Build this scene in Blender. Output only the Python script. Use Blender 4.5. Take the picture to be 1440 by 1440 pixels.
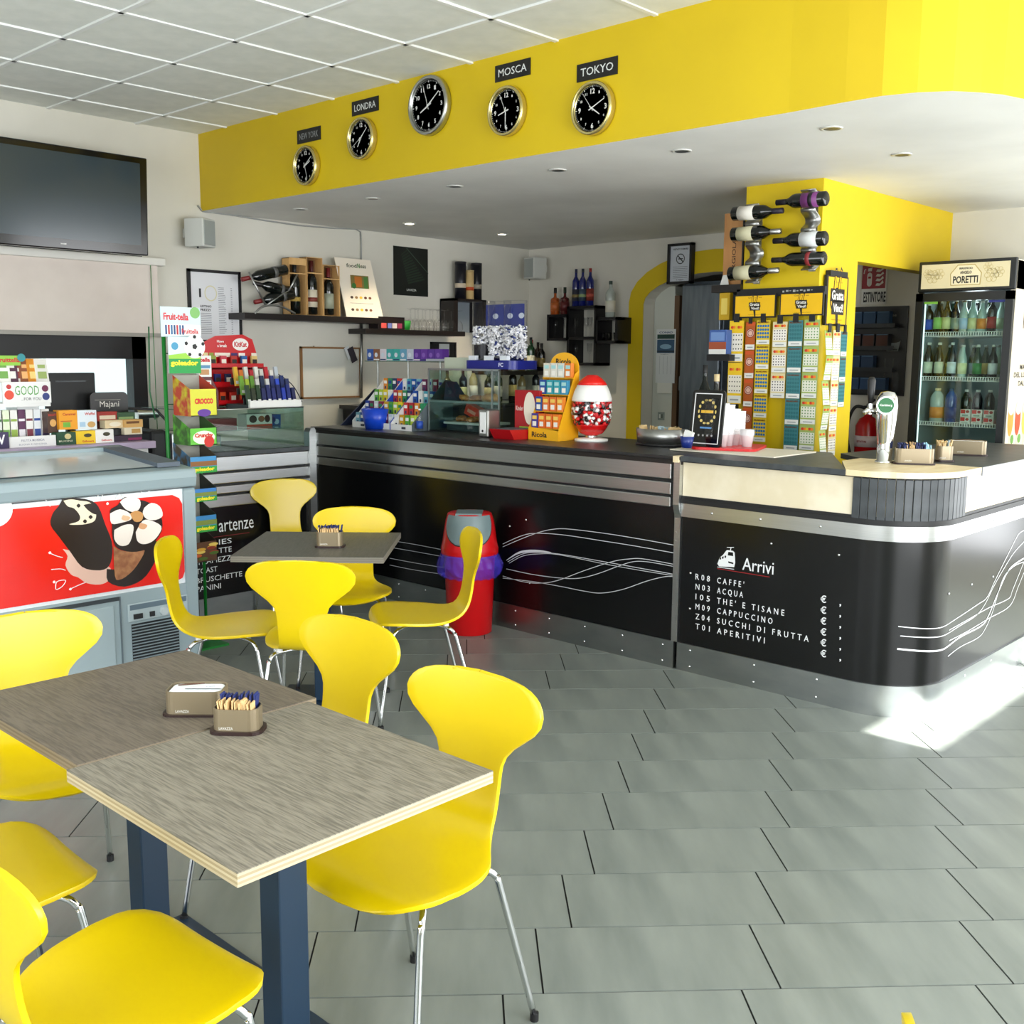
import bpy, bmesh, math, random
from mathutils import Vector, Matrix
random.seed(7)
for o in list(bpy.data.objects): bpy.data.objects.remove(o)
S = bpy.context.scene
COL = S.collection
PI = math.pi

# ------------------------------------------------------------------ camera
FPX = 1480.51; YAW, PITCH, ROLL = 0.75126, 0.14536, 0.00701
CAMH = 1.59
_f = Vector((math.cos(YAW)*math.cos(PITCH), math.sin(YAW)*math.cos(PITCH), -math.sin(PITCH)))
_r = Vector((math.sin(YAW), -math.cos(YAW), 0)); _u = _r.cross(_f)
_r2 = _r*math.cos(ROLL)+_u*math.sin(ROLL); _u2 = -_r*math.sin(ROLL)+_u*math.cos(ROLL)
cam = bpy.data.objects.new('camera', bpy.data.cameras.new('camera')); COL.objects.link(cam)
cam.data.sensor_width = 36; cam.data.lens = FPX/1440*36; cam.data.clip_start = 0.05
mw = Matrix.Identity(4)
for i in range(3):
    mw[i][0] = _r2[i]; mw[i][1] = _u2[i]; mw[i][2] = -_f[i]
mw[0][3] = 0; mw[1][3] = 0; mw[2][3] = CAMH
cam.matrix_world = mw
S.camera = cam
def _ray(x, y): return _r2*((x-720)/FPX) - _u2*((y-720)/FPX) + _f
C0 = Vector((0, 0, CAMH))
def AX(x, y, X): d = _ray(x, y); return C0+d*(X/d.x)       # point of the plane X=const seen at a measured place
def AY(x, y, Y): d = _ray(x, y); return C0+d*(Y/d.y)
def AZ(x, y, Z): d = _ray(x, y); return C0+d*((Z-CAMH)/d.z)

# ------------------------------------------------------------------ world, sun, daylight, exposure
S.view_settings.view_transform = 'Standard'; S.view_settings.look = 'None'
S.view_settings.exposure = 0.85; S.view_settings.gamma = 1; S.view_settings.use_curve_mapping = False
S.render.film_transparent = False
S.cycles.transparent_max_bounces = 40; S.cycles.max_bounces = 10
W = bpy.data.worlds.new('sky'); S.world = W; W.use_nodes = True
bg = W.node_tree.nodes['Background']; bg.inputs[0].default_value = (0.86, 0.93, 1.0, 1); bg.inputs[1].default_value = 1.0
def light(name, kind, loc, energy, size=None, sizey=None, rot=(0,0,0), color=(1,1,1), **kw):
    d = bpy.data.lights.new(name, kind); d.energy = energy; d.color = color
    if kind == 'AREA':
        d.shape = 'RECTANGLE'; d.size = size; d.size_y = sizey or size
    for k, v in kw.items(): setattr(d, k, v)
    o = bpy.data.objects.new(name, d); COL.objects.link(o); o.location = loc; o.rotation_euler = rot
    return o
def aim(o, d): o.rotation_euler = Vector(d).to_track_quat('-Z', 'Y').to_euler()
sun = light('sun', 'SUN', (5, -6, 6), 26.0, color=(1, .96, .9), angle=0.01); aim(sun, (0, 1.0, -0.62))
# daylight that comes in through the glazed front on the right and the windows behind the camera
wl = light('daylight_shopfront', 'AREA', (2.35, -1.72, 1.45), 150, 4.2, 2.3, color=(0.97, 0.99, 1)); aim(wl, (0.1, 1, 0.02))
wl3 = light('daylight_side_window', 'AREA', (6.9, -1.72, 1.4), 55, 2.2, 2.0, color=(0.98, 0.99, 1)); aim(wl3, (.25, 1, 0.02))
wl4 = light('daylight_back_window', 'AREA', (7.40, -.15, 1.35), 45, 2.5, 2.1, color=(0.98, 0.99, 1)); aim(wl4, (-1, 0.0, 0.0))
wl2 = light('daylight_rear', 'AREA', (-1.72, 2.2, 1.6), 60, 4.2, 2.0, color=(0.95, 0.98, 1)); aim(wl2, (1, 0.05, 0.0))

# ------------------------------------------------------------------ materials
def lin(c):
    if isinstance(c, str):
        c = tuple(int(c[i:i+2], 16)/255 for i in (0, 2, 4))
    return tuple((v/12.92 if v <= .04045 else ((v+.055)/1.055)**2.4) for v in c[:3])
_mc = {}
def mat(c, rough=.5, metal=0., spec=.5, coat=0., emit=0., name=None):
    key = (c, rough, metal, spec, coat, emit)
    if key in _mc: return _mc[key]
    m = bpy.data.materials.new(name or 'paint_%s' % c); m.use_nodes = True
    b = m.node_tree.nodes['Principled BSDF']; l = lin(c)
    b.inputs['Base Color'].default_value = (*l, 1); b.inputs['Roughness'].default_value = rough
    b.inputs['Metallic'].default_value = metal; b.inputs['Specular IOR Level'].default_value = spec
    b.inputs['Coat Weight'].default_value = coat
    if emit: b.inputs['Emission Color'].default_value = (*l, 1); b.inputs['Emission Strength'].default_value = emit
    _mc[key] = m
    return m
def nodes(m): return m.node_tree.nodes, m.node_tree.links, m.node_tree.nodes['Principled BSDF']
def noisy(c, c2, scale=3., rough=.5, stretch=(1,1,1), metal=0., detail=4., bump=0., coords='Object', rvar=0., spec=.5, lo=.35, hi=.65, rotz=0.):
    m = bpy.data.materials.new('surface_%s' % c); m.use_nodes = True; n, L, b = nodes(m)
    tc = n.new('ShaderNodeTexCoord'); mp = n.new('ShaderNodeMapping'); mp.inputs['Scale'].default_value = stretch; mp.inputs['Rotation'].default_value = (0, 0, rotz)
    no = n.new('ShaderNodeTexNoise'); no.inputs['Scale'].default_value = scale; no.inputs['Detail'].default_value = detail
    cr = n.new('ShaderNodeValToRGB'); cr.color_ramp.elements[0].color = (*lin(c), 1); cr.color_ramp.elements[1].color = (*lin(c2), 1)
    cr.color_ramp.elements[0].position = lo; cr.color_ramp.elements[1].position = hi
    L.new(tc.outputs[coords], mp.inputs[0]); L.new(mp.outputs[0], no.inputs[0]); L.new(no.outputs[0], cr.inputs[0]); L.new(cr.outputs[0], b.inputs['Base Color'])
    b.inputs['Roughness'].default_value = rough; b.inputs['Metallic'].default_value = metal; b.inputs['Specular IOR Level'].default_value = spec
    if rvar:
        mr = n.new('ShaderNodeMapRange'); mr.inputs[3].default_value = rough-rvar; mr.inputs[4].default_value = rough+rvar
        L.new(no.outputs[0], mr.inputs[0]); L.new(mr.outputs[0], b.inputs['Roughness'])
    if bump:
        bp = n.new('ShaderNodeBump'); bp.inputs['Strength'].default_value = bump; bp.inputs['Distance'].default_value = .01
        L.new(no.outputs[0], bp.inputs['Height']); L.new(bp.outputs[0], b.inputs['Normal'])
    return m
def glass(c='ffffff', t=.9, rough=.03, name='clear_glass', ior=1.45):
    m = bpy.data.materials.new(name); m.use_nodes = True; n = m.node_tree.nodes; L = m.node_tree.links; n.clear()
    o = n.new('ShaderNodeOutputMaterial'); mx = n.new('ShaderNodeMixShader'); tr = n.new('ShaderNodeBsdfTransparent'); gl = n.new('ShaderNodeBsdfGlossy')
    fr = n.new('ShaderNodeFresnel'); ge = n.new('ShaderNodeNewGeometry'); io = n.new('ShaderNodeMapRange'); io.inputs[3].default_value = ior; io.inputs[4].default_value = 1/ior
    L.new(ge.outputs['Backfacing'], io.inputs[0]); L.new(io.outputs[0], fr.inputs[0])
    tr.inputs[0].default_value = (*[v*t for v in lin(c)], 1); gl.inputs['Roughness'].default_value = rough
    L.new(fr.outputs[0], mx.inputs[0]); L.new(tr.outputs[0], mx.inputs[1]); L.new(gl.outputs[0], mx.inputs[2]); L.new(mx.outputs[0], o.inputs[0])
    return m

YEL = noisy('cdb000', 'd6b900', 1.2, .55); YEL.name = 'yellow_wall_paint'
WHITE_WALL = noisy('cfccc0', 'd8d5ca', 1.5, .7, bump=.03); WHITE_WALL.name = 'white_plaster'
PLASTER = noisy('dededa', 'e8e8e4', 2.0, .6); PLASTER.name = 'ceiling_plaster'
CEILT = noisy('dfe2dc', 'e8eae4', 9, .85, bump=.15); CEILT.name = 'mineral_fibre'
TBAR = mat('e8eae8', .5, name='white_metal_grid')
TILE = noisy('6a716d', '858b85', 1.6, .33, stretch=(1, 4.5, 1), detail=7, rvar=.05, lo=.3, hi=.7, rotz=-.797+PI/2*0); TILE.name = 'grey_porcelain'
GROUT = mat('0b0d0e', .9)
BLACK = mat('08090b', .22, name='black_gloss_panel')
BLACKM = mat('101114', .5); BLACKW = mat('17100f', .4, name='black_wood')
STEEL = noisy('c2c5c6', 'cacccd', 8, .30, stretch=(.2, .2, 30), metal=1., rvar=.03); STEEL.name = 'brushed_steel'
STEELK = noisy('9aa0a1', 'a8acac', 4, .34, stretch=(1, 1, 3), metal=1., rvar=.04); STEELK.name = 'kick_plate_steel'
CHROME = mat('dfe1e2', .08, 1., name='chrome')
ALU = mat('b6b7b5', .35, 1., name='satin_aluminium')
SLATE = noisy('303539', '41464a', 14, .45, detail=8); SLATE.name = 'dark_stone_laminate'
WTOP = noisy('1d1d20', '2b2a2b', 20, .35, detail=8); WTOP.name = 'dark_worktop'
CREAM = noisy('d9cdb0', 'e4dac2', 5, .45, detail=6, lo=.4, hi=.6); CREAM.name = 'cream_stone_laminate'
MAPLE = noisy('dcc79b', 'e8d7b2', 4, .4, stretch=(1, 6, 1)); MAPLE.name = 'pale_maple'
CHAIRY = noisy('d8bb00', 'dfc300', 2, .30, rvar=.03); CHAIRY.name = 'yellow_lacquered_ply'
PLY = noisy('cfb98a', 'a98f62', 3, .6, stretch=(1, 1, 120)); PLY.name = 'plywood_edge'
POST = mat('102a40', .35, name='blue_grey_powder_coat')
WHITE = mat('f0f0ee', .4); OFFW = mat('dad8d0', .5); REDM = mat('d01116', .35); GREENM = mat('0f7a28', .4)
GLASS = glass('eef7f4', .96); GLASSG = glass('deece7', .97, name='green_tint_glass'); GLASSB = glass('ffffff', .97, .05, name='clear_plastic')

# ------------------------------------------------------------------ mesh builder
class MB:
    def __init__(s): s.v = []; s.f = []; s.m = []; s.mats = []; s.sm = []
    def mi(s, m):
        if m not in s.mats: s.mats.append(m)
        return s.mats.index(m)
    def add(s, vs, fs, m, T=None, smooth=False):
        o = len(s.v); k = s.mi(m)
        s.v += [tuple(T @ Vector(v)) if T is not None else tuple(v) for v in vs]
        for f in fs: s.f.append([i+o for i in f]); s.m.append(k); s.sm.append(smooth)
        return s
    def box(s, c, d, m, rz=0., T=None, R=None):
        x, y, z = d[0]/2, d[1]/2, d[2]/2
        vs = [(a*x, b*y, e*z) for a in (-1, 1) for b in (-1, 1) for e in (-1, 1)]
        M = Matrix.Translation(c) @ (R if R is not None else Matrix.Rotation(rz, 4, 'Z'))
        if T is not None: M = T @ M
        return s.add(vs, [(0,1,3,2),(4,6,7,5),(0,4,5,1),(2,3,7,6),(0,2,6,4),(1,5,7,3)], m, M)
    def bb(s, a, b, m, T=None):
        c = [(a[i]+b[i])/2 for i in range(3)]; d = [abs(a[i]-b[i]) for i in range(3)]
        return s.box(c, d, m, T=T)
    def prism(s, poly, h0, h1, m, T=None, smooth=False):
        n = len(poly); vs = [(p[0], p[1], h0) for p in poly]+[(p[0], p[1], h1) for p in poly]
        s.add(vs, [list(range(n))[::-1], list(range(n, 2*n))], m, T)
        return s.add(vs, [(i, (i+1) % n, n+(i+1) % n, n+i) for i in range(n)], m, T, smooth)
    def lathe(s, prof, m, T=None, n=20, smooth=True, sx=1., sy=1.):
        vs = []; fs = []
        for r, z in prof:
            for k in range(n):
                a = 2*PI*k/n; vs.append((r*math.cos(a)*sx, r*math.sin(a)*sy, z))
        for i in range(len(prof)-1):
            for k in range(n):
                fs.append((i*n+k, i*n+(k+1) % n, (i+1)*n+(k+1) % n, (i+1)*n+k))
        if prof[0][0] > 1e-4: fs.append(list(range(n))[::-1])
        if prof[-1][0] > 1e-4: fs.append([(len(prof)-1)*n+k for k in range(n)])
        return s.add(vs, fs, m, T, smooth)
    def cyl(s, c, r, h, m, axis='Z', T=None, n=20, r2=None):
        R = {'Z': Matrix.Identity(4), 'X': Matrix.Rotation(PI/2, 4, 'Y'), 'Y': Matrix.Rotation(-PI/2, 4, 'X')}[axis]
        M = Matrix.Translation(c) @ R
        if T is not None: M = T @ M
        r2 = r if r2 is None else r2
        vs = [(r*math.cos(2*PI*k/n), r*math.sin(2*PI*k/n), -h/2) for k in range(n)]+[(r2*math.cos(2*PI*k/n), r2*math.sin(2*PI*k/n), h/2) for k in range(n)]
        s.add(vs, [list(range(n))[::-1], list(range(n, 2*n))], m, M)
        return s.add(vs, [(k, (k+1) % n, n+(k+1) % n, n+k) for k in range(n)], m, M, True)
    def tube(s, pts, r, m, n=8, T=None, closed=False):
        P = [Vector(p) for p in pts]; N = len(P); vs = []; fs = []; up = None
        for i, p in enumerate(P):
            if closed: d = (P[(i+1) % N]-P[i-1])
            else: d = (P[min(i+1, N-1)]-P[max(i-1, 0)])
            d.normalize()
            if up is None: up = Vector((0, 0, 1)) if abs(d.z) < .9 else Vector((1, 0, 0))
            a = d.cross(up); a.normalize(); b = a.cross(d); up = b
            rr = r[i] if isinstance(r, (list, tuple)) else r
            for k in range(n):
                t = 2*PI*k/n; vs.append(p+a*rr*math.cos(t)+b*rr*math.sin(t))
        for i in range(N if closed else N-1):
            j = (i+1) % N
            for k in range(n): fs.append((i*n+k, i*n+(k+1) % n, j*n+(k+1) % n, j*n+k))
        if not closed: fs += [list(range(n))[::-1], [(N-1)*n+k for k in range(n)]]
        return s.add(vs, fs, m, T, True)
    def quad(s, a, b, c, d, m, T=None): return s.add([a, b, c, d], [(0, 1, 2, 3)], m, T)
    def mesh(s, name):
        me = bpy.data.meshes.new(name); me.from_pydata(s.v, [], s.f)
        for m in s.mats: me.materials.append(m)
        me.polygons.foreach_set('material_index', s.m); me.polygons.foreach_set('use_smooth', s.sm); me.update()
        bm = bmesh.new(); bm.from_mesh(me); bmesh.ops.recalc_face_normals(bm, faces=bm.faces); bm.to_mesh(me); bm.free()
        return me
    def build(s, name, parent=None, loc=None, rz=None, bevel=0., label=None, kind=None, seg=2):
        o = bpy.data.objects.new(name, s.mesh(name)); COL.objects.link(o)
        if parent is not None: o.parent = parent
        if loc is not None: o.location = loc
        if rz is not None: o.rotation_euler = (0, 0, rz)
        if bevel:
            b = o.modifiers.new('bevel', 'BEVEL'); b.width = bevel; b.segments = seg; b.limit_method = 'ANGLE'; b.angle_limit = .7
        if label: o['label'] = label
        if kind: o['kind'] = kind
        return o
def tag(o, label, cat, group=None, kind=None):
    o['label'] = label; o['category'] = cat
    if group: o['group'] = group
    if kind: o['kind'] = kind
    return o
def thing(name, label, cat, loc=(0, 0, 0), rz=0., group=None, rot=None):
    o = bpy.data.objects.new(name, None); COL.objects.link(o); o.location = loc; o.rotation_euler = rot or (0, 0, rz); o.empty_display_size = .1
    return tag(o, label, cat, group)
def copy_tree(o, parent=None, loc=None, rz=None, label=None, group=None, rot=None):
    c = o.copy(); COL.objects.link(c); c.parent = parent
    if loc is not None: c.location = loc
    if rz is not None: c.rotation_euler = (0, 0, rz)
    if rot is not None: c.rotation_euler = rot
    if label: c['label'] = label
    if group: c['group'] = group
    for ch in o.children: copy_tree(ch, c)
    return c
def struct(o, label=None):
    o['kind'] = 'structure'
    if label: o['label'] = label
    return o
_fonts = {}
def text(s, size, m, parent, origin, xdir, ydir, name='lettering', align='LEFT', depth=.0008, bold=0., sx=1., space=1., shear=0., label=None):
    """flat print: lettering whose baseline starts at origin, reading along xdir, up along ydir"""
    cu = bpy.data.curves.new(name, 'FONT'); cu.body = s; cu.size = size; cu.align_x = align; cu.extrude = depth; cu.offset = bold
    cu.resolution_u = 2; cu.space_character = space; cu.shear = shear
    t = bpy.data.objects.new(name+'_curve', cu); COL.objects.link(t)
    dg = bpy.context.evaluated_depsgraph_get(); me = bpy.data.meshes.new_from_object(t.evaluated_get(dg)); me.name = name
    bpy.data.objects.remove(t); bpy.data.curves.remove(cu)
    me.materials.clear(); me.materials.append(m)
    x = Vector(xdir).normalized(); y = Vector(ydir).normalized(); z = x.cross(y)
    M = Matrix.Identity(4)
    for i in range(3): M[i][0] = x[i]*sx; M[i][1] = y[i]; M[i][2] = z[i]; M[i][3] = origin[i]
    me.transform(M)
    o = bpy.data.objects.new(name, me); COL.objects.link(o); o.parent = parent
    if label: o['label'] = label
    return o
def rr(w, h, r, n=5, cx=0., cy=0.):
    """rounded rectangle outline, centred"""
    pts = []
    for (sx, sy, a0) in ((1, 1, 0), (-1, 1, PI/2), (-1, -1, PI), (1, -1, 3*PI/2)):
        for k in range(n+1):
            a = a0+PI/2*k/n; pts.append((cx+sx*(w/2-r)+r*math.cos(a), cy+sy*(h/2-r)+r*math.sin(a)))
    return pts
def frameT(o, x, y):
    """matrix whose local x,y lie along x,y and z is their cross product, at o"""
    x = Vector(x).normalized(); y = Vector(y).normalized(); z = x.cross(y); M = Matrix.Identity(4)
    for i in range(3): M[i][0] = x[i]; M[i][1] = y[i]; M[i][2] = z[i]; M[i][3] = o[i]
    return M
def smoothpath(pts, n=6):
    """Catmull-Rom through the points"""
    P = [Vector(p) for p in pts]; out = []
    for i in range(len(P)-1):
        a = P[max(i-1, 0)]; b = P[i]; c = P[i+1]; d = P[min(i+2, len(P)-1)]
        for k in range(n):
            t = k/n; out.append(.5*((2*b)+(c-a)*t+(2*a-5*b+4*c-d)*t*t+(3*b-a-3*c+d)*t**3))
    out.append(P[-1]); return out
_tc = {}
def _textmesh(s, bold=0., space=1., res=2):
    k = (s, bold, space, res)
    if k not in _tc:
        cu = bpy.data.curves.new('t', 'FONT'); cu.body = s; cu.size = 1; cu.offset = bold; cu.resolution_u = res; cu.space_character = space
        t = bpy.data.objects.new('t', cu); COL.objects.link(t)
        me = bpy.data.meshes.new_from_object(t.evaluated_get(bpy.context.evaluated_depsgraph_get()))
        v = [tuple(p.co) for p in me.vertices]; f = [tuple(p.vertices) for p in me.polygons]
        bpy.data.objects.remove(t); bpy.data.curves.remove(cu); bpy.data.meshes.remove(me)
        if v:
            x0 = min(p[0] for p in v); x1 = max(p[0] for p in v); y0 = min(p[1] for p in v); y1 = max(p[1] for p in v)
        else: x0 = x1 = y0 = y1 = 0
        _tc[k] = (v, f, x0, x1, y0, y1)
    return _tc[k]
def _mbtext(s, st, m, T, w=None, h=None, cx=None, cy=None, bold=0., space=1.):
    """print a string centred on (cx,cy), fitted into width w and height h, in T's xy plane"""
    v, f, x0, x1, y0, y1 = _textmesh(st, bold, space)
    if not v: return s
    sx = (w/(x1-x0)) if w else None; sy = (h/(y1-y0)) if h else None
    if sx is None: sx = sy*.9
    if sy is None: sy = sx
    vs = [((p[0]-(x0+x1)/2)*sx+(cx or 0), (p[1]-(y0+y1)/2)*sy+(cy or 0), 0) for p in v]
    return s.add(vs, f, m, T)
MB.text = _mbtext
def _disc(s, cx, cy, r, m, T, z=0., n=24, sx=1., sy=1., r0=0.):
    if r0 <= 0: return s.add([(cx+r*sx*math.cos(2*PI*k/n), cy+r*sy*math.sin(2*PI*k/n), z) for k in range(n)], [tuple(range(n))], m, T)
    vs = [(cx+q*sx*math.cos(2*PI*k/n), cy+q*sy*math.sin(2*PI*k/n), z) for q in (r0, r) for k in range(n)]
    return s.add(vs, [(k, (k+1) % n, n+(k+1) % n, n+k) for k in range(n)], m, T)
MB.disc = _disc
def _rect(s, x0, y0, x1, y1, m, T, z=0.): return s.add([(x0, y0, z), (x1, y0, z), (x1, y1, z), (x0, y1, z)], [(0, 1, 2, 3)], m, T)
MB.rect = _rect
def _poly(s, pts, m, T, z=0.): return s.add([(p[0], p[1], z) for p in pts], [tuple(range(len(pts)))], m, T)
MB.poly = _poly
FT = lambda y: frameT((0, y, 0), (1, 0, 0), (0, 0, 1))       # front face of a thing: local x right, local z up, looking along +y
def C(c, r=.5): return mat(c, r)
RF = -PI/2    # faces -X (toward the guests' side of the bar); rz=0 faces -Y
def pack(name, label, cat, loc, size, rz=0., col='ffffff', prints=(), texts=(), group=None, rot=None, parts=(), rough=.45, bevel=.001):
    """printed carton: origin at the middle of its base, front at local -y"""
    w, d, h = size
    r = thing(name, label, cat, loc, rz, group, rot)
    MB().box((0, 0, h/2), (w, d, h), C(col, rough)).build('carton', r, bevel=bevel, seg=1)
    if prints or texts:
        b = MB(); T = FT(-d/2-.0006); q = 0
        for p in prints:
            x0, y0, x1, y1, c = p[:5]; q += 1
            if len(p) > 5 and p[5] == 'o': b.disc((x0+x1)/2*w, (y0+y1)/2*h, 1, C(c), T, -.0-q*.00006+0, 18, (x1-x0)/2*w, (y1-y0)/2*h)
            else: b.rect(x0*w, y0*h, x1*w, y1*h, C(c), T, -q*.00006)
        b.v = [tuple(v) for v in b.v]
        for t in texts:
            s_, cx, cy, tw, th, c = t[:6]; q += 1
            TT = T @ Matrix.Translation((0, 0, q*.0001)); b.text(s_, C(c), TT, w=tw*w if tw else None, h=th*h if th else None, cx=cx*w, cy=cy*h, bold=t[6] if len(t) > 6 else .01)
        b.build('print', r)
    return r
def bottle(name, label, cat, loc, h=.30, r=.037, gl=None, cap=None, paper=None, rz=0., rot=None, group=None, style='wine', band=None, n=16, fill=None, parent=None):
    root = thing(name, label, cat, loc, rz, group, rot)
    gl = gl or mat('0c1410', .08, 0, .6); cap = cap or mat('111111', .4)
    P = {'wine': [(0, .004), (.8, 0), (1, .02), (1, .60), (.92, .66), (.55, .74), (.38, .80), (.36, .97), (.36, .985)],
         'spirit': [(0, .004), (.9, 0), (1, .02), (1, .62), (.95, .68), (.60, .75), (.36, .80), (.33, .92), (.33, .95)],
         'champ': [(0, .004), (.85, 0), (1, .02), (1, .45), (.93, .55), (.65, .68), (.42, .78), (.35, .88), (.35, .98)],
         'beer': [(0, .004), (.9, 0), (1, .02), (1, .55), (.9, .64), (.55, .76), (.42, .84), (.40, .97)],
         'flask': [(0, .004), (.95, 0), (1, .02), (1, .55), (.9, .60), (.35, .65), (.30, .70), (.30, .82)],
         'pet': [(0, .004), (.8, 0), (1, .03), (1, .35), (.93, .4), (1, .45), (1, .72), (.8, .82), (.4, .92), (.38, .95)]}[style]
    MB().lathe([(q*r, z*h) for q, z in P], gl, n=n).build('glass_body', root)
    if fill: MB().lathe([(0, .01*h), (r*.93, .012*h), (r*.93, .5*h), (0, .5*h)], fill, n=12).build('drink', root)
    top = P[-1][1]; cr = P[-1][0]*r*1.12
    c0 = {'wine': .80, 'champ': .74, 'spirit': .90, 'beer': .93, 'flask': .80, 'pet': .93}[style]
    MB().lathe([(cr*(1.25 if style == 'champ' else 1), c0*h), (cr, c0*h+.004), (cr, (1.0)*h), (0, h)], cap, n=12).build('cap', root)
    if paper: MB().lathe([(r*1.012, .14*h), (r*1.012, .46*h)], paper, n=n).build('paper_label', root)
    if band: MB().lathe([(r*1.016, .24*h), (r*1.016, .32*h)], band, n=n).build('label_band', root)
    return root
def RXb(x0, y0, x1, y1, X):
    a = AX(x0, (y0+y1)/2, X); b = AX(x1, (y0+y1)/2, X); m = (x0+x1)/2
    t = AX(m, y0, X); u = AX(m, y1, X); return (a.y+b.y)/2, u.z, abs(a.y-b.y), t.z-u.z
def RYb(x0, y0, x1, y1, Y):
    a = AY(x0, (y0+y1)/2, Y); b = AY(x1, (y0+y1)/2, Y); m = (x0+x1)/2
    t = AY(m, y0, Y); u = AY(m, y1, Y); return (a.x+b.x)/2, u.z, abs(a.x-b.x), t.z-u.z
# ------------------------------------------------------------------ room shell
CX = 4.05; CYW = 6.78; BX = 7.47; HC = 3.103; HL = 2.59
# floor: sub-base and single tiles
fl = struct(MB().bb((-2.0, -2.0, -.03), (9.6, 6.95, -.003), GROUT).build('floor'))
e1 = Vector((math.cos(.79653), math.sin(.79653))); e2 = Vector((-e1.y, e1.x))
tm = MB().box((0, 0, -.0045), (.3030, .6038, .009), TILE).mesh('tile')
far = MB(); cnt = 0
for k in range(-14, 27):
    s0 = 2.453+.3083*k+.154
    for j in range(-14, 14):
        t0 = -.199-.103*k+.609*j+.3045
        c = e1*s0+e2*t0
        if not (-1.9 < c.x < 9.2 and -1.9 < c.y < 6.8): continue
        # what the photograph shows singly: tiles ahead of the camera and inside its view
        ok = s0 > 1.6 and abs(t0+.0*s0) < .56*s0+.45 and not (c.x > 4.8 and c.y > 1.95) and not (c.x > 4.7 and c.y > 5.9) and c.y < 6.0 and c.x < 6.8
        if ok and cnt < 290:
            o = bpy.data.objects.new('tile', tm); COL.objects.link(o); o.parent = fl; o.location = (c.x, c.y, 0); o.rotation_euler = (0, 0, .79653); cnt += 1
        else: far.box((c.x, c.y, -.0045), (.3030, .6038, .009), TILE, .79653)
far.build('tile_field', fl, kind='stuff')
print('floor tiles', cnt)

def wallbox(name, a, b, m=WHITE_WALL): return struct(MB().bb(a, b, m).build(name))
# left wall with its window opening
wn = MB()
WX0, WX1, WZ0, WZ1 = 1.2, 3.585, .95, 2.3
wn.bb((-2, CYW, 0), (WX0, CYW+.2, 3.4), WHITE_WALL); wn.bb((WX1, CYW, 0), (BX+.2, CYW+.2, 3.4), WHITE_WALL)
wn.bb((WX0, CYW, 0), (WX1, CYW+.2, WZ0), WHITE_WALL); wn.bb((WX0, CYW, WZ1), (WX1, CYW+.2, 3.4), WHITE_WALL)
struct(wn.build('wall_left'))
wf = struct(MB().bb((WX0, CYW-.02, WZ0), (WX1, CYW+.08, WZ0+.09), BLACKM).bb((WX0, CYW-.02, WZ1-.09), (WX1, CYW+.08, WZ1), BLACKM)
    .bb((WX0, CYW-.02, WZ0), (WX0+.1, CYW+.08, WZ1), BLACKM).bb((WX1-.1, CYW-.02, WZ0), (WX1, CYW+.08, WZ1), BLACKM)
    .bb((WX0, CYW-.02, 1.565), (WX1, CYW+.08, 1.745), BLACKM).bb((2.32, CYW-.01, WZ0), (2.38, CYW+.06, 1.6), BLACKM).build('window_1'))
MB().bb((WX0+.05, CYW+.03, WZ0+.05), (WX1-.05, CYW+.036, WZ1-.05), GLASS).build('pane', wf)
# back wall with arch opening
AY0, AY1, ARZ = 4.05, 5.45, 2.05
def archpts(y0, y1, zs, n=14, rise=.24):
    c = (y0+y1)/2; w = (y1-y0)/2
    return [(c+w*math.cos(PI*k/n), zs+rise*math.sin(PI*k/n)) for k in range(n+1)]
wb = MB(); X0, X1 = BX, BX+.22
Tx = frameT((X0, 0, 0), (0, 1, 0), (0, 0, 1))            # local x=Y, y=Z, z=+X
out = [(-2, 0), (AY0, 0)]+archpts(AY0, AY1, ARZ)[::-1][::-1][::-1]
ap = archpts(AY0, AY1, ARZ)                              # from y1 side to y0 side
wb.prism([(-2, 0), (-1.5, 0), (-1.5, 3.4), (-2, 3.4)], 0, .22, WHITE_WALL, Tx); wb.prism([(-1.5, 2.5), (1.2, 2.5), (1.2, 3.4), (-1.5, 3.4)], 0, .22, WHITE_WALL, Tx); wb.prism([(-1.5, 0), (1.2, 0), (1.2, .2), (-1.5, .2)], 0, .22, WHITE_WALL, Tx)
wb.prism([(1.2, 0), (AY0, 0), (AY0, 3.4), (1.2, 3.4)], 0, .22, WHITE_WALL, Tx)
wb.prism([(AY1, 0), (CYW+.2, 0), (CYW+.2, 3.4), (AY1, 3.4)], 0, .22, WHITE_WALL, Tx)
for k in range(len(ap)-1):
    a, b = ap[k], ap[k+1]; wb.prism([(b[0], b[1]), (a[0], a[1]), (a[0], 3.4), (b[0], 3.4)], 0, .22, WHITE_WALL, Tx)
struct(wb.build('wall_back'))
# yellow painted surround of the arch
ya = MB(); o_ = archpts(AY0-.15, AY1+.15, ARZ+.02, rise=.40); i_ = archpts(AY0, AY1, ARZ)
for k in range(len(ap)-1): ya.prism([i_[k], o_[k], o_[k+1], i_[k+1]], -.012, 0, YEL, Tx)
ya.prism([(AY1, 0), (AY1+.15, 0), (AY1+.15, ARZ+.02), (AY1, ARZ)], -.012, 0, YEL, Tx)
ya.prism([(AY0-.15, 0), (AY0, 0), (AY0, ARZ), (AY0-.15, ARZ+.02)], -.012, 0, YEL, Tx)
struct(ya.build('trim_1'))
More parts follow.
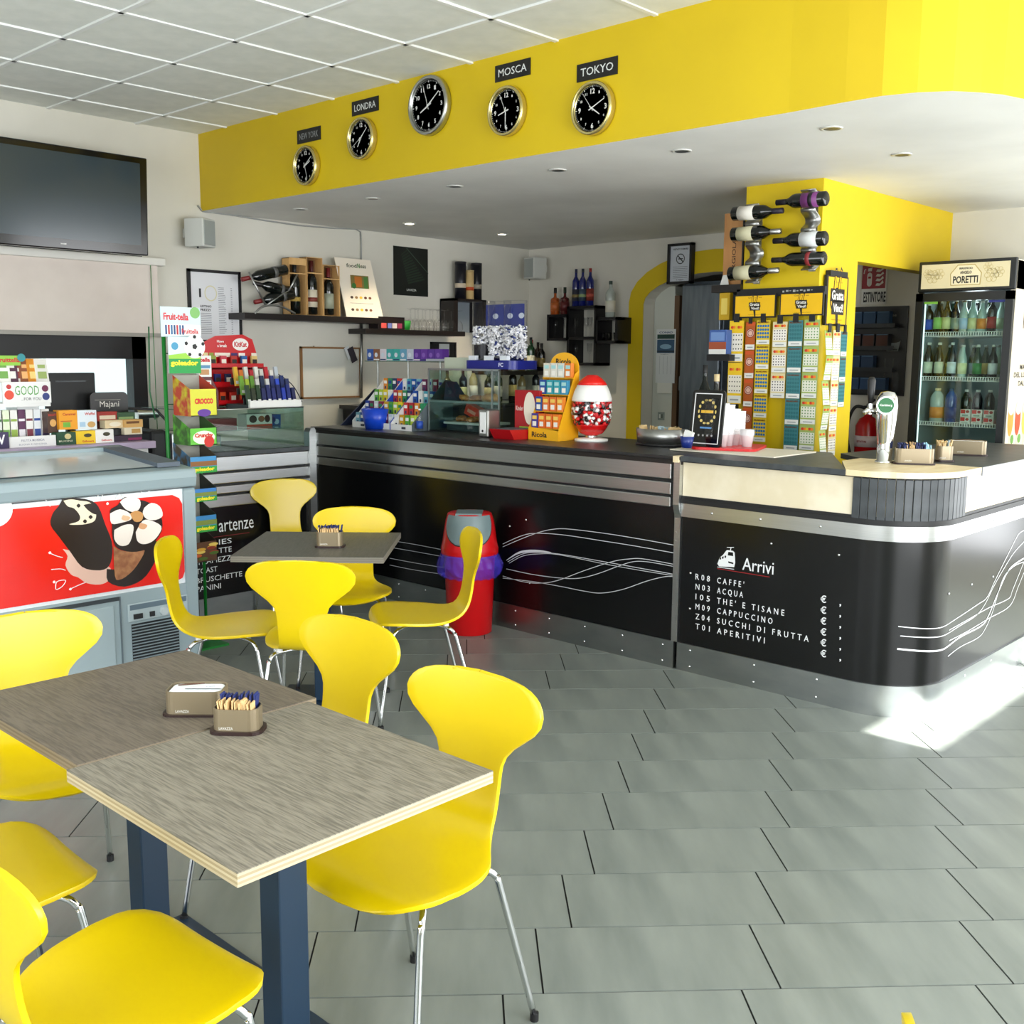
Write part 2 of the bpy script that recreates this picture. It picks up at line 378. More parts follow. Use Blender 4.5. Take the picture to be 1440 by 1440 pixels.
# store room seen through the arch
sr = MB(); sr.bb((9.0, 2.8, 0), (9.1, 6.98, 3.0), WHITE_WALL); sr.bb((7.7, 2.7, 0), (9.1, 2.8, 3.0), WHITE_WALL); sr.bb((7.7, 6.9, 0), (9.1, 6.98, 3.0), WHITE_WALL); sr.bb((7.7, 2.7, 2.9), (9.1, 6.98, 3.0), WHITE_WALL)
struct(sr.build('wall_store'))
# walls beside and behind the camera with their glazed openings
g = MB(); Y0 = -1.8
g.bb((-2, Y0-.15, 2.6), (9.6, Y0, 3.4), WHITE_WALL); g.bb((-2, Y0-.15, 0), (.2, Y0, 2.6), WHITE_WALL)
g.bb((4.22, Y0-.15, 0), (5.75, Y0, 2.08), WHITE_WALL); g.bb((4.22, Y0-.15, 2.36), (5.75, Y0, 2.6), WHITE_WALL); g.bb((5.75, Y0-.15, 0), (5.85, Y0, 2.6), WHITE_WALL)  # high slot added, shaped to throw the sun patch at the counter foot
g.bb((5.85, Y0-.15, 0), (8.2, Y0, .35), WHITE_WALL); g.bb((5.85, Y0-.15, 2.45), (8.2, Y0, 2.6), WHITE_WALL); g.bb((8.2, Y0-.15, 0), (9.6, Y0, 2.6), WHITE_WALL); g.bb((.2, Y0-.15, 0), (4.22, Y0, .25), WHITE_WALL)
# unseen roof added outside to keep the sun off the shop windows
struct(MB().bb((-3, -6.5, 2.7), (4.24, -2, 2.95), WHITE_WALL).build('sun_block_roof'))
struct(g.build('wall_right'))
g = MB(); g.bb((-2.0, -2, 0), (-1.85, 0, 3.4), WHITE_WALL); g.bb((-2.0, 4.4, 0), (-1.85, 6.9, 3.4), WHITE_WALL); g.bb((-2.0, 0, 2.6), (-1.85, 4.4, 3.4), WHITE_WALL); g.bb((-2.0, 0, 0), (-1.85, 4.4, .6), WHITE_WALL)
struct(g.build('wall_rear'))

# suspended ceiling, single tiles in a white metal grid
P = .5835; cx0, cy0 = 2.428, 4.676
ce = MB(); ce.bb((-2, -1.9, HC+.06), (BX+1.8, CYW+.1, HC+.1), WHITE_WALL); ceil = struct(ce.build('ceiling'))
gm = MB()
i0, i1, j0, j1 = -8, 4, -12, 4
for i in range(i0, i1): gm.bb((cx0+P*i-.012, -1.8, HC-.004), (cx0+P*i+.012, CYW, HC+.02), TBAR)
for j in range(j0, j1): gm.bb((-1.85, cy0+P*j-.012, HC-.004), (CX+.4, cy0+P*j+.012, HC+.02), TBAR)
gm.build('grid_rails', ceil)
ct = MB().bb((-P/2+.013, -P/2+.013, 0), (P/2-.013, P/2-.013, .014), CEILT).mesh('ceiling_tile')
for i in range(-8, 4):
    for j in range(-11, 4):
        x, y = cx0+P*(i+.5), cy0+P*(j+.5)
        if x > CX+P/2-.05 and y > 2.1: continue
        if y > CYW: continue
        o = bpy.data.objects.new('ceiling_tile', ct); COL.objects.link(o); o.parent = ceil; o.location = (x, y, HC+.003+random.uniform(0, .003))
        if (i, j) == (-2, 0): o.location.z += .02; o.rotation_euler = (0, .02, 0)

# lowered bulkhead over the bar: yellow fascia with a rounded end, plaster underside
curve = [(CX, CYW), (CX, 2.25), (4.035, 2.0), (4.035, 1.85), (4.07, 1.728), (4.138, 1.621), (4.229, 1.55), (4.315, 1.501), (4.437, 1.463), (4.62, 1.43), (5.0, 1.41), (BX+.1, 1.41)]
poly = curve+[(BX+.1, CYW)]
b = MB(); n = len(curve); vs = [(x, y, HL) for x, y in curve]+[(x, y, HC+.08) for x, y in curve]
b.add(vs, [(i, i+1, n+i+1, n+i) for i in range(n-1)], YEL, smooth=False)
struct(b.build('wall_bulkhead'), 'yellow painted bulkhead fascia above the bar')
struct(MB().add([(x, y, HL) for x, y in poly]+[(x, y, HL+.02) for x, y in poly], [list(range(len(poly))), list(range(len(poly), 2*len(poly)))], PLASTER).build('ceiling_lowered'))
# pillar and yellow beam
struct(MB().bb((5.59, 2.871, 0), (6.06, 3.357, HL), YEL).build('pillar'), 'yellow square pillar behind the bar')
bm_ = MB(); bm_.bb((6.06, 2.871, 2.17), (BX, 2.97, HL), YEL)
struct(bm_.build('beam'))
# cable along the left wall
cab = MB().tube([AY(x, y, CYW-.012) for x, y in ((278, 289), (285, 297), (330, 303), (372, 310), (420, 317), (470, 321), (500, 322), (507, 326), (508, 345), (508, 368))], .006, mat('9a9c98', .5), 6).build('cable')
tag(cab, 'grey cable stapled along the left wall under the bulkhead', 'cable')
# ------------------------------------------------------------------ chairs
def make_chair():
    root = thing('cafe_chair', 'chair', 'chair')
    prof = [(.211, .427), (.197, .443), (.169, .454), (.11, .455), (.03, .449), (-.06, .446), (-.13, .451), (-.178, .467), (-.208, .504), (-.224, .559), (-.234, .627), (-.244, .694), (-.254, .762), (-.265, .829)]
    P = smoothpath([Vector((x, 0, z)) for x, z in prof], 8); L = [0]
    for a, b in zip(P, P[1:]): L.append(L[-1]+(b-a).length)
    T = L[-1]
    def at(t):
        t *= T
        for i in range(len(L)-1):
            if L[i+1] >= t:
                k = (t-L[i])/max(1e-9, L[i+1]-L[i]); return P[i].lerp(P[i+1], k), (P[i+1]-P[i]).normalized()
        return P[-1], (P[-1]-P[-2]).normalized()
    WK = [(.14, .217), (.2, .221), (.3, .213), (.38, .190), (.43, .160), (.48, .128), (.53, .105), (.58, .098), (.64, .096), (.70, .097), (.74, .101), (.77, .114), (.80, .139), (.83, .171), (.86, .198), (.885, .210), (.9, .213)]
    def w(t):
        if t > .9: return .213*max(0, 1-((t-.9)/.1)**2.2)**.30
        if t < .14: return .217*max(0, 1-((.14-t)/.14)**2)**.40
        for i in range(len(WK)-1):
            (a, wa), (b, wb_) = WK[i], WK[i+1]
            if t <= b+1e-9:
                k = (t-a)/(b-a); p0 = WK[max(i-1, 0)][1]; p3 = WK[min(i+2, len(WK)-1)][1]
                return .5*(2*wa+(wb_-p0)*k+(2*p0-5*wa+4*wb_-p3)*k*k+(3*wa-p0-3*wb_+p3)*k**3)
        return .213
    ts = [0, .004, .012, .02, .03, .045, .07]+[.07+.03*k for k in range(1, 29)]+[.93, .95, .965, .978, .988, .994, .998, 1]
    ts = sorted(set(ts)); NU = 14; vs = []; fs = []
    for t in ts:
        c, d = at(t); nrm = Vector((-d.z, 0, d.x)).normalized()   # points up / forward
        if nrm.z < 0 and t < .4: nrm = -nrm
        ww = max(w(t), .002)
        cv = .35*(1 if t < .4 else 1) if t < .45 else .55
        for k in range(NU+1):
            u = -1+2*k/NU; y = ww*math.sin(u*PI/2) if False else ww*u
            side = Vector((0, y, 0)); dish = (y*y)*(.18 if t < .45 else (.42 if t > .7 else .18+.24*(t-.45)/.25))
            up = Vector((-d.z, 0, d.x)); up = -up if up.x < 0 and t > .5 else up
            if t <= .5 and up.z < 0: up = -up
            vs.append(c+side+up*dish)
    n = NU+1
    for i in range(len(ts)-1):
        for k in range(NU): fs.append((i*n+k, i*n+k+1, (i+1)*n+k+1, (i+1)*n+k))
    sh = MB().add(vs, fs, CHAIRY, smooth=True); o = sh.build('seat_shell', root)
    sm = o.modifiers.new('thickness', 'SOLIDIFY'); sm.thickness = .011; sm.offset = 0; sm.use_even_offset = False
    bv = o.modifiers.new('edge', 'BEVEL'); bv.width = .0025; bv.segments = 2; bv.limit_method = 'ANGLE'; bv.angle_limit = 1.0
    for sx in (1, -1):
        for sy in (1, -1):
            if sx > 0: pts = [(.02, .05*sy, .432), (.07, .115*sy, .43), (.115, .16*sy, .427), (.138, .178*sy, .405), (.15, .184*sy, .36), (.205, .215*sy, .012)]
            else: pts = [(-.02, .05*sy, .425), (-.07, .105*sy, .425), (-.11, .145*sy, .42), (-.132, .160*sy, .40), (-.145, .166*sy, .36), (-.235, .20*sy, .012)]
            l = MB().tube(smoothpath(pts, 5), .0085, CHROME, 10).build('leg', root)
            MB().cyl((pts[-1][0], pts[-1][1], .010), .011, .020, BLACKM, n=10).build('foot', l, label='black rubber foot')
    for sx, sy in ((1, 1), (1, -1), (-1, 1), (-1, -1)):
        MB().cyl((.10*sx, .13*sy, .437), .013, .018, WHITE, n=10).build('spacer', root, label='white plastic spacer under the seat')
    MB().cyl((0, 0, .43), .07, .012, ALU, n=20).build('mounting_plate', root)
    return root
G_ = 'yellow moulded chairs around the tables'
CH = [ # x, y, facing, label   (position is the seat centre)
 (1.509, 1.737, -175, 'yellow moulded chair at the right side of the near table, whole shell in view'),
 (1.627, 2.377, -176, 'yellow chair tucked under the far right corner of the near table, only its back showing'),
 (2.499, 3.407, 39, 'yellow chair seen from behind, on the near side of the small far table'),
 (2.371, 3.861, -42, 'yellow chair seen side-on beside the ice cream freezer grille'),
 (3.072, 3.436, 147, 'yellow chair seen side-on in front of the red bin'),
 (3.72, 5.27, -108, 'yellow chair standing apart before the black Partenze panel, narrow neck in view'),
 (3.157, 4.05, -137, 'yellow chair on the far side of the small table, behind its sugar holder'),
 (1.195, 2.885, -101, 'yellow chair at the far end of the near table, in front of the freezer'),
 (.79, 2.33, -2, 'yellow chair seat at the left edge of the frame, above the lowest chair'),
 (.81, 1.72, 4, 'yellow chair nearest the camera at lower left, pulled away from the table'),
]
ch0 = make_chair()
for i, (x, y, a, lab) in enumerate(CH):
    if i == 0: c = ch0; c.location = (x, y, 0); c.rotation_euler = (0, 0, math.radians(a)); c['label'] = lab; c['group'] = G_
    else: copy_tree(ch0, None, (x, y, 0), math.radians(a), lab, G_)

# ------------------------------------------------------------------ tables
LAM = None
def laminate(c1, c2, sy):
    m = noisy(c1, c2, 34, .42, stretch=(sy[0]*.55, sy[1]*.55, 1), detail=5, bump=.15, lo=.36, hi=.60); m.name = 'grained_laminate'; return m
LAMA = laminate('6b665b', '918a7c', (15, .9, 1)); LAMB = laminate('5a5147', '746a5d', (12, .9, 1)); LAMC = laminate('4b4a44', '5c5a53', (.9, 10, 1))
def make_table(name, label, loc, rz, w, d, lam, h=.745, th=.026, ply=('bdb093', 'a39475', 'c6ba9c', 'a8997b', 'bdb093')):
    r = thing(name, label, 'table', loc, rz)
    MB().bb((-w/2, -d/2, h-.002), (w/2, d/2, h), lam).build('laminate_surface', r)
    e = MB()
    for k, m in enumerate([mat(c_, .6) for c_ in ply]):
        z1 = h-.002-k*(th-.002)/5; e.bb((-w/2, -d/2, z1-(th-.002)/5), (w/2, d/2, z1), m)
    e.build('plywood_core', r)
    MB().bb((-.036, -.036, .012), (.036, .036, h-th-.006), POST).build('post', r, bevel=.004)
    MB().bb((-.2, -.2, h-th-.006), (.2, .2, h-th), POST).build('top_plate', r)
    MB().bb((-.21, -.21, 0), (.21, .21, .012), POST).build('base_plate', r, bevel=.003)
    return r
make_table('cafe_table', 'near grey-grained table with pale plywood edge, corner toward the camera', (1.19, 1.76, 0), 0, .607, .634, LAMA)
make_table('cafe_table', 'brown-grained table pushed against the near table, its far half', (1.214, 2.392, 0), 0, .607, .622, LAMB, h=.748, ply=('8a7c66', '75674f', '8a7c66', '7c6e56', '8a7c66'))
t2 = make_table('cafe_table', 'small dark grey table turned cornerwise before the bar', (2.866, 3.868, 0), math.radians(-50), .645, .655, LAMC, ply=('77736a', '6b675f', '77736a', '6b675f', '77736a'))
t2.rotation_euler = (0, 0, math.radians(42.5))

# ------------------------------------------------------------------ bar counter
FX = 4.455; YE = 6.07; YJ = 3.0; YS = 1.735; TOP = 1.105
bar = thing('bar_counter', 'long black bar counter with brushed steel bands, white line graphics and the Arrivi menu', 'counter', (FX, 3, 0))
bar.location = (0, 0, 0)
R_ = .30; CXC, CYC = FX+R_, YS+R_
def arc(r, z=None, n=10): return [(CXC+r*math.cos(PI+PI/2*k/n), CYC+r*math.sin(PI+PI/2*k/n)) for k in range(n+1)]
XR = 6.55
def band(off, z0, z1, m, ya=YJ-.02, n=12, x1=XR, name='panel', th=.012, label=None):
    """strip that follows the front, the rounded corner and the right side; off = outward offset"""
    o = [(FX-off, ya)]+arc(R_+off, n=n)+[(x1, YS-off)]; i = [(FX-off+th, ya)]+arc(R_+off-th, n=n)+[(x1, YS-off+th)]
    k = len(o); vs = [(x, y, z) for z in (z0, z1) for x, y in o]+[(x, y, z) for z in (z0, z1) for x, y in i]
    fs = []
    for j in range(k-1):
        fs += [(j, j+1, k+j+1, k+j), (2*k+j, 3*k+j, 3*k+j+1, 2*k+j+1), (k+j, k+j+1, 3*k+j+1, 3*k+j), (j, 2*k+j, 2*k+j+1, j+1)]
    fs += [(0, k, 3*k, 2*k), (k-1, 3*k-1, 4*k-1, 2*k-1)]
    b = MB(); b.add(vs, fs, m, smooth=False)
    ob = b.build(name, bar, label=label)
    for p in ob.data.polygons: p.use_smooth = abs(p.normal.z) < .5
    ob.data.set_sharp_from_angle(angle=.6)
    return ob
# carcass
MB().bb((FX+.03, YJ-.02, .05), (FX+.62, YE-.02, TOP-.05), BLACKM).build('carcass', bar)
MB().prism([(FX+.03, YJ-.02)]+arc(R_-.03)+[(XR, YS+.03), (XR, YS+.55), (FX+.65, YS+.55), (FX+.65, YJ-.02)], .05, TOP-.05, BLACKM).build('carcass', bar)
# left stretch: three steel boards, black panel, kick plate
for z0, z1 in ((.985, 1.082), (.905, .968), (.842, .893)):
    MB().bb((FX-.012, YJ+.045, z0), (FX+.01, YE-.03, z1), STEEL).build('steel_board', bar, bevel=.004)
MB().bb((FX+.002, YJ+.02, .83), (FX+.03, YE-.02, 1.09), BLACKM).build('backing_board', bar)
MB().bb((FX-.004, YJ+.02, .144), (FX+.02, YE-.02, .842), BLACK).build('front_panel', bar, label='glossy black front panel')
MB().bb((FX-.012, YJ-.0, .0), (FX+.01, YE-.02, .144), STEELK).build('kick_plate', bar)
MB().bb((FX-.03, YJ-.02, 1.088), (FX+.74, YE, TOP), WTOP).build('worktop', bar, bevel=.003)
MB().bb((FX-.018, YJ-.02, 1.063), (FX+.6, YE, 1.088), mat('17100f', .5)).build('worktop_edge', bar)
# steel post at the junction, S-bent, and the end post
def spost(y, z0=.144):
    pts = [(-.022, 1.10), (-.022, .86), (-.018, .84), (-.006, .81), (-.003, .79), (-.003, z0)]
    b = MB(); o = [(FX+x-.006, z) for x, z in pts]; i = [(FX+x+.03, z) for x, z in pts]
    T = frameT((0, y+.018, 0), (1, 0, 0), (0, 0, 1))
    b.prism(o+i[::-1], 0, .036, STEEL, T); return b.build('corner_post', bar)
spost(YJ); spost(YE-.01)
for k in range(1):
    MB().bb((FX-.036, YJ-.014, 1.075), (FX+.02, YJ+.02, TOP+.002), MAPLE).build('post_cap', bar)
# right stretch
band(.0, .905, 1.075, CREAM, x1=XR, name='upper_band', label='cream stone-look upper band')
band(-.006, 1.075, 1.085, BLACKM, name='shadow_gap')
band(.012, .868, .893, BLACKM, name='lower_ledge'); band(.006, .893, .906, BLACKM, name='lower_ledge')
band(.008, .80, .868, STEEL, name='steel_strip'); band(.0, .144, .80, BLACK, name='front_panel', label='glossy black front panel')
band(.010, .0, .144, STEELK, name='kick_plate')
# slate slats around the corner
slat_pts = []
ys = [2.065-.038*k for k in range(1)]
path = [Vector((FX, 2.075)), Vector((FX, CYC))]+[Vector(p) for p in arc(R_, n=24)[1:]]+[Vector((4.87, YS))]
acc = [0]
for a, b2 in zip(path, path[1:]): acc.append(acc[-1]+(b2-a).length)
ns = 17
for k in range(ns):
    s_ = acc[-1]*(k+.5)/ns
    for i in range(len(acc)-1):
        if acc[i+1] >= s_:
            q = path[i].lerp(path[i+1], (s_-acc[i])/(acc[i+1]-acc[i])); d = (path[i+1]-path[i]).normalized(); break
    MB().box((0, 0, .982), (acc[-1]/ns-.0022, .016, .186), SLATE).build('slat', bar, (q.x, q.y, 0), math.atan2(d.y, d.x), bevel=.002)
# worktops: dark, maple inlay over the corner
wt = [(FX-.03, YJ-.02), (FX-.03, 2.1), (FX+.74, 2.5), (FX+.74, YJ-.02)]
MB().prism([(FX-.03, YJ-.02), (FX-.03, 2.10), (FX+.74, 2.55), (FX+.74, YJ-.02)], 1.082, 1.108, SLATE).build('worktop', bar, bevel=.003)
mp = [(FX-.032, 2.10)]+arc(R_+.032)+[(4.97, YS-.032), (5.2, 2.55)]
mp = [(FX-.032, 2.10)]+arc(R_+.032)+[(4.97, YS-.032), (5.0, 2.05), (5.0, 2.30), (4.80, 2.30)]
MB().prism(mp, 1.083, 1.109, MAPLE).build('corner_worktop', bar, label='pale maple corner worktop', bevel=.003)
MB().prism([(4.97, YS-.03), (XR, YS-.03), (XR, 2.34), (5.195, 2.5), (5.0, 2.30), (5.0, 2.05)], 1.082, 1.108, SLATE).build('worktop', bar, bevel=.003)
MB().bb((4.975, YS-.035, 1.070), (XR, YS-.028, 1.109), mat('8f9298', .4)).build('worktop_edge', bar, label='grey worktop edge')
# rivets
rv = MB().lathe([(.0065, 0), (.006, .002), (.003, .0042), (0, .0045)], CHROME, Matrix.Rotation(-PI/2, 4, 'Y'), n=10).mesh('rivet')
def rivet(x, y, z, a=0.):
    o = bpy.data.objects.new('rivet', rv); COL.objects.link(o); o.parent = bar; o.location = (x, y, z); o.rotation_euler = (0, 0, a)
for k in range(12):
    for z in (.03, .115): rivet(FX-.012, 5.95-.262*k, z)
for y in (2.90, 2.53, 2.2): rivet(FX-.010, y, .115); rivet(FX-.010, y, .03)
for y in (2.80, 2.53, 2.22): rivet(FX-.008, y, .835)
for x in (5.0, 5.35, 5.75, 6.2): rivet(x, YS-.010, .115, PI/2); rivet(x, YS-.010, .03, PI/2); rivet(x-.1, YS-.008, .835, PI/2)
for px, py in ((885, 780),(1180, 765), (1184, 798)): pass
for y, z in ((2.93, .47), (2.93, .30), (2.53, .745), (2.18, .74), (2.62, .36)):
    pass
for q in ((1084.5, 764.5), (1179.5, 780.5), (971, 806), (970, 856), (951.5, 748), (951, 760), (947, 850)):
    w = AX(q[0], q[1], FX-.002); rivet(w.x-(.003 if w.y > YJ else 0), w.y, w.z)
for q in ((1334, 835), (1366, 822), (1396, 811), (1425, 796)):
    w = AY(q[0], q[1], YS); rivet(w.x, YS-.0005, w.z, PI/2)
for q in ((740, 731), (717, 740), (745, 820)):
    w = AX(q[0], q[1], FX-.002); rivet(FX-.004, w.y, w.z)
# lettering on the bar: Arrivi menu
WP = mat('e6e8ea', .5, name='white_vinyl'); RP = mat('8c1016', .5)
XF = FX-.0015
def tx(s, x, y, x2, size, m=WP, **k):
    """text on the front plane starting where (x,y) is seen; scaled to end at x2"""
    a = AX(x, y, XF); 
    return text(s, size, m, bar, (XF-.0006, a.y, a.z), (0, -1, 0), (0, 0, 1), **k)
def fit(s, x, y, x2, size, parent=None, X=None, m=WP, tracked=False, bold=0., **k):
    X = XF if X is None else X
    a = AX(x, y, X); b2 = AX(x2, y, X); want = abs(b2.y-a.y)
    o = text(s, size, m, parent or bar, (0, 0, 0), (1, 0, 0), (0, 1, 0), bold=bold, **k)
    xs = [v.co.x for v in o.data.vertices]; w = max(xs)-min(xs); x0 = min(xs)
    M = frameT((X-.0008, a.y, a.z), (0, -1, 0), (0, 0, 1)) @ Matrix.Diagonal((want/w, 1, 1, 1)) @ Matrix.Translation((-x0, 0, 0))
    o.data.transform(M); return o
fit('Arrivi', 1044, 801, 1088, .088, bold=.0)
MB().prism([(0, 0), (.29, 0), (.29, .004), (0, .004)], 0, .001, RP, frameT((XF-.001, AX(1009, 800, XF).y, AX(1009, 800, XF).z), (0, -1, 0), (0, 0, 1))).build('underline', bar)
rows = [('R08', 'CAFFE\'', 1046.5), ('N03', 'ACQUA', 1045), ('I05', 'THE\' E TISANE', 1103.5), ('M09', 'CAPPUCCINO', 1087), ('Z04', 'SUCCHI DI FRUTTA', 1138.5), ('T01', 'APERITIVI', 1076)]
z0 = AX(978, 814.5, XF).z; z5 = AX(977, 884, XF).z
for k, (c, s_, xe) in enumerate(rows):
    zz = z0+(z5-z0)*k/5
    for st, xs_, xe_ in ((c, 978, 998), (s_, 1008.5, xe)):
        a = AX(xs_, 820+13.5*k, XF); e_ = AX(xe_, 820+13.5*k, XF); want = a.y-e_.y
        o = text(st, .042, WP, bar, (0, 0, 0), (1, 0, 0), (0, 1, 0), space=1.7)
        xs = [v.co.x for v in o.data.vertices]; w = max(xs)-min(xs)
        o.data.transform(frameT((XF-.0008, a.y, zz), (0, -1, 0), (0, 0, 1)) @ Matrix.Diagonal((want/w, 1, 1, 1)) @ Matrix.Translation((-min(xs), 0, 0)))
    a = AX(1154, 842+14.9*k, XF); text('\u20ac', .045, WP, bar, (XF-.0008, a.y, zz-.005), (0, -1, 0), (0, 0, 1), bold=.0006)
    a = AX(1180, 853+15.2*k, XF); text(',', .05, WP, bar, (XF-.0008, a.y, zz-.005), (0, -1, 0), (0, 0, 1), bold=.0006)
# little train
tr = MB(); TT = frameT((XF-.001, AX(1009, 796, XF).y, AX(1009, 796, XF).z), (0, -1, 0), (0, 0, 1))
tr.prism([(0, .012), (.012, .045), (.03, .06), (.048, .085), (.056, .088), (.085, .088), (.095, .08), (.1, .03), (.095, .008), (.01, .0)], 0, .0008, WP, TT)
tr.prism([(.057, .062), (.088, .062), (.086, .08), (.06, .08)], .0008, .0014, BLACK, TT)
for k in range(3): tr.prism([(.012+.014*k, .034+.006*k), (.02+.014*k, .037+.006*k), (.02+.014*k, .048+.006*k), (.012+.014*k, .045+.006*k)], .0008, .0014, BLACK, TT)
tr.prism([(.062, .025), (.09, .022), (.09, .030), (.062, .033)], .0008, .0014, BLACK, TT)
tr.prism([(.05, .099), (.09, .104), (.09, .107), (.05, .102)], 0, .0008, WP, TT); tr.prism([(.068, .088), (.072, .088), (.076, .102), (.072, .102)], 0, .0008, WP, TT)
tr.prism([(.0, -.006), (.095, -.004), (.095, -.001), (0, -.003)], 0, .0008, WP, TT)
tr.build('train_emblem', bar, label='white train emblem')
# white wave lines on the left panel
WL = mat('c9ccd2', .5, name='line_vinyl')
def wave(pts, w=.0035, X=FX-.0045, taper=None):
    q = smoothpath([AX(x, y, X) for x, y in pts], 8); b = MB(); vs = []
    for i, p in enumerate(q):
        ww = w if taper is None else w+(taper-w)*math.sin(PI*i/(len(q)-1))
        d = (q[min(i+1, len(q)-1)]-q[max(i-1, 0)]).normalized(); nn = Vector((0, -d.z, d.y))*ww/2
        vs += [(p.x, p.y+nn.y, p.z+nn.z), (p.x, p.y-nn.y, p.z-nn.z)]
    b.add(vs, [(2*i, 2*i+1, 2*i+3, 2*i+2) for i in range(len(q)-1)], WL); return b.build('wave_line', bar)
wave([(707, 769), (735, 757), (760, 748), (780, 744), (800, 744), (850, 750), (900, 758), (950, 767)])
wave([(707, 765), (732, 754), (752, 750), (790, 752), (850, 761), (900, 769), (950, 778)])
wave([(714, 790), (735, 779), (755, 777), (785, 779), (850, 790), (900, 799), (950, 808)])
wave([(716, 792), (735, 782), (757, 779), (785, 780), (850, 793), (900, 802), (950, 810)], w=.003)
wave([(712, 788), (728, 778), (742, 775), (760, 775), (775, 777)], .003, taper=.014)
wave([(712, 800), (750, 808), (790, 813), (815, 813), (840, 807), (870, 796), (890, 790), (910, 790), (950, 797)])
wave([(707, 810), (735, 818), (760, 820), (785, 816), (820, 803), (860, 790), (885, 786), (905, 786), (950, 794)])
wave([(707, 813), (750, 818), (790, 825), (820, 831), (845, 834), (875, 829), (910, 817), (935, 811), (950, 811)])
for k in range(4):
    wave([(548, 760+9.5*k+(6 if k > 1 else 0)), (580, 765+10*k+(6 if k > 1 else 0)), (622, 773+9.5*k+(6 if k > 1 else 0))], .0028)
# curved lines right of the rounded corner
def wave2(pts, w=.004):
    q = smoothpath([AY(x, y, YS-.0015) for x, y in pts], 8); b = MB(); vs = []
    for i, p in enumerate(q):
        d = (q[min(i+1, len(q)-1)]-q[max(i-1, 0)]).normalized(); nn = Vector((-d.z, 0, d.x))*w/2
        x1, z1, x2, z2 = p.x+nn.x, p.z+nn.z, p.x-nn.x, p.z-nn.z
        def sy(x):
            if x >= CXC: return YS-.0015
            c = min(1, (CXC-x)/R_); return CYC-(R_+.0015)*math.sqrt(max(0, 1-c*c))
        vs += [(x1, sy(x1), z1), (x2, sy(x2), z2)]
    b.add(vs, [(2*i, 2*i+1, 2*i+3, 2*i+2) for i in range(len(q)-1)], mat('e8eaee', .5)); return b.build('wave_line', bar)
wave2([(1302, 888), (1322, 884), (1345, 870), (1375, 850), (1388, 840), (1400, 815), (1420, 775), (1432, 752), (1440, 746)])
wave2([(1302, 901), (1325, 895), (1350, 880), (1372, 866), (1385, 850), (1400, 820), (1424, 780), (1440, 762)])
wave2([(1300, 920), (1325, 914), (1350, 896), (1380, 880), (1390, 866), (1405, 830), (1420, 800), (1440, 785)], .008)
wave2([(1333, 923), (1350, 910), (1375, 897), (1385, 885), (1396, 860), (1410, 815), (1425, 797), (1440, 790)])
wave2([(1335, 886), (1360, 872), (1390, 855), (1418, 842), (1424, 830), (1440, 790)])
wave2([(1335, 901), (1360, 888), (1390, 870), (1420, 852), (1432, 825), (1440, 805)])
# ------------------------------------------------------------------ left wall and its furniture
wh = mat('e9e9e6', .4)
# television, hung high
tv = thing('television', 'large black flat television hung high on the left wall', 'television', (2.90, 6.44, 2.52), 0)
MB().box((0, 0, 0), (1.10, .07, .60), mat('060607', .12)).build('bezel', tv, bevel=.008)
MB().box((0, -.0355, .012), (1.0, .002, .50), mat('2c3a42', .14)).build('screen', tv, label='dark glossy screen')  # base colour lifted to stand in for a pale window reflection
MB().box((0, -.037, -.268), (.035, .002, .008), mat('c8c8c8', .4)).build('badge', tv)
MB().box((0, .16, .02), (.3, .26, .3), BLACKM).build('wall_bracket', tv)
tv.rotation_euler = (math.radians(3), 0, 0)
# roller blind
rb = thing('roller_blind', 'cream roller blind pulled half down over the window', 'blind', (0, 0, 0))
MB().bb((1.2, 6.66, 2.185), (3.70, 6.74, 2.235), OFFW).build('headrail', rb, bevel=.006)
MB().bb((1.22, 6.695, 1.73), (3.655, 6.70, 2.19), noisy('cfc4bb', 'd8cec5', 3, .8)).build('fabric', rb)
MB().bb((1.22, 6.685, 1.712), (3.67, 6.712, 1.738), mat('9b978f', .5)).build('bottom_bar', rb)
MB().tube([(3.60, 6.68, 2.2), (3.60, 6.68, 1.0)], .0025, GREENM, 6).build('pull_chain', rb)
# cash desk with lilac top
cd = thing('cash_desk', 'white cash desk with a lilac top behind the ice cream freezer', 'counter', (0, 0, 0))
MB().bb((1.0, 5.72, 1.055), (3.07, 6.35, 1.095), mat('b9a8c4', .4)).build('top', cd, bevel=.002)
MB().bb((1.0, 5.75, 0), (3.035, 6.30, 1.055), wh).build('body', cd)
# dark end unit with steel pipe between desk and display counter
eu = thing('bottle_well', 'dark end unit with a steel rail between the lilac desk and the green stand', 'counter', (0, 0, 0))
MB().bb((3.085, 5.80, 0), (3.19, 6.3, 1.15), BLACKM).build('body', eu, bevel=.02)
MB().bb((3.19, 5.75, 0), (3.215, 5.80, 1.13), STEEL).build('corner_post', eu, bevel=.006)
MB().cyl((3.17, 6.0, 1.24), .028, .14, STEEL, 'X').build('steel_rail', eu)
MB().bb((3.06, 5.97, 1.15), (3.10, 6.01, 1.25), STEEL).build('rail_bracket', eu)
MB().tube([(3.0, 5.9, 1.28), (3.15, 5.85, 1.27), (3.19, 5.8, 1.2), (3.195, 5.8, 1.14)], .008, BLACKM).build('wire_guard', eu)
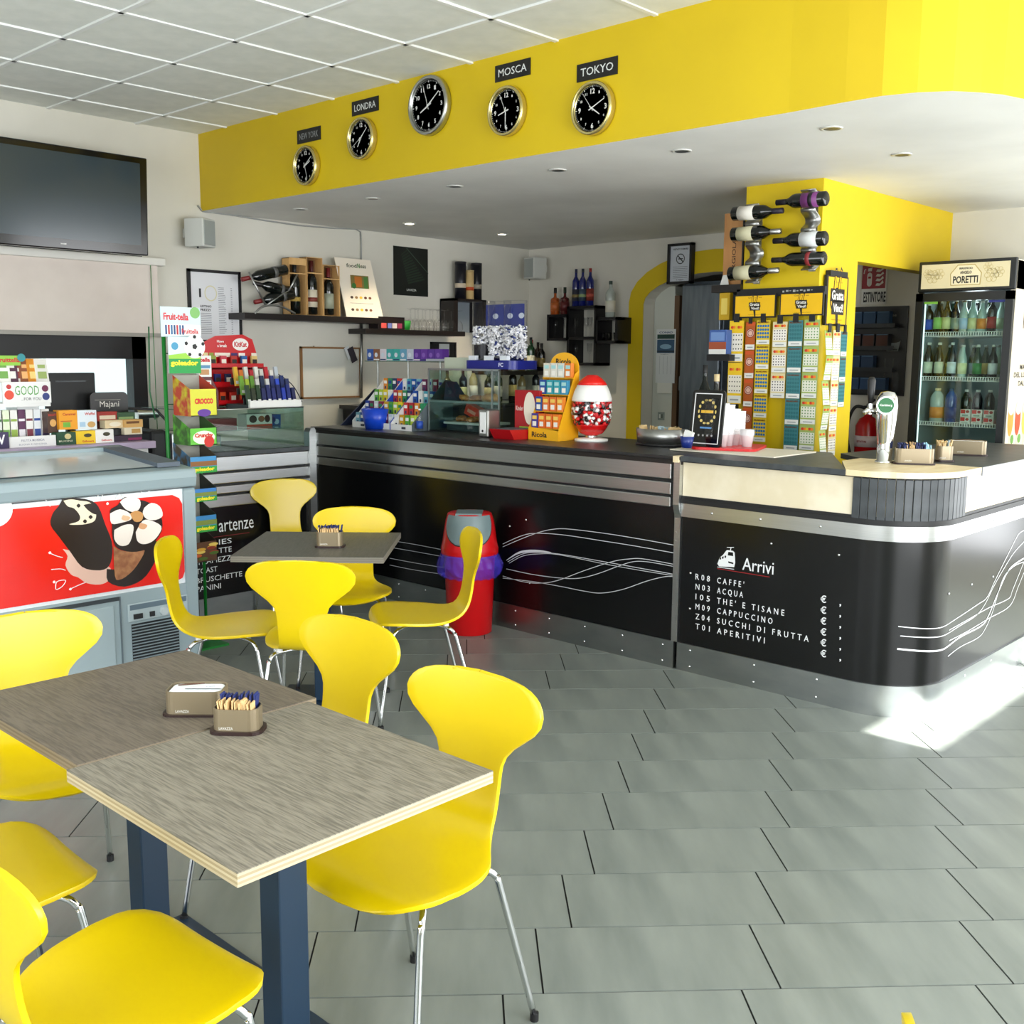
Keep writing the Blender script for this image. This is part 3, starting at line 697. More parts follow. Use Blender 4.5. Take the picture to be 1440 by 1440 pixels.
# monitor on the desk
mo = thing('cash_monitor', 'black monitor standing behind the biscuit boxes on the lilac desk', 'monitor', (AY(99, 560, 6.2).x, 6.2, 1.095), 0)
MB().box((0, 0, .26), (.30, .03, .26), BLACKM).build('screen_housing', mo, bevel=.006)
MB().box((0, -.016, .34), (.18, .004, .008), mat('2b3137', .3)).build('grille', mo)
MB().box((0, .02, .08), (.05, .03, .16), BLACKM).build('neck', mo); MB().box((0, .02, .008), (.18, .14, .016), BLACKM).build('foot', mo)
cc = thing('boxed_caramel', 'black chocolate display card with white script beside the monitor', 'carton', (2.98, 6.1, 1.10), 0)
MB().prism(rr(.235, .24, .03, cy=.15), -.008, .008, mat('0f0d0d', .3), frameT((0, 0, 0), (1, 0, 0), (0, 0, 1))).build('card', cc)
b = MB(); T = FT(-.0095)
b.text('Majani', C('e8e4dc'), T, w=.12, cx=0, cy=.195).rect(-.09, .224, .07, .226, C('b9b4a8'), T).rect(-.1, .05, .1, .10, C('6a2a18'), T, -.0001)
for k in range(6): b.disc(-.08+.032*k, .085+.006*(k % 2), .017, C(['8c3a1e', '4a1c10', 'a8552c'][k % 3]), T, -.0003-.0001*k)
b.build('print', cc)
# white tiered candy stand, far left
st = thing('tiered_display', 'white tiered cardboard stand of fruit chews at the left edge of the desk', 'display stand', (0, 0, 0))
cx, zb, w, h = RYb(-60, 597, 68, 628, 5.82)
MB().bb((1.7, 5.86, 1.095), (2.42, 6.2, 1.10), wh).build('base_shelf', st)
q = RYb(4, 537, 72, 567, 5.85)
MB().box((q[0], 5.86, q[1]+q[3]/2), (q[2], .012, q[3]), wh).build('header_card', st)
b = MB(); T = frameT((q[0], 5.853, q[1]), (1, 0, 0), (0, 0, 1))
b.text('GOOD', C('59a04c'), T, w=q[2]*.5, h=.05, cx=0, cy=q[3]*.60).text('...FOR YOU', C('3b3b46'), T, w=q[2]*.42, cx=.02, cy=q[3]*.2)
b.disc(-q[2]*.37, q[3]*.4, .025, C('e0492f'), T); b.disc(-q[2]*.37, q[3]*.78, .013, C('c02a2a'), T); b.disc(q[2]*.39, q[3]*.3, .02, C('2b3a7a'), T); b.disc(q[2]*.38, q[3]*.68, .018, C('6b2146'), T)
b.build('print', st)
MB().bb((q[0]-q[2]/2-.2, 5.866, q[1]-.02), (q[0]+q[2]/2, 6.12, q[1]+.0), wh).build('tray', st)
MB().bb((q[0]-.02, 5.95, 1.1), (q[0]+.1, 6.1, q[1]-.02), mat('dfe3e2', .4)).build('upright', st)
q = RYb(-6, 500, 28, 514, 5.95)
MB().box((q[0], 5.95, q[1]+q[3]/2), (q[2], .008, q[3]), C('8cc63f')).build('topper', st)
MB().text('Fruittella', C('d3202a'), frameT((q[0], 5.945, q[1]), (1, 0, 0), (0, 0, 1)), w=q[2]*.95, cx=0, cy=.03, bold=.03).build('lettering', st)
MB().disc(0, 0, .022, C('2c8c94'), frameT(AY(30, 503, 5.94), (1, 0, 0), (0, 0, 1))).build('leaf_emblem', st)
pc = [('e8e6e0', '6fa34a'), ('4a1c3a', 'e8e6e0'), ('d9d4c8', '8a2f2a'), ('8a4a24', 'e8b070'), ('d98a1c', 'f2d080'), ('e8e6e0', '9fb36a')]
for k in range(6):
    x = 4+11*k; c = RYb(x-4, 515-2, x+9, 542, 5.93)
    pack('chew_bag', 'pouch of fruit chews in the top tier, %s front' % ['pale green-marked', 'dark plum', 'cream and maroon', 'brown', 'orange', 'pale olive-marked'][k], 'sweets', (c[0], 5.96, q[1]*0+RYb(x, 537, x+9, 538, 5.93)[1]), (.075, .03, .13), 0, pc[k][0],
         [(-.35, .15, .35, .45, pc[k][1]), (-.3, .6, .3, .75, pc[k][1])], rot=(-.15, 0, -.1+.05*k))
for k in range(7):
    x = 2+11*k-6; c = RYb(x, 583, x+10, 620, 5.90)
    col = [('dfe0da', '3c6b3a'), ('e5efd0', '6fa34a'), ('ece9e4', '94b048'), ('5a2450', 'e9e4ea'), ('efece8', '7a2a3a'), ('e9ecee', '2a4a9a'), ('eeebe6', '4a3a5a')][k]
    pack('chew_bag', 'pouch of fruit chews in the lower tier, %s' % ['green at the frame edge', 'pale lime', 'cream with green', 'purple', 'white with maroon', 'white with blue', 'white with violet'][k], 'sweets', (c[0], 5.94, 1.125), (.048, .025, .165), 0, col[0],
         [(-.35, .1, .35, .35, col[1]), (-.35, .62, .35, .70, col[1])])
q = RYb(14, 612, 80, 627, 5.78)
tf_ = pack('tray_front', 'white printed shelf strip before the lower chew pouches', 'display stand', (q[0], 5.80, 1.095), (q[2], .02, q[3]), 0, 'f1f0ee', (), [('FRUTTA MORBIDA', 0, .62, .5, .22, '9a9aa6'), ('BUONA E GENUINA', 0, .25, .6, .16, 'b0b0b8')])
tf_.parent = st; del tf_['category']
q = RYb(-8, 606, 13, 629, 5.77)
pack('violet_box', 'violet box with a large white V at the left frame edge', 'carton', (q[0], 5.79, 1.095), (q[2], .03, q[3]), 0, '2f2350', (), [('V', 0, .55, .5, .6, 'ffffff', .03)])
# biscuit and caramel cartons
def desk(name, lab, x0, y0, x1, y1, Y, col, pr=(), te=(), d=.07, z=None):
    q = RYb(x0, y0, x1, y1, Y)
    return pack(name, lab, 'carton', (q[0], Y+d/2, q[1] if z is None else z), (q[2], d, q[3] if z is None else q[3]+q[1]-z), 0, col, pr, te)
desk('biscuit_carton', 'dark green biscuit carton on the lilac desk, lowest row', 80, 608, 107, 626, 5.80, '1f4a30', [(-.1, .45, .25, .9, 'd8c890', 'o')], [('BUONI', -.05, .3, .7, .14, 'e8e4c8')], z=1.095)
desk('biscuit_carton', 'bright yellow biscuit carton in the lowest row on the desk', 107, 606, 134.5, 625, 5.80, 'f0c81c', [(-.1, .5, .3, .8, '3f3a1c', 'o')], [('Galbusera', .1, .2, .6, .16, 'c8281c', .02)], z=1.095)
desk('biscuit_carton', 'white biscuit carton in the lowest row on the desk', 134.5, 604, 160, 623, 5.80, 'f2f0ea', [(-.1, .5, .3, .8, '3f3a1c', 'o')], [('Galbusera', .1, .2, .6, .16, 'c8281c', .02)], z=1.095)
zt = 1.095+.0
desk('biscuit_carton', 'orange carton of caramels, upper row beside the white one', 83, 577, 109, 604, 5.83, 'eea01c', [(-.3, .12, .1, .38, '6fae3a'), (-.42, .42, .2, .46, 'b8541c')], [('Caramel', .05, .8, .7, .14, 'b8281c', .02)])
desk('biscuit_carton', 'pale blue-white carton of waffles in the upper row', 109, 577, 136, 604, 5.83, 'dfe8ee', [(.0, .1, .42, .42, 'c9a060', 'o'), (-.4, .15, -.1, .4, 'a8c8e0')], [('Waffel', .15, .82, .55, .14, 'c8281c', .02)])
desk('biscuit_carton', 'brown biscuit pouch between the chews and the orange carton', 67, 579, 82, 609, 5.86, '4a2c1c', [(-.3, .3, .3, .65, 'd8a860', 'o')], [('BISCOTTI', 0, .85, .8, .1, 'd02a20')])
desk('biscuit_carton', 'red-topped round biscuit tin on the desk, left of two', 137, 579, 165, 592, 5.92, 'a8281c', [(-.4, .2, .4, .6, 'e8d8c0')], z=None)
desk('biscuit_carton', 'dark green biscuit tin at the back of the desk', 164, 580, 190, 592, 5.92, '27502c', [(-.4, .2, .4, .5, '8ca86a')])
desk('biscuit_carton', 'cream biscuit carton under the red tin', 148, 591, 176, 602, 5.85, 'e6cfa2', [(-.3, .2, .3, .8, 'f4e8d0', 'o')])
desk('biscuit_carton', 'tan biscuit carton at the right end, upper', 175, 590, 201, 601, 5.83, 'd8a860', [(-.4, .5, .3, .8, '7a4a1c')])
desk('biscuit_carton', 'cream and gold biscuit carton at the right end, middle', 175, 601, 200, 611, 5.82, 'eadfc4', [(-.1, .2, .4, .8, 'c89a50')])
desk('biscuit_carton', 'dark violet chocolate carton, lying flat at right of the lowest row', 160, 612, 200, 623, 5.81, '2c1430', [(.0, .15, .48, .55, '8c1c58')], z=1.095)
desk('biscuit_carton', 'black chocolate carton stacked under the gold carton', 160, 603, 176, 613, 5.86, '15151c')

# ------------------------------------------------------------------ ice cream chest freezer
fz = thing('chest_freezer', 'grey ice cream chest freezer with a red picture front and glass top', 'freezer', (0, 0, 0))
FY = 4.65; FX1 = 2.685; FX0 = 1.10; FB = 5.34
GR = mat('8fa0a6', .35, name='grey_enamel'); GRD = mat('5b686f', .4); LW = mat('dfe5e8', .35)
b = MB(); prof = [(FY+.04, .10), (FY, .30), (FY-.005, .95), (FB, 1.02), (FB, .10)]
b.prism([(y, z) for y, z in prof], FX0, FX1-.05, LW, frameT((0, 0, 0), (0, 1, 0), (0, 0, 1))); b.build('body', fz, bevel=.004)
b = MB(); b.prism([(FY-.02, .955), (FY-.03, 1.005), (FY-.02, 1.045), (FY+.06, 1.052), (FB, 1.10), (FB, 1.03), (FY+.05, .96)], FX0, FX1, GR, frameT((0, 0, 0), (0, 1, 0), (0, 0, 1)))
b.build('rim', fz, bevel=.012, seg=3)
b = MB(); b.prism([(FY-.012, .10), (FY-.02, .95), (FB, 1.02), (FB, .10)], FX1-.065, FX1-.005, GR, frameT((0, 0, 0), (0, 1, 0), (0, 0, 1))); b.build('corner_moulding', fz, bevel=.02, seg=3)
def onlid(y): return 1.055+(y-FY-.06)*.072
b = MB(); Tl = lambda x0, y0, x1, y1, m, dz: b.add([(x0, y0, onlid(y0)+dz), (x1, y0, onlid(y0)+dz), (x1, y1, onlid(y1)+dz), (x0, y1, onlid(y1)+dz)], [(0, 1, 2, 3)], m)
Tl(FX0+.05, FY+.07, FX1-.14, FB-.06, mat('d4dcde', .12), .003); b.build('glass_lid', fz, label='pale sliding glass lid')
b = MB()
for (a, c) in (((FX1-.16, FY+.05), (FX1-.04, FB-.02)), ((FX0+.03, FB-.09), (FX1-.05, FB-.03))):
    b.add([(x, y, onlid(y)+z) for z in (0, .022) for x, y in ((a[0], a[1]), (c[0], a[1]), (c[0], c[1]), (a[0], c[1]))], [(4, 5, 6, 7), (0, 1, 5, 4), (1, 2, 6, 5), (2, 3, 7, 6), (3, 0, 4, 7)], mat('4d5966', .4) if a[0] > 2 else GR)
b.build('lid_track', fz)
MB().bb((1.72, FY+.05, onlid(FY)+.006), (1.735, FB-.05, onlid(FB)+.012), GRD).build('lid_handle', fz, label='dark lid edge')
# red picture panel
T = frameT((0, FY-.0055, 0), (1, 0, 0), (0, 0, 1)) 
pan = MB(); zt_, zb_ = .935, .49
q0 = AY(262, 700, FY); px1 = AY(257, 760, FY).x
pan.prism([(FX0+.02, zb_+.01), (px1-.04, zb_+.01), (px1-.012, zb_+.02), (px1, zb_+.05), (px1, zt_-.06), (px1-.015, zt_-.03), (px1-.05, zt_-.012), (FX0+.02, zt_-.0)], 0, .002, noisy('d8140c', 'e8241a', 1.2, .2), T)
pan.build('picture_panel', fz, label='glossy red picture panel')
def FP(x, y): w = AY(x, y, FY-.008); return (w.x, w.z)
def cl(pts, n=3): 
    P = smoothpath([Vector((*FP(x, y), 0)) for x, y in pts+pts[:1]], n)[:-1]; return [(p.x, p.y) for p in P]
T = frameT((0, FY-.0082, 0), (1, 0, 0), (0, 0, 1)); CH_ = C('1d0f0e', .25); CRM = C('e9dcbe'); PK = C('e0b8a8')
b = MB(); k = 0
def lay(pts, m, n=3):
    global k; k += 1; b.poly(cl(pts, n), m, T, .0004*k)
lay([(88, 772), (95, 782), (92, 795), (100, 808), (110, 812), (122, 820), (140, 822), (152, 817), (158, 806), (150, 795), (120, 785), (100, 775)], PK)
lay([(150, 800), (152, 818), (175, 825), (200, 815), (215, 795), (222, 775), (218, 758), (205, 765), (190, 790), (165, 800)], CH_)
lay([(90, 698), (106, 700), (125, 703), (138, 712), (148, 738), (157, 762), (157, 785), (150, 799), (135, 802), (115, 797), (98, 775), (83, 755), (71, 738), (74, 722), (82, 712)], CH_)
lay([(89, 704), (100, 702), (112, 704), (125, 706), (132, 713), (135, 724), (132, 733), (120, 737), (106, 738), (97, 737), (110, 733), (112, 725), (104, 715), (95, 712)], CRM)
lay([(117, 710), (130, 708), (138, 715), (137, 723), (130, 722), (122, 716)], CH_)
for x, y in ((110, 711), (127, 727), (119, 733)): lay([(x-3, y), (x, y-3), (x+3, y), (x, y+3)], CH_, 2)
lay([(159, 768), (170, 774), (188, 776), (203, 774), (192, 795), (180, 808), (168, 815), (161, 810)], noisy('8a5434', 'b07a50', 30, .6))
lay([(157, 735), (158, 757), (165, 771), (185, 776), (205, 772), (220, 758), (228, 740), (222, 715), (205, 705), (195, 703), (175, 699), (165, 710), (154, 718)], CH_)
for pp in ([(168, 706), (175, 700), (186, 699), (196, 703), (196, 714), (188, 720), (176, 716)], [(154, 722), (168, 716), (182, 722), (184, 730), (170, 735), (156, 736)], [(202, 714), (212, 707), (224, 712), (228, 725), (218, 731), (206, 730), (200, 722)], [(160, 745), (174, 738), (186, 738), (186, 750), (180, 765), (168, 767), (160, 758)], [(190, 748), (200, 732), (212, 732), (226, 740), (222, 752), (212, 762), (200, 765), (192, 760)]): lay(pp, C('eadfd6'))
lay([(182, 722), (190, 718), (200, 722), (198, 732), (188, 733)], C('c08a4c')); lay([(172, 724), (182, 727), (178, 732), (170, 730)], C('d8b088')); lay([(196, 735), (206, 738), (202, 744), (194, 742)], C('d09a6c'))
b.build('ice_cream_picture', fz, label='picture of a chocolate ice cream bar and a cone')
b = MB()
for pts in ([(61, 700), (67, 706)], [(64, 709), (71, 712)], [(137, 698), (140, 692)], [(141, 703), (145, 694)], [(162, 701), (168, 694)], [(166, 703), (172, 696)]):
    (x0, z0_), (x1, z1_) = FP(*pts[0]), FP(*pts[1]); b.tube([(x0, FY-.009, z0_), (x1, FY-.009, z1_)], .0022, WHITE, 5)
for pts in ([(198, 692), (202, 684), (211, 683), (210, 690), (203, 694), (198, 692)], [(78, 827), (80, 818), (92, 816), (88, 824), (80, 829), (78, 827)], [(68, 777), (80, 782), (88, 784)], [(72, 801), (85, 800), (92, 802)], [(97, 829), (110, 823), (120, 819)]):
    b.tube(smoothpath([(*[FP(x, y)[0]], FY-.009, FP(x, y)[1]) for x, y in pts], 4), .002, WHITE, 5)
for x, y in ((69, 777), (98, 828), (75, 818), (194, 688), (150, 708)): b.disc(*FP(x, y), .006, WHITE, T, .008)
b.build('splash_lines', fz)
MB().disc(*FP(-8, 717), .075, WHITE, T, .003, 28).build('round_emblem', fz, label='white roundel cut by the frame edge')
# lower front: lid panel, control box, grille
T = frameT((0, FY-.004, 0), (1, 0, 0), (0, 0, 1))
MB().bb((FX0, FY-.012, .12), (FX1-.02, FY+.02, .482), GR).build('lower_front', fz)
xa = AY(166, 850, FY).x
MB().bb((FX0+.02, FY-.018, .14), (xa-.03, FY-.010, .43), mat('9aabb1', .35)).build('service_panel', fz, bevel=.003)
MB().bb((xa, FY-.018, .14), (xa+.006, FY-.011, .47), GRD).build('panel_seam', fz); MB().bb((FX0, FY-.0185, .452), (xa-.0, FY-.011, .470), mat('2a3238', .5)).build('panel_seam', fz)
x0, x1 = AY(180, 860, FY).x, AY(262, 860, FY).x
MB().bb((x0-.01, FY-.020, .338), (x1, FY-.011, .425), mat('a6b5ba', .35)).build('control_panel', fz, bevel=.004)
MB().bb((x0, FY-.0215, .395), (x1-.01, FY-.0195, .42), mat('5d6f7c', .4)).build('control_label', fz)
for xx, w_ in ((187, .045), (207, .025)):
    w = AY(xx+4, 863, FY); s_ = MB().box((w.x, FY-.022, .362), (w_, .008, .024), BLACKM).build('rocker_switch', fz); 
w = AY(227, 858, FY); MB().cyl((w.x, FY-.026, .366), .020, .014, mat('b9c2c6', .4), 'Y').build('thermostat_knob', fz); w = AY(243, 857, FY); MB().cyl((w.x, FY-.026, .366), .014, .012, mat('b9c2c6', .4), 'Y').build('power_knob', fz)
gx0, gx1 = AY(184, 900, FY).x, AY(250, 895, FY).x
MB().bb((gx0, FY-.0145, .10), (gx1, FY-.0115, .325), mat('10171c', .6)).build('grille_backing', fz)
for k in range(15):
    MB().bb((gx0, FY-.019, .105+.0148*k), (gx1, FY-.0145, .110+.0148*k), mat('7d8c93', .4)).build('grille_slat', fz)
MB().bb((FX0+.1, FY+.05, 0), (FX1-.1, FB-.05, .10), BLACKM).build('plinth', fz)

# ------------------------------------------------------------------ left display counter (Partenze)
PY = 5.57; PX0 = 3.22; PX1 = 4.06
dc = thing('display_counter', 'black Partenze display counter with steel boards and a glass case on top', 'counter', (0, 0, 0))
MB().bb((PX0, PY+.02, 0), (PX1-.01, 6.25, 1.0), BLACKM).build('carcass', dc)
for z0_, z1_ in ((.905, .992), (.83, .892), (.77, .815), (.69, .755)): MB().bb((PX0, PY-.012, z0_), (PX1-.03, PY+.02, z1_), STEEL).build('steel_board', dc, bevel=.004)
MB().bb((PX0, PY-.004, .144), (PX1-.03, PY+.02, .69), BLACK).build('front_panel', dc, label='glossy black front panel'); MB().bb((PX0, PY-.010, 0), (PX1-.03, PY+.02, .144), STEELK).build('kick_plate', dc)
MB().bb((PX0, PY-.02, .995), (PX1, 6.27, 1.02), SLATE).build('worktop', dc)
pts = [(PX1-.03, 0), (PX1-.03, 1.11), (PX1-.018, 1.135), (PX1+.01, 1.14), (PX1+.02, 1.12), (PX1+.02, 0)]
MB().prism(pts, -.03, .03, STEEL, frameT((0, PY, 0), (1, 0, 0), (0, 0, 1))).build('corner_post', dc, bevel=.004)
gz = 1.272
b = MB(); b.bb((PX0+.02, PY+.02, gz-.006), (PX1-.05, 6.2, gz), GLASSG); b.bb((PX0+.02, PY+.0, 1.02), (PX1-.05, PY+.006, gz), GLASSG); b.bb((PX1-.056, PY+.0, 1.02), (PX1-.05, 6.2, gz), GLASSG)
b.build('glass_case', dc, label='green-tinted glass case'); MB().bb((PX0+.02, PY+.02, 1.14), (PX1-.06, 6.0, 1.145), GLASSG).build('glass_shelf', dc)
MB().tube([(PX0+.02, PY, gz), (PX1-.05, PY, gz), (PX1-.05, 6.2, gz)], .004, ALU, 6).build('case_rim', dc)
def fitY(b, s, x, y, x2, h, Y, m):
    a = AY(x, y, Y); e = AY(x2, y, Y); b.text(s, m, frameT((a.x, Y, a.z), (1, 0, 0), (0, 0, 1)), w=e.x-a.x, h=h, cx=(e.x-a.x)/2, cy=h/2, space=1.)
b = MB(); fitY(b, 'artenze', 308, 748.5, 357, .066, PY-.0055, WP); b.build('lettering', dc)
b = MB()
for s, x, y, x2 in (('IES', 308, 766, 326), ('TTE', 308, 778, 326), ('TRAMEZZINI', 277, 795, 338), ('TOAST', 276, 808, 306), ('BRUSCHETTE', 276, 821, 341), ('PANINI', 276, 833, 311)):
    y2 = y-.14*(x-276)*0; fitY(b, s, x, y, x2, .032, PY-.0055, WP)
b.build('lettering', dc)
a = AY(300, 756, PY-.005); MB().bb((a.x, PY-.0055, a.z), (a.x+.25, PY-.005, a.z+.003), RP).build('underline', dc)
# cartons in the glass case
q = RYb(350, 590, 385, 610, 5.75)
pack('chocolate_carton', 'white and orange chocolate carton inside the left glass case', 'carton', (q[0], 5.82, 1.146), (.19, .1, .08), 0, 'efe6e0', [(-.5, 0, .5, .18, 'd8482c'), (-.4, .3, -.1, .9, '3a2018', 'o'), (-.05, .35, .2, .85, '8a4a2c', 'o'), (.2, .3, .42, .9, '2c1c1c', 'o')])
pack('chocolate_carton', 'blue crinkled sweet bag inside the left glass case', 'sweets', (3.93, 5.85, 1.146), (.13, .1, .07), 0, '1f4f9c', [(-.3, .2, .2, .8, '123070', 'o'), (.1, .1, .4, .6, 'b8c8e0', 'o')])
pack('chocolate_carton', 'flat maroon chocolate carton at the back of the left glass case', 'carton', (3.62, 5.95, 1.146), (.22, .1, .05), 0, '8c2428')
for k in range(3):
    pack('sandwich_box', 'clear pastry box in the left glass case, %s' % ['leftmost', 'middle', 'rightmost'][k], 'carton', (3.36+.1*k, 5.95, 1.021), (.09, .12, .07), 0, ['9aa8a4', '7c8c88', '868f94'][k], [(-.4, .1, .4, .4, 'c8b890')])

# ------------------------------------------------------------------ green wire candy stand
gs = thing('wire_stand', 'tall green wire sweet stand between the freezer and the Partenze panel', 'display stand', (0, 0, 0))
SX0 = AY(243, 600, 5.16).x; SX1 = SX0+.17; SY = 5.30
p_ = MB()
for x, y in ((SX0, 5.22), ): MB().tube([(x, y, .012), (x, y, 1.80)], .011, GREENM, 8).build('post', gs)
xr = AY(288, 820, 5.22).x; MB().tube([(xr, 5.22, .012), (xr, 5.22, 1.38)], .009, GREENM, 8).build('post', gs)
MB().bb((SX0-.02, 5.02, 0), (xr+.02, 5.34, .012), GREENM).build('base', gs)
w3 = mat('24613a', .4)
for z in (1.80, 1.60, 1.33): MB().tube([(SX0, 5.22, z), (xr, 5.22, z)], .0035, w3, 6).build('wire_rung', gs)
MB().tube([(SX0-.06, 5.26, 1.74), (SX0-.07, 5.26, 1.4), (SX0-.045, 5.26, 1.25)], .004, w3, 6).build('side_wire', gs)
q = RYb(225, 432, 281, 474, 5.21)
hd = MB().box((q[0], 5.205, q[1]+q[3]/2), (q[2], .004, q[3]), C('cfe4ea')).build('header_card', gs, label='pale blue fruit chew header card')
T = frameT((q[0]-q[2]/2, 5.202, q[1]), (1, 0, 0), (0, 0, 1)); b = MB(); w, h = q[2], q[3]
b.rect(.02, h*.05, w, h*.42, C('eef2f0'), T); b.text('Fruit-tella', C('d8303a'), T @ Matrix.Translation((0, 0, .0006)), w=w*.62, h=.038, cx=w*.38, cy=h*.68, bold=.03); b.text('Fruittella', C('c8202c'), T @ Matrix.Translation((0, 0, .0006)), w=w*.42, h=.026, cx=w*.72, cy=h*.2, bold=.03)
for k in range(7): b.rect(w*(.1+.07*k), h*.08, w*(.145+.07*k), h*.40, C(['2a4f80', 'b8303a', '3a6a9a'][k % 3]), T, .0003)
b.disc(w*.86, h*.83, .030, C('7fb86a'), T, .0006); b.build('print', hd)
q = RYb(236, 474, 281, 525, 5.16)
hd = MB().box((q[0], 5.155, q[1]+q[3]/2), (q[2], .004, q[3]), C('d4e2ea')).build('header_card', gs, label='header card with a football over green')
T = frameT((q[0]-q[2]/2, 5.152, q[1]), (1, 0, 0), (0, 0, 1)); b = MB(); w, h = q[2], q[3]
b.rect(0, 0, w, h*.40, C('1f9a48'), T); b.poly([(0, h*.4), (w, h*.4), (w, h*.62), (0, h*.5)], C('9ad048'), T, .0002)
b.text('goleador', C('f6ea30'), T @ Matrix.Translation((0, 0, .0012)), w=w*.86, h=.036, cx=w*.48, cy=h*.27, bold=.05)
b.disc(w*.82, h*.74, .062, C('f2f2f0'), T, .0005, 28); b.disc(w*.82, h*.74, .016, C('18181c'), T, .0008, 5)
for k in range(5): a_ = 2*PI*k/5+.3; b.disc(w*.82+.052*math.cos(a_), h*.74+.052*math.sin(a_), .011, C('18181c'), T, .0008, 5)
b.disc(w*.2, h*.75, .02, C('4a9ac0'), T, .0004); b.build('print', hd)
bins = [(537, 585, 'c9c814', 'CROCCO', 'd02a20', 'yellow', 'b8341c'), (592, 626, '5cb82c', 'Crunchy', 'c8281c', 'green', '2c5a1c'), (632, 665, '3a8ac0', 'goleador', 'f2e21c', 'blue over green, upper', '4a4030'), (677, 705, '3a80c8', 'goleador', 'f2e21c', 'blue over green, middle', '303a30'), (715, 748, '3a86c0', 'goleador', 'f2e21c', 'blue over green, lower', '303830'), (752, 790, '5a3418', '', 'd8a030', 'brown picture, lowest', '3a2414')]
for k, (y0, y1, col, tx_, tc_, nm, sc_) in enumerate(bins):
    x0 = 270 if k < 3 else 275
    q = RYb(x0-2, (y0+10), 305, y1, 5.0); w, h = q[2], q[3]
    bn = thing('sweet_bin', 'open cardboard bin of sweets on the green stand, %s' % nm, 'sweets', (q[0], 5.0, q[1]), 0, 'cardboard sweet bins on the green stand')
    T = FT(0); dd = .17
    b = MB(); b.box((0, .002, h/2), (w, .004, h), C(col, .35)); b.build('front', bn)
    b = MB(); b.add([(-w/2, 0, 0), (-w/2, dd, 0), (-w/2, dd, h+.07), (-w/2, 0, h)], [(0, 1, 2, 3)], noisy(col, sc_, 18, .4, lo=.3, hi=.55)); o = b.build('side', bn); sm_ = o.modifiers.new('t', 'SOLIDIFY'); sm_.thickness = .003; b = MB(); b.add([(w/2, 0, 0), (w/2, dd, 0), (w/2, dd, h+.07), (w/2, 0, h)], [(0, 1, 2, 3)], C(sc_, .4))
    o = b.build('side', bn); sm_ = o.modifiers.new('t', 'SOLIDIFY'); sm_.thickness = .003
    MB().bb((-w/2, 0, 0), (w/2, dd, .004), C('8a8a80')).bb((-w/2, dd-.004, 0), (w/2, dd, h+.07), C('9a9a90')).build('back', bn)
    b = MB(); b.box((0, dd/2, h*.35), (w-.02, dd-.02, .02), noisy('5a2418', '2a3a1c', 40, .5)); b.build('sweets', bn)
    if k > 1 and k < 5:
        b = MB(); T = FT(-.001); b.rect(-w/2, 0, w/2, h*.38, C('2c9a3a'), T); b.rect(-w/2, h*.42, w/2, h*.72, C('8a5a2c' if k == 2 else '7a8a3a'), T); b.rect(-.0, h*.45, w*.42, h*.68, C('e8d020'), T, -.0001)
        b.text(tx_, C(tc_), FT(-.002), w=w*.8, h=.026, cx=0, cy=h*.2, bold=.05); b.build('print', bn)
    elif k < 2:
        b = MB()
        if k: b.disc(0, h*.45, w*.42, C('e8f0d8'), FT(-.001), 0, 24, 1, .55); b.disc(.03, h*.2, .03, C('c8281c'), FT(-.0015))
        else: b.disc(0, h*.12, .04, C('5a2c8c'), FT(-.001), 0, 20, 1, .5)
        b.text(tx_, C(tc_), FT(-.002), w=w*.7, h=.03, cx=0, cy=h*.55, bold=.06); b.build('print', bn)
    else:
        b = MB()
        for j in range(9): b.disc(random.uniform(-w*.4, w*.4), h*random.uniform(.15, .85), .018, C(['d8a030', '8a2c14', 'e8c860', '4a6a1c', 'c85a1c'][j % 5]), FT(-.001-.0002*j), 0, 12, 1.6, .5)
        b.build('print', bn)
# further chew cartons hanging beside the header cards
for k, (x0, y0, x1, y1) in enumerate(((280, 500, 298, 530), (281, 535, 298, 548))):
    q = RYb(x0, y0, x1, y1, 5.24); pack('chew_carton', 'white carton with red lettering hung on the stand, %s' % ['upper', 'lower'][k], 'carton', (q[0], 5.26, q[1]), (q[2], .03, q[3]), 0, 'e6e6e2', [(-.45, .1, .3, .35, 'c09060'), (-.4, .4, .4, .55, '5a90b8')], [('tella', 0, .8, .8, .2, 'c8202c', .04)])

# ------------------------------------------------------------------ red chocolate rack and bars on the left glass case
rk = thing('chocolate_rack', 'red cardboard chocolate bar rack on the left glass case', 'display stand', (0, 0, 0))
Yk = 6.0; x0, x1 = AY(296, 560, Yk).x, AY(372, 560, Yk).x; zt_ = AY(335, 470, Yk).z
hx = (x1-x0)
b = MB(); RD = C('c4121a', .3)
b.prism([(x0, gz), (x1, gz), (x1+.0, zt_-.12), (x1-.03, zt_-.03), (x1-.10, zt_), (x0+.10, zt_-.012), (x0+.02, zt_-.05), (x0, zt_-.12)], 0, .01, RD, frameT((0, Yk+.09, 0), (1, 0, 0), (0, 0, 1)))
b.build('back_card', rk)
b = MB(); b.prism([(Yk-.10, gz), (Yk+.10, gz), (Yk+.10, zt_-.14), (Yk+.03, zt_-.22), (Yk-.10, gz+.10)], x0-.005, x0, C('7a1418', .35), frameT((0, 0, 0), (0, 1, 0), (0, 0, 1))); b.build('side_panel', rk)
for k, zz in enumerate((gz+.005, gz+.12, gz+.235)):
    MB().bb((x0, Yk-.10+.05*k, zz), (x1, Yk+.09, zz+.008), RD).bb((x0, Yk-.10+.05*k, zz), (x1, Yk-.096+.05*k, zz+.035), RD).build('tray', rk)
b = MB(); T = frameT((x0, Yk+.0795, gz), (1, 0, 0), (0, 0, 1)); H_ = zt_-gz
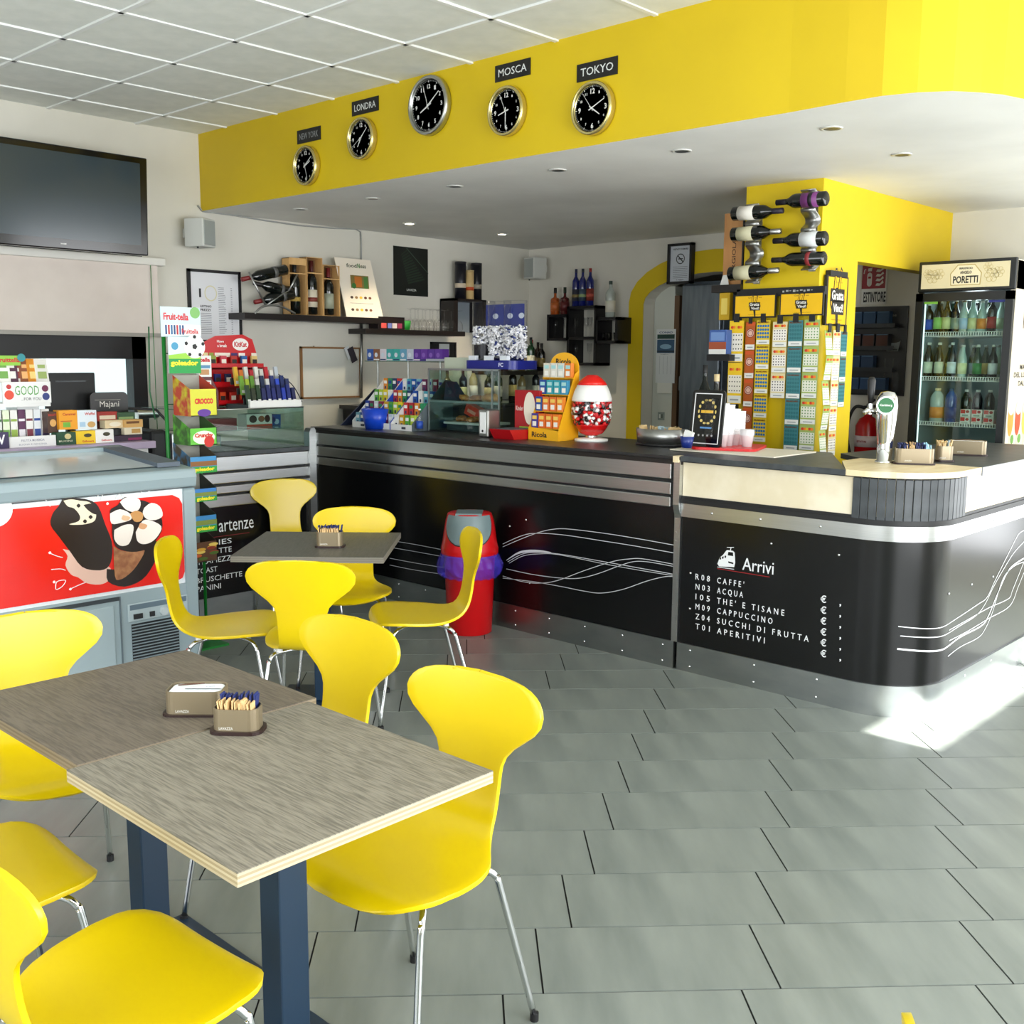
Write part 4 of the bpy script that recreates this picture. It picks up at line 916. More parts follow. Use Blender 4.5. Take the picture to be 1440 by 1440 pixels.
b.disc(hx*.70, H_*.86, .040, C('f0ece8'), T, .0004, 28, 1.5, 1); b.text('KitKat', C('c4121a'), T @ Matrix.Translation((0, 0, .001)), w=.095, h=.034, cx=hx*.70, cy=H_*.86, bold=.03)
b.text('Have', C('f0ece8'), T @ Matrix.Translation((0, 0, .001)), w=.05, h=.016, cx=hx*.33, cy=H_*.90, bold=.02); b.text('a break', C('f0ece8'), T @ Matrix.Translation((0, 0, .001)), w=.07, h=.02, cx=hx*.36, cy=H_*.84, bold=.02)
for u0, u1, c in ((.02, .1, 'd8c890'), (.12, .2, '8a9a3a'), (.22, .5, 'ece4d4'), (.52, .64, '3a2860'), (.66, .78, 'f0ece4'), (.8, .9, 'b8281c'), (.9, 1, 'eee6d6')): b.rect(hx*u0, H_*.68, hx*u1, H_*.74, C(c), T, .0006)
b.build('print', rk)
for k in range(15):
    r_, c_ = divmod(k, 5); cc_ = [('8a9a3a', 'c43a4a', 'b02a20', '1f5a9a', 'd8b870'), ('1c2060', '16204a', 'd07a1c', 'e8c81c', '7aa82c'), ('e0481c', 'c8281c', 'e8481c', '26201c', '1f2a1c')][2-r_][c_]
    x = x0+hx*(.12+.19*c_); pack('chocolate_bar', 'chocolate bar in the red rack, %s row, %s' % (['lowest', 'middle', 'top'][r_], ['far left', 'second from left', 'centre', 'second from right', 'far right'][c_]), 'chocolate bar', (x, Yk-.06+.05*r_, gz+.014+.115*r_), (.042, .02, .075), 0, cc_, [(-.4, .3, .4, .7, 'e8e0d0' if c_ % 2 else '2a1c18')], group='chocolate bars in the red rack')
sk = thing('bar_rack', 'dark stepped rack of foil-wrapped sticks right of the red rack', 'display stand', (0, 0, 0))
xa, xb = AY(344, 565, 5.66).x, AY(416, 565, 5.66).x
MB().bb((xa, 5.60, gz), (xb, 5.62, gz+.045), wh).build('price_rail', sk, label='white price rail'); MB().bb((xa, 5.62, gz), (xb, 5.87, gz+.02), BLACKM).build('base', sk)
for k in range(3): MB().bb((xa, 5.67+.07*k, gz+.02+.06*k), (xb, 5.675+.07*k, gz+.06+.06*k), BLACKM).build('divider', sk)
MB().tube(smoothpath([(xb+.02, 5.62, gz+.03), (xb+.0, 5.70, gz+.14), (xb-.05, 5.82, gz+.22)], 5), .003, BLACKM, 6).build('wire_guard', sk)
for r_ in range(3):
    for c_ in range(10):
        x = xa+(xb-xa)*(.05+.098*c_)+.004*r_
        if r_ == 2 and c_ > 8: continue
        col = [['1f3a1c', '26301c', '1c3a20', '1c2458', '1c2660', '20286a', '16205a', '2038a0', '1c2a70', '1c2250'], ['6a9a2c', '9ab02c', '5a8a2c', 'c8c8c0', '1c2a4a', 'd0d0cc', '24306a', '2a4ac0', '1c2c60', '26305c'], ['d8a82c', 'c8681c', 'd0d0c8', 'a8202c', 'e0dcd4', 'c8c4bc', 'b82430', 'd8d4cc', 'b8c0c8', 'a0202c']][r_][c_]
        pack('foil_stick', 'foil-wrapped stick in the dark rack, %s row, %s from its left end' % (['front', 'middle', 'rear'][r_], ['first', 'second', 'third', 'fourth', 'fifth', 'sixth', 'seventh', 'eighth', 'ninth', 'tenth'][c_]), 'chocolate bar', (x, 5.64+.07*r_, gz+.022+.055*r_), (.026, .018, .12-.02*(c_ % 2)), 0, col, [(-.4, .1, .4, .25, 'e4e4e0')], group='foil sticks in the dark rack', rot=(-.2, 0, 0))

# ------------------------------------------------------------------ left wall: frames, board, shelves
def framed(name, label, cat, plane, box, d=.022, fw=.02, fc=None, inner='e8e8e6', Y=None, X=None, group=None):
    """a framed flat thing on the left wall (Y) or back wall (X)"""
    if Y is not None: q = RYb(*box, Y); r = thing(name, label, cat, (q[0], Y, q[1]), 0, group)
    else: q = RXb(*box, X); r = thing(name, label, cat, (X, q[0], q[1]), RF, group)
    w, h = q[2], q[3]; fc = fc or BLACKM
    b = MB().bb((-w/2, 0, 0), (-w/2+fw, d, h), fc).bb((w/2-fw, 0, 0), (w/2, d, h), fc).bb((-w/2, 0, 0), (w/2, d, fw), fc).bb((-w/2, 0, h-fw), (w/2, d, h), fc); b.build('frame', r)
    MB().bb((-w/2+fw*.8, d*.4, fw*.8), (w/2-fw*.8, d*.5, h-fw*.8), C(inner)).build('sheet', r)
    return r, w, h
pl, w, h = framed('price_list', 'black-framed white price list behind the candy stands', 'framed notice', 'Y', (266, 380, 340, 482), Y=6.757, inner='dcdde0')
b = MB(); T = FT(.0078); ink = C('6c6e72')
b.text('LISTINO', C('2c2c30'), T, w=.09, h=.016, cx=-w*.18, cy=h*.50, bold=.03); b.text('PREZZI', C('2c2c30'), T, w=.08, h=.016, cx=-w*.19, cy=h*.45, bold=.03)
b.disc(-w*.08, h*.68, .05, C('d8d2a8'), T, 0, 24, 1, 1.1, .043); b.rect(-w*.30, h*.62, -w*.26, h*.74, C('2c2c30'), T)
for k in range(26): b.rect(w*.06, h*(.76-.025*k), w*(.06+.10+.05*random.random()), h*(.766-.025*k), ink, T); b.rect(w*.30, h*(.76-.025*k), w*.33, h*(.766-.025*k), ink, T)
for k in range(12): b.rect(-w*.28, h*(.40-.025*k), -w*.08, h*(.406-.025*k), ink, T)
b.build('print', pl)
wb_, w, h = framed('notice_board', 'blank pale board in a thin wooden frame below the bottle shelf', 'notice board', 'Y', (424, 488, 508, 560), Y=6.757, fw=.014, fc=mat('8a6238', .5), inner='cfd0c8')
MB().cyl((-w*.3, -.004, h+.004), .004, .008, CHROME, 'Y', n=8).build('hook', wb_)
pcd = MB().box((0, 0, -.06), (.06, .003, .12), C('2a2430')).box((-.03, .001, -.03), (.05, .002, .10), C('cfd4d6')).build('hanging_card', loc=AY(492, 489, 6.745)); pcd.rotation_euler = (0, -.42, 0)
tag(pcd, 'dark photo card hanging from the board frame corner', 'card')
pole = MB().tube([AY(508.5, 452, 6.74), AY(508, 560, 6.74)], .011, ALU, 8).build('steel_pole'); tag(pole, 'slim grey steel pole beside the notice board', 'pole')
def shelf(label, x0, x1, z, th=.045, y0=6.56, y1=CYW, group=None):
    o = MB().bb((x0, y0, z-th), (x1, y1, z), BLACKW).build('wall_shelf', bevel=.002); return tag(o, label, 'shelf')
sh1 = shelf('dark wooden wall shelf holding the wine rack and wine boxes', 4.235, 5.49, 1.895)
sh2 = shelf('dark wooden wall shelf holding the upturned glasses', 5.33, 6.42, 1.81, .04)
DG = mat('0a0f0d', .07, 0, .7)
# curved metal rack with three lying bottles
rk = thing('wine_rack', 'curved chrome wine rack on the upper left shelf', 'wine rack', (0, 0, 0))
def A6(x, y, Y=6.565): return AY(x, y, Y)
MB().tube(smoothpath([A6(358, 441), A6(368, 432), A6(382, 429), A6(398, 432), A6(415, 441)], 5), .008, ALU, 8).build('arched_foot', rk)
MB().tube([A6(374, 430), A6(350, 383)], .007, ALU, 8).build('arm', rk); MB().tube([A6(407, 408), A6(418, 386)], .007, ALU, 8).build('arm', rk)
MB().tube([A6(374, 430), A6(388, 420), A6(400, 412), A6(407, 408)], .006, ALU, 8).build('arm', rk)
def lying(label, neck, base, Y, paper=None, cap=None, r=.040, X=None, group=None, gl=None, name='wine_bottle', band=None, style='wine'):
    a = AY(*neck, Y) if X is None else AX(*neck, X); b_ = AY(*base, Y) if X is None else AX(*base, X)
    d = (a-b_); L = d.length; q = d.normalized().to_track_quat('Z', 'X').to_euler()
    return bottle(name, label, 'bottle', b_, L, r, gl or DG, cap, paper, rot=q, group=group, band=band, style=style)
GW = 'bottles in the curved rack'
lying('dark wine bottle with red capsule, topmost in the curved rack', (340, 393), (402, 379), 6.60, cap=mat('7a1c1c', .4), group=GW, band=C('5a5a58'))
lying('dark wine bottle lying in the middle of the curved rack', (357, 398), (409, 411), 6.60, cap=mat('1a1414', .4), group=GW, band=C('5a5a58'))
lying('dark wine bottle with red capsule, lowest in the curved rack', (358, 425), (412, 413), 6.60, cap=mat('7a1c1c', .4), group=GW, band=C('5a5a58'))
# wooden wine boxes
WD = noisy('c99a5c', 'ddb47a', 12, .55, stretch=(1, 1, .15))
for k, (x0, y0, x1, y1, pc_, cp) in enumerate(((407, 363, 431, 441, None, '1c1c1c'), (432, 362, 454, 442, 'd8cfb8', '4a1818'), (455, 373, 478, 443, '9aa08c', '6a1c1c'))):
    q = RYb(x0, y0, x1, y1, 6.62); w, h = q[2], q[3]
    bx = thing('wine_box', 'open wooden wine box on the shelf, %s of three' % ['left', 'middle', 'right'][k], 'wine box', (q[0], 6.62, 1.895), 0, 'wooden wine boxes on the upper shelf')
    h = q[1]+q[3]-1.895; t_ = .005
    MB().bb((-w/2, 0, 0), (-w/2+t_, .09, h), WD).build('side', bx); MB().bb((w/2-t_, 0, 0), (w/2, .09, h), WD).build('side', bx); MB().bb((-w/2, 0, h-t_), (w/2, .09, h), WD).build('end', bx); MB().bb((-w/2, 0, 0), (w/2, .09, t_), WD).build('end', bx)
    MB().bb((-w/2, .086, 0), (w/2, .092, h), mat('7a5a34', .6)).build('back', bx); MB().bb((-w/2+t_, .0, h*.72), (w/2-t_, .01, h*.74), WD).build('neck_bar', bx)
    if k == 0: MB().bb((-w/2+t_, .0, h*.88), (w/2-t_, .006, h-t_), WD).build('lid_piece', bx)
    bottle('wine_bottle', 'dark wine bottle standing in the %s wooden box' % ['left', 'middle', 'right'][k], 'bottle', (q[0], 6.662, 1.903), h*.93, .041, DG, mat(cp, .4), C(pc_) if pc_ else None, group='bottles in the wooden boxes', band=C('b89a4c') if k == 0 else (C('7a3428') if k == 1 else None))
# foodness card
q = RYb(478, 361, 536, 444, 6.60)
fc_ = thing('menu_card', 'leaning white card with a green and black heading on the upper shelf', 'card', (q[0], 6.60, 1.895), 0, rot=(-.10, 0, 0)); w, h = q[2]*.80, q[3]
b = MB(); b.prism([(-w/2+.02, 0), (w/2+.06, 0), (w/2-.03, h), (-w/2-.055, h)], 0, .004, C('e6dccb'), frameT((0, .004, 0), (1, 0, 0), (0, 0, 1))); b.build('card', fc_)
b = MB(); T = FT(-.002); b.text('food', C('1c3a20'), T, w=.10, h=.03, cx=-.06, cy=h*.88, bold=.01); b.text('N', C('2c7a34'), T, w=.025, h=.036, cx=.01, cy=h*.885, bold=.03); b.text('ess', C('1c3a20'), T, w=.055, h=.022, cx=.055, cy=h*.875, bold=.01)
b.rect(-.08, h*.50, .10, h*.72, C('7a6a34'), T); b.rect(-.04, h*.52, .03, h*.70, C('b86a24'), T, .0003); b.disc(-.05, h*.54, .022, C('2c6a2c'), T, .0005); b.rect(.05, h*.5, .09, h*.7, C('4a7a3a'), T, .0003)
for k in range(10): b.disc(-.08+.045*(k % 5), h*(.34 if k < 5 else .13), .015, C(['4a3424', '8a6a3c', 'e0b02c', '5a3020', '7a4a2c'][k % 5]), T, .0003, 14, 1, .7)
b.rect(-.1, h*.24, .13, h*.245, C('4a4034'), T, .0003); b.build('print', fc_)
# poster with fern
po = thing('fern_poster', 'black unframed poster of a fern leaf on the left wall', 'poster', (0, 0, 0)); q = RYb(553.5, 348, 601.5, 416, 6.775)
po.location = (q[0], 6.772, q[1]); w, h = q[2], q[3]; MB().bb((-w/2, 0, 0), (w/2, .006, h), C('0b120e', .4)).build('sheet', po)
b = MB(); T = FT(-.001)
for k in range(13):
    t_ = k/13; x_ = w*(.46-.72*(1-t_)**1.0*1.0+.0); x_ = -w*.12+w*.55*t_; y_ = h*(.95-.62*t_*1.0)
    for s_ in (-1,): b.poly([(x_, y_), (x_-w*(.16+.35*t_), y_-h*(.10)), (x_-w*(.17+.35*t_), y_-h*.14), (x_, y_-h*.03)], C('1c2c1f'), T, -.0+.0001*k)
b.poly([(-w*.15, h*.97), (-w*.13, h*.98), (w*.5, h*.50), (w*.5, h*.48)], C('34463a'), T, .002)
b.text('LAVAZZA', C('c8ccc8'), T @ Matrix.Translation((0, 0, .002)), w=w*.28, h=.018, cx=.0, cy=h*.12, bold=.02); b.build('print', po)
# shelf 2 items
q = RYb(532, 434, 569, 459, 6.60); pack('tea_chest', 'open black tea box with bright sachets on the lower shelf', 'carton', (q[0], 6.66, 1.81), (q[2], .12, .10), 0, '1c0f0f', [(-.4, .1, -.2, .5, 'c8504a'), (-.15, .1, .0, .5, '6a7ac0'), (.02, .1, .2, .5, 'd8d0c8'), (.22, .1, .4, .5, 'a83a5a')])
MB_l = MB().box((0, 0, .05), (.10, .004, .12), C('1a1512')).build('box_lid', loc=(q[0]-.10, 6.70, 1.92)); MB_l.rotation_euler = (-.3, -.25, 0); tag(MB_l, 'raised black lid standing behind the tea box', 'lid')
gc = MB().lathe([(.030, 0), (.042, .075), (.039, .075), (.028, .004), (0, .004)], mat('1f9a30', .4), n=18).build('green_cup', loc=(AY(571, 460, 6.62).x, 6.62, 1.81)); tag(gc, 'small bright green plastic cup beside the upturned glasses', 'cup')
gm_ = MB(); gm_.lathe([(.033, 0), (.038, .03), (.034, .065), (.018, .09), (.005, .10), (.004, .165), (.012, .172), (.034, .178), (.034, .180), (.001, .180)], GLASSB, n=16)
gme = gm_.mesh('wine_glass')
for k in range(14):
    o = bpy.data.objects.new('wine_glass', gme); COL.objects.link(o); r_ = k % 2; c_ = k//2
    o.location = (5.90+.083*c_+.03*r_, 6.62+.09*r_, 1.81); tag(o, 'clear wine glass standing upside down on the lower shelf', 'glass', 'upturned wine glasses on the lower shelf')
# black cube with three spirit tubes
q = RYb(638, 418, 684, 462, 6.60)
cb = thing('cube_shelf', 'small black cube shelf at the right end of the lower shelf', 'shelf', (q[0], 6.60, 1.81)); w, h = q[2], .28
MB().bb((-w/2, 0, 0), (-w/2+.05, .17, h), BLACKW).bb((w/2-.05, 0, 0), (w/2, .17, h), BLACKW).bb((-w/2, 0, h-.02), (w/2, .17, h), BLACKW).bb((-w/2, .16, 0), (w/2, .17, h), mat('8a949c', .5)).build('case', cb)
for k, (x, y0, col, bc) in enumerate(((650, 368, '12131c', 'd0c0a8'), (672, 370, '0e1018', '9a9484'), (664, 380, 'c8ac78', 'b8481c'))):
    a = AY(x, y0, 6.66 if k < 2 else 6.60); zt0 = 2.09; r_ = .05 if k < 2 else .037
    t_ = thing('whisky_tube', '%s whisky gift tube on the black cube' % ['left black', 'right black', 'golden middle'][k], 'gift tube', (a.x, 6.68 if k < 2 else 6.63, zt0), 0, 'gift tubes on the black cube')
    H_ = a.z-zt0; MB().lathe([(r_, 0), (r_, H_*.94)], C(col, .35)).build('tube', t_); MB().lathe([(r_*1.02, H_*.94), (r_*1.02, H_), (0, H_)], C('1c1c22' if k < 2 else 'b09a6a', .3)).build('lid', t_); MB().lathe([(r_*1.01, H_*.30), (r_*1.01, H_*.42)], C(bc)).build('label_band', t_)
# speakers
def speaker(label, loc, rz):
    s_ = thing('wall_speaker', label, 'speaker', loc, rz); MB().box((0, 0, 0), (.15, .15, .19), mat('c8cac4', .5)).build('cabinet', s_, bevel=.008); MB().box((0, -.077, 0), (.13, .006, .165), mat('9aa09c', .7)).build('grille', s_, bevel=.004)
    MB().box((0, .09, 0), (.05, .06, .06), mat('c8cac4', .5)).build('bracket', s_); MB().box((-.06, -.02, -.10), (.01, .01, .01), BLACKM).build('foot', s_); return s_
speaker('pale grey wall speaker at the corner of the yellow bulkhead', (*AY(281, 328, 6.64).xy, AY(281, 328, 6.64).z), .45)
speaker('pale grey wall speaker in the far corner of the bar', (7.30, 6.55, AX(760, 377, 7.30).z), -1.75)
# wall frame behind the gum packs
df, w, h = framed('dark_panel', 'black panel with a white slip on the wall under the glasses', 'panel', 'Y', (607, 481, 642, 508), Y=6.757, inner='0c0c0e')
MB().bb((-.06, -.001, h*.3), (.06, 0.002, h*.9), C('c4c8c8')).build('slip', df)
# ------------------------------------------------------------------ things on the near tables
HOLD = mat('8d8068', .32, .45, name='bronze_plastic')
def holder(label, loc, rz, w, d, h, kind='sugar', group=None, div=False):
    r = thing('sugar_holder' if kind != 'napkin' else 'napkin_holder', label, 'holder', loc, rz, group)
    MB().prism(rr(w+.016, d+.016, .026), 0, .008, mat('2a1715', .4)).build('base', r, bevel=.002)
    o = rr(w, d, .022); i = rr(w-.006, d-.006, .019); n = len(o)
    b = MB(); vs = [(p[0], p[1], z) for z in (.008, h) for p in o]+[(p[0], p[1], z) for z in (.008, h) for p in i]
    fs = []
    for k in range(n):
        j = (k+1) % n; fs += [(k, j, n+j, n+k), (2*n+k, 3*n+k, 3*n+j, 2*n+j), (n+k, n+j, 3*n+j, 3*n+k)]
    b.add(vs, fs, HOLD, smooth=False); b.prism(i, .008, .012, HOLD); b.build('wall', r)
    b = MB(); b.text('LAVAZZA', C('d9d6cc'), FT(-d/2-.0006), w=.032, h=.0065, cx=-w*.18, cy=h*.25, bold=.02); b.build('lettering', r)
    if kind == 'napkin':
        MB().prism(rr(w-.014, d-.014, .016), h-.018, h-.004, mat('f1f3f4', .7)).build('napkin_stack', r)
        MB().prism(rr(w-.05, d-.07, .01, cx=.015, cy=-.005), h-.004, h-.0035, mat('dde4ea', .7)).text('CASA', C('2a5aa0'), frameT((.03, .01, h-.002), (1, .2, 0), (-.2, 1, 0)), w=.02, cx=0, cy=0).build('napkin_print', r)
        MB().tube([(-w*.35, d*.12, h+.001), (w*.1, d*.22, h+.003)], .0018, mat('5a3a28', .5), 6).build('wooden_stirrer', r)
    else:
        rnd = random.Random(int(loc[0]*1000)); n1 = max(5, int(w/.0062))
        cols = {'sugar': ('1a2a6a', 'd8b682'), 'sweet': ('1c2a5e', 'a8cfe4'), 'cane': ('d8bc8a', 'cfd6da')}[kind]
        for row in range(2):
            for k in range(n1):
                x = -w/2+.014+(w-.028)*k/(n1-1); c = cols[row]
                if kind == 'sweet': c = ('1c2a5e', 'c8a878', '1c2a5e', 'a8d4e6')[min(3, int(4*k/n1))]
                if kind == 'cane': c = 'a9bcc8' if n1*.5 < k < n1*.75 else 'd8bc8a'
                m_ = C(c, .6); s_ = MB().box((0, 0, .03), (.0035, d*.38, .062), m_).build('sugar_sachet', None)
                s_.parent = r; s_.location = (x, d*(.2 if row == 0 else -.2), h-.045+rnd.uniform(-.003, .004)+(.008 if row == 0 else 0)); s_.rotation_euler = (rnd.uniform(-.08, .08), rnd.uniform(-.2, .2), rnd.uniform(-.1, .1))
                s_.name = 'sugar_sachet'
    return r
a0 = AZ(277, 1005, .75); holder('bronze napkin holder with a stirrer, behind the sugar holder on the near table', (a0.x+.02, a0.y+.03, .745), -.80, .135, .085, .062, 'napkin')
a0 = AZ(337, 1028, .75); holder('bronze sugar holder of blue and tan sachets on the near table', (a0.x+.01, a0.y+.02, .745), -.86, .105, .065, .058, 'sugar')
a0 = AZ(465, 769, .75); holder('bronze sugar holder on the small far table', (a0.x+.02, a0.y+.03, .745), -.83, .115, .075, .07, 'sugar')
# ------------------------------------------------------------------ red swing bin
bn = thing('swing_bin', 'red swing-top waste bin with a grey flap before the bar', 'waste bin', (4.235, 4.29, 0), math.radians(222))
RB = mat('c40c12', .28); MB().lathe([(.125, 0), (.13, .004), (.150, .50), (.152, .505)], RB, n=32).build('body', bn)
hood = [(.160, .455), (.167, .47), (.167, .50), (.158, .54), (.150, .60), (.140, .66), (.128, .70), (.118, .705), (0, .705)]
MB().lathe(hood, RB, n=32).build('hood', bn)
def hr(z):
    for (a, za), (b_, zb2) in zip(hood[2:], hood[3:]):
        if za <= z <= zb2: return a+(b_-a)*(z-za)/(zb2-za)
    return .12
def flap(m, k, off, name):
    vs = []; fs = []; n = 14
    for i in range(n+1):
        z = .70-(.175*k)*i/n; hw_ = math.radians(62*k)*math.sqrt(max(0, 1-(i/n)**2.6))
        for j in range(9):
            a = -hw_+2*hw_*j/8; r_ = hr(z)+off; vs.append((r_*math.cos(a), r_*math.sin(a), z))
    for i in range(n):
        for j in range(8): fs.append((i*9+j, i*9+j+1, (i+1)*9+j+1, (i+1)*9+j))
    MB().add(vs, fs, m, smooth=True).build(name, bn)
flap(mat('1c0a0a', .5), 1.04, .002, 'flap_gap'); flap(mat('6c7d80', .45), 1.0, .004, 'flap')
MB().bb((-.06, -.075, .70), (.11, .075, .712), mat('6c7d80', .45)).build('flap_top', bn)
vs = []; fs = []; rnd = random.Random(3); N = 40
for i, (z, r_) in enumerate(((.47, .166), (.44, .176), (.40, .192), (.36, .185), (.335, .168))):
    for k in range(N): q = r_+rnd.uniform(-.007, .009)*(i > 0); a = 2*PI*k/N; vs.append((q*math.cos(a), q*math.sin(a), z+rnd.uniform(-.008, .008)*(i > 2)))
for i in range(4):
    for k in range(N): fs.append((i*N+k, i*N+(k+1) % N, (i+1)*N+(k+1) % N, (i+1)*N+k))
bag = bpy.data.materials.new('violet_film'); bag.use_nodes = True; bp_ = bag.node_tree.nodes['Principled BSDF']; bp_.inputs['Base Color'].default_value = (*lin('4a3cc8'), 1); bp_.inputs['Alpha'].default_value = .52; bp_.inputs['Roughness'].default_value = .15; MB().add(vs, fs, bag, smooth=False).build('bin_liner', bn, label='translucent blue-violet bin liner folded over the rim')

# ------------------------------------------------------------------ bar top, left: gum displays
bw = thing('gum_wedge', 'dark blue wedge-sided display at the left end of the bar', 'display stand', (0, 0, 0))
T = lambda y: frameT((0, y, 0), (1, 0, 0), (0, 0, 1))
MB().prism([(4.66, 1.105), (5.05, 1.105), (5.05, 1.36), (4.98, 1.36)], 0, .012, mat('28304a', .4), T(6.04)).build('side_panel', bw); MB().prism([(4.66, 1.105), (5.05, 1.105), (5.05, 1.36), (4.98, 1.36)], 0, .008, mat('28304a', .4), T(5.86)).build('side_panel', bw)
MB().bb((5.04, 5.86, 1.105), (5.05, 6.04, 1.40), BLACKM).build('back', bw)
GC = [['7ab4c8', '1c50a8', 'e4ecec', '4aa0b8', '2060b0'], ['8c2c4a', 'd8e0e0', '1c3f9a', '6a2050', 'c8d4d8'], ['b8d048', 'e8d020', 'e8e8e0', 'd0a020', '5aa83c'], ['b02c3a', 'e08a2c', '2a8a5a', '1c3a6a', 'c8342c']]
for dn, (ya, yb, colp, lab) in enumerate(((5.86, 5.665, 'dfe0e0', 'white stepped gum display, leftmost of three on the bar'), (5.655, 5.46, '1c48b8', 'blue-sided stepped gum display, middle of three on the bar'), (5.45, 5.235, 'e2e3e3', 'white stepped gum display beside the pastry case'))):
    g = thing('gum_display', lab, 'display stand', (0, 0, 0)); pr = [(4.63, 1.105), (5.0, 1.105), (5.0, 1.43), (4.93, 1.44), (4.63, 1.15)]
    MB().prism(pr, 0, .005, C(colp, .35), T(ya)).build('side_panel', g); MB().prism(pr, 0, .005, C('5c666c' if dn == 2 else colp, .35), T(yb)).build('side_panel', g)
    MB().bb((4.628, yb, 1.105), (4.634, ya-.005, 1.145), C('e8e8e6')).build('price_rail', g)
    MB().bb((4.627, yb+.06, 1.115), (4.628, yb+.1, 1.13), C('3a3f4a')).build('price_tag', g)
    for r_ in range(4):
        x = 4.66+.085*r_; z = 1.125+.078*r_
        MB().bb((x-.02, yb+.005, z-.01), (x+.06, ya-.005, z-.004), C('cfd4d6')).build('step', g)
        for c_ in range(4):
            y = ya-.03-(ya-yb-.05)*(c_/3.0)
            pack('gum_pack', 'gum pack in the %s display, %s step, %s' % (['left white', 'blue', 'right white'][dn], ['front', 'second', 'third', 'rear'][r_], ['far left', 'centre left', 'centre right', 'far right'][c_]), 'chewing gum', (x+.01, y, z-.003), (.04, .03, .085), RF, GC[(r_+dn) % 4][(c_+r_*2+dn) % 5], [(-.4, .55, .4, .8, GC[(r_+2) % 4][2] if c_ % 2 else 'f0f0f0'), (-.2, .12, .2, .35, '20305a')], group='gum packs in the %s display' % ['left white', 'blue', 'right white'][dn], rot=(.0, 0, RF), bevel=0)
bk = MB().lathe([(.060, 0), (.085, .135), (.081, .135), (.058, .005), (0, .005)], mat('1444c4', .3), n=24, sx=1, sy=1.25).build('blue_bucket', loc=(4.60-.04+.06, 5.60, 1.105)); tag(bk, 'bright blue plastic bucket in front of the gum displays', 'bucket')
MB().rect(-.02, .03, .02, .07, C('c8d4ee'), frameT((4.538+.002, 5.60, 1.105), (0, -1, 0), (0, 0, 1))).build('print', None).parent = None
for o in [o for o in bpy.data.objects if o.name.startswith('print') and o.parent is None]: bpy.data.objects.remove(o)
# long row of gum cartons on a glass ledge behind
gl = thing('gum_ledge', 'glass ledge on slim posts behind the gum displays', 'shelf', (0, 0, 0))
qa = AX(524, 507, 5.15); qb = AX(612, 509, 5.15)
MB().bb((5.08, qb.y-.15, qa.z-.008), (5.24, qa.y+.01, qa.z), GLASSG).build('glass_shelf', gl)
for y in (qa.y, (qa.y+qb.y)/2, qb.y): MB().cyl((5.2, y, (1.105+qa.z)/2), .008, qa.z-1.105, ALU, n=10).build('post', gl)
cs = ['2858b0', '8a5a3c', 'e8e0ea', '38a8a8', '3ab0a8', '6aa8c8', 'c8d0e0', '5a2c98', '6a34a4', '5a2c98', '6434a0']
for k, c_ in enumerate(cs):
    w_ = (qa.y-qb.y+.13)/len(cs)
    pack('gum_carton', '%s gum carton, %s in the ledge row' % (['royal blue', 'brown', 'white and violet', 'teal', 'green-teal', 'sky blue', 'pale grey', 'violet', 'violet', 'violet', 'violet'][k], ['first', 'second', 'third', 'fourth', 'fifth', 'sixth', 'seventh', 'eighth', 'ninth', 'tenth', 'last'][k]), 'chewing gum', (5.13, qa.y-w_*(k+.5), qa.z), (w_*.94, .07, .085), RF, c_, [(-.3, .3, .2, .7, 'dfe8f4' if k < 7 else '8a60c0', 'o'), (-.45, .05, .45, .15, 'f0f0f0' if k % 2 else '1c3a70')])
pn = MB().bb((0, 0, 0), (.16, .22, .015), mat('b8bcc8', .5)).build('paper_pad', loc=(5.08, qb.y-.2, qa.z+.001)); tag(pn, 'grey paper pad at the right end of the glass ledge', 'paper')
tb = MB().prism(rr(.17, .24, .03), 0, .075, mat('c3cbb8', .5)).build('food_tub', loc=(4.98, 5.10, 1.515), bevel=.006); tag(tb, 'pale green plastic food tub on top of the pastry case', 'box')
# pastry case
pcx0, pcx1, pcy0, pcy1 = 4.76, 5.12, 4.56, 5.215
ps = thing('pastry_case', 'glass pastry case with two shelves on the bar', 'display case', (0, 0, 0))
ST = mat('a9b0b2', .3, .8); b = MB()
b.bb((pcx0, pcy0, 1.51), (pcx1, pcy1, 1.516), GLASS); b.bb((pcx0, pcy0, 1.108), (pcx0+.005, pcy1, 1.51), GLASS); b.bb((pcx0, pcy1-.005, 1.108), (pcx1, pcy1, 1.51), GLASS); b.bb((pcx0, pcy0, 1.108), (pcx1, pcy0+.005, 1.51), GLASS)
b.build('glass_pane', ps, label='clear glass panes'); MB().bb((pcx0+.01, pcy0+.01, 1.30), (pcx1, pcy1-.01, 1.308), GLASSG).build('glass_shelf', ps); MB().bb((pcx0+.006, pcy0+.01, 1.298), (pcx0+.012, pcy1-.01, 1.312), ST).build('shelf_rim', ps)
for y in (pcy0, 4.62, pcy1-.008): MB().bb((pcx0-.002, y, 1.105), (pcx0+.008, y+.010, 1.515), ST).build('upright', ps)
MB().bb((pcx0-.002, pcy0, 1.507), (pcx0+.01, pcy1, 1.519), ST).build('top_rim', ps); MB().bb((pcx0, pcy0, 1.105), (pcx1, pcy1, 1.112), BLACKM).build('base', ps)
tr_ = MB().prism(rr(.26, .40, .03), 0, .014, mat('d6dcd8', .3)).build('serving_tray', loc=(4.95, 4.95, 1.155)); tag(tr_, 'pale serving tray inside the pastry case, lower level', 'tray')
td = MB().box((0, 0, .022), (.22, .34, .042), mat('39444a', .4)).build('tray_stand', loc=(4.95, 4.95, 1.112)); tag(td, 'dark low stand beneath the serving tray', 'stand')
BR = noisy('8a4a1c', 'c8843c', 25, .5); BR2 = noisy('b8702c', 'dcae6c', 20, .5)
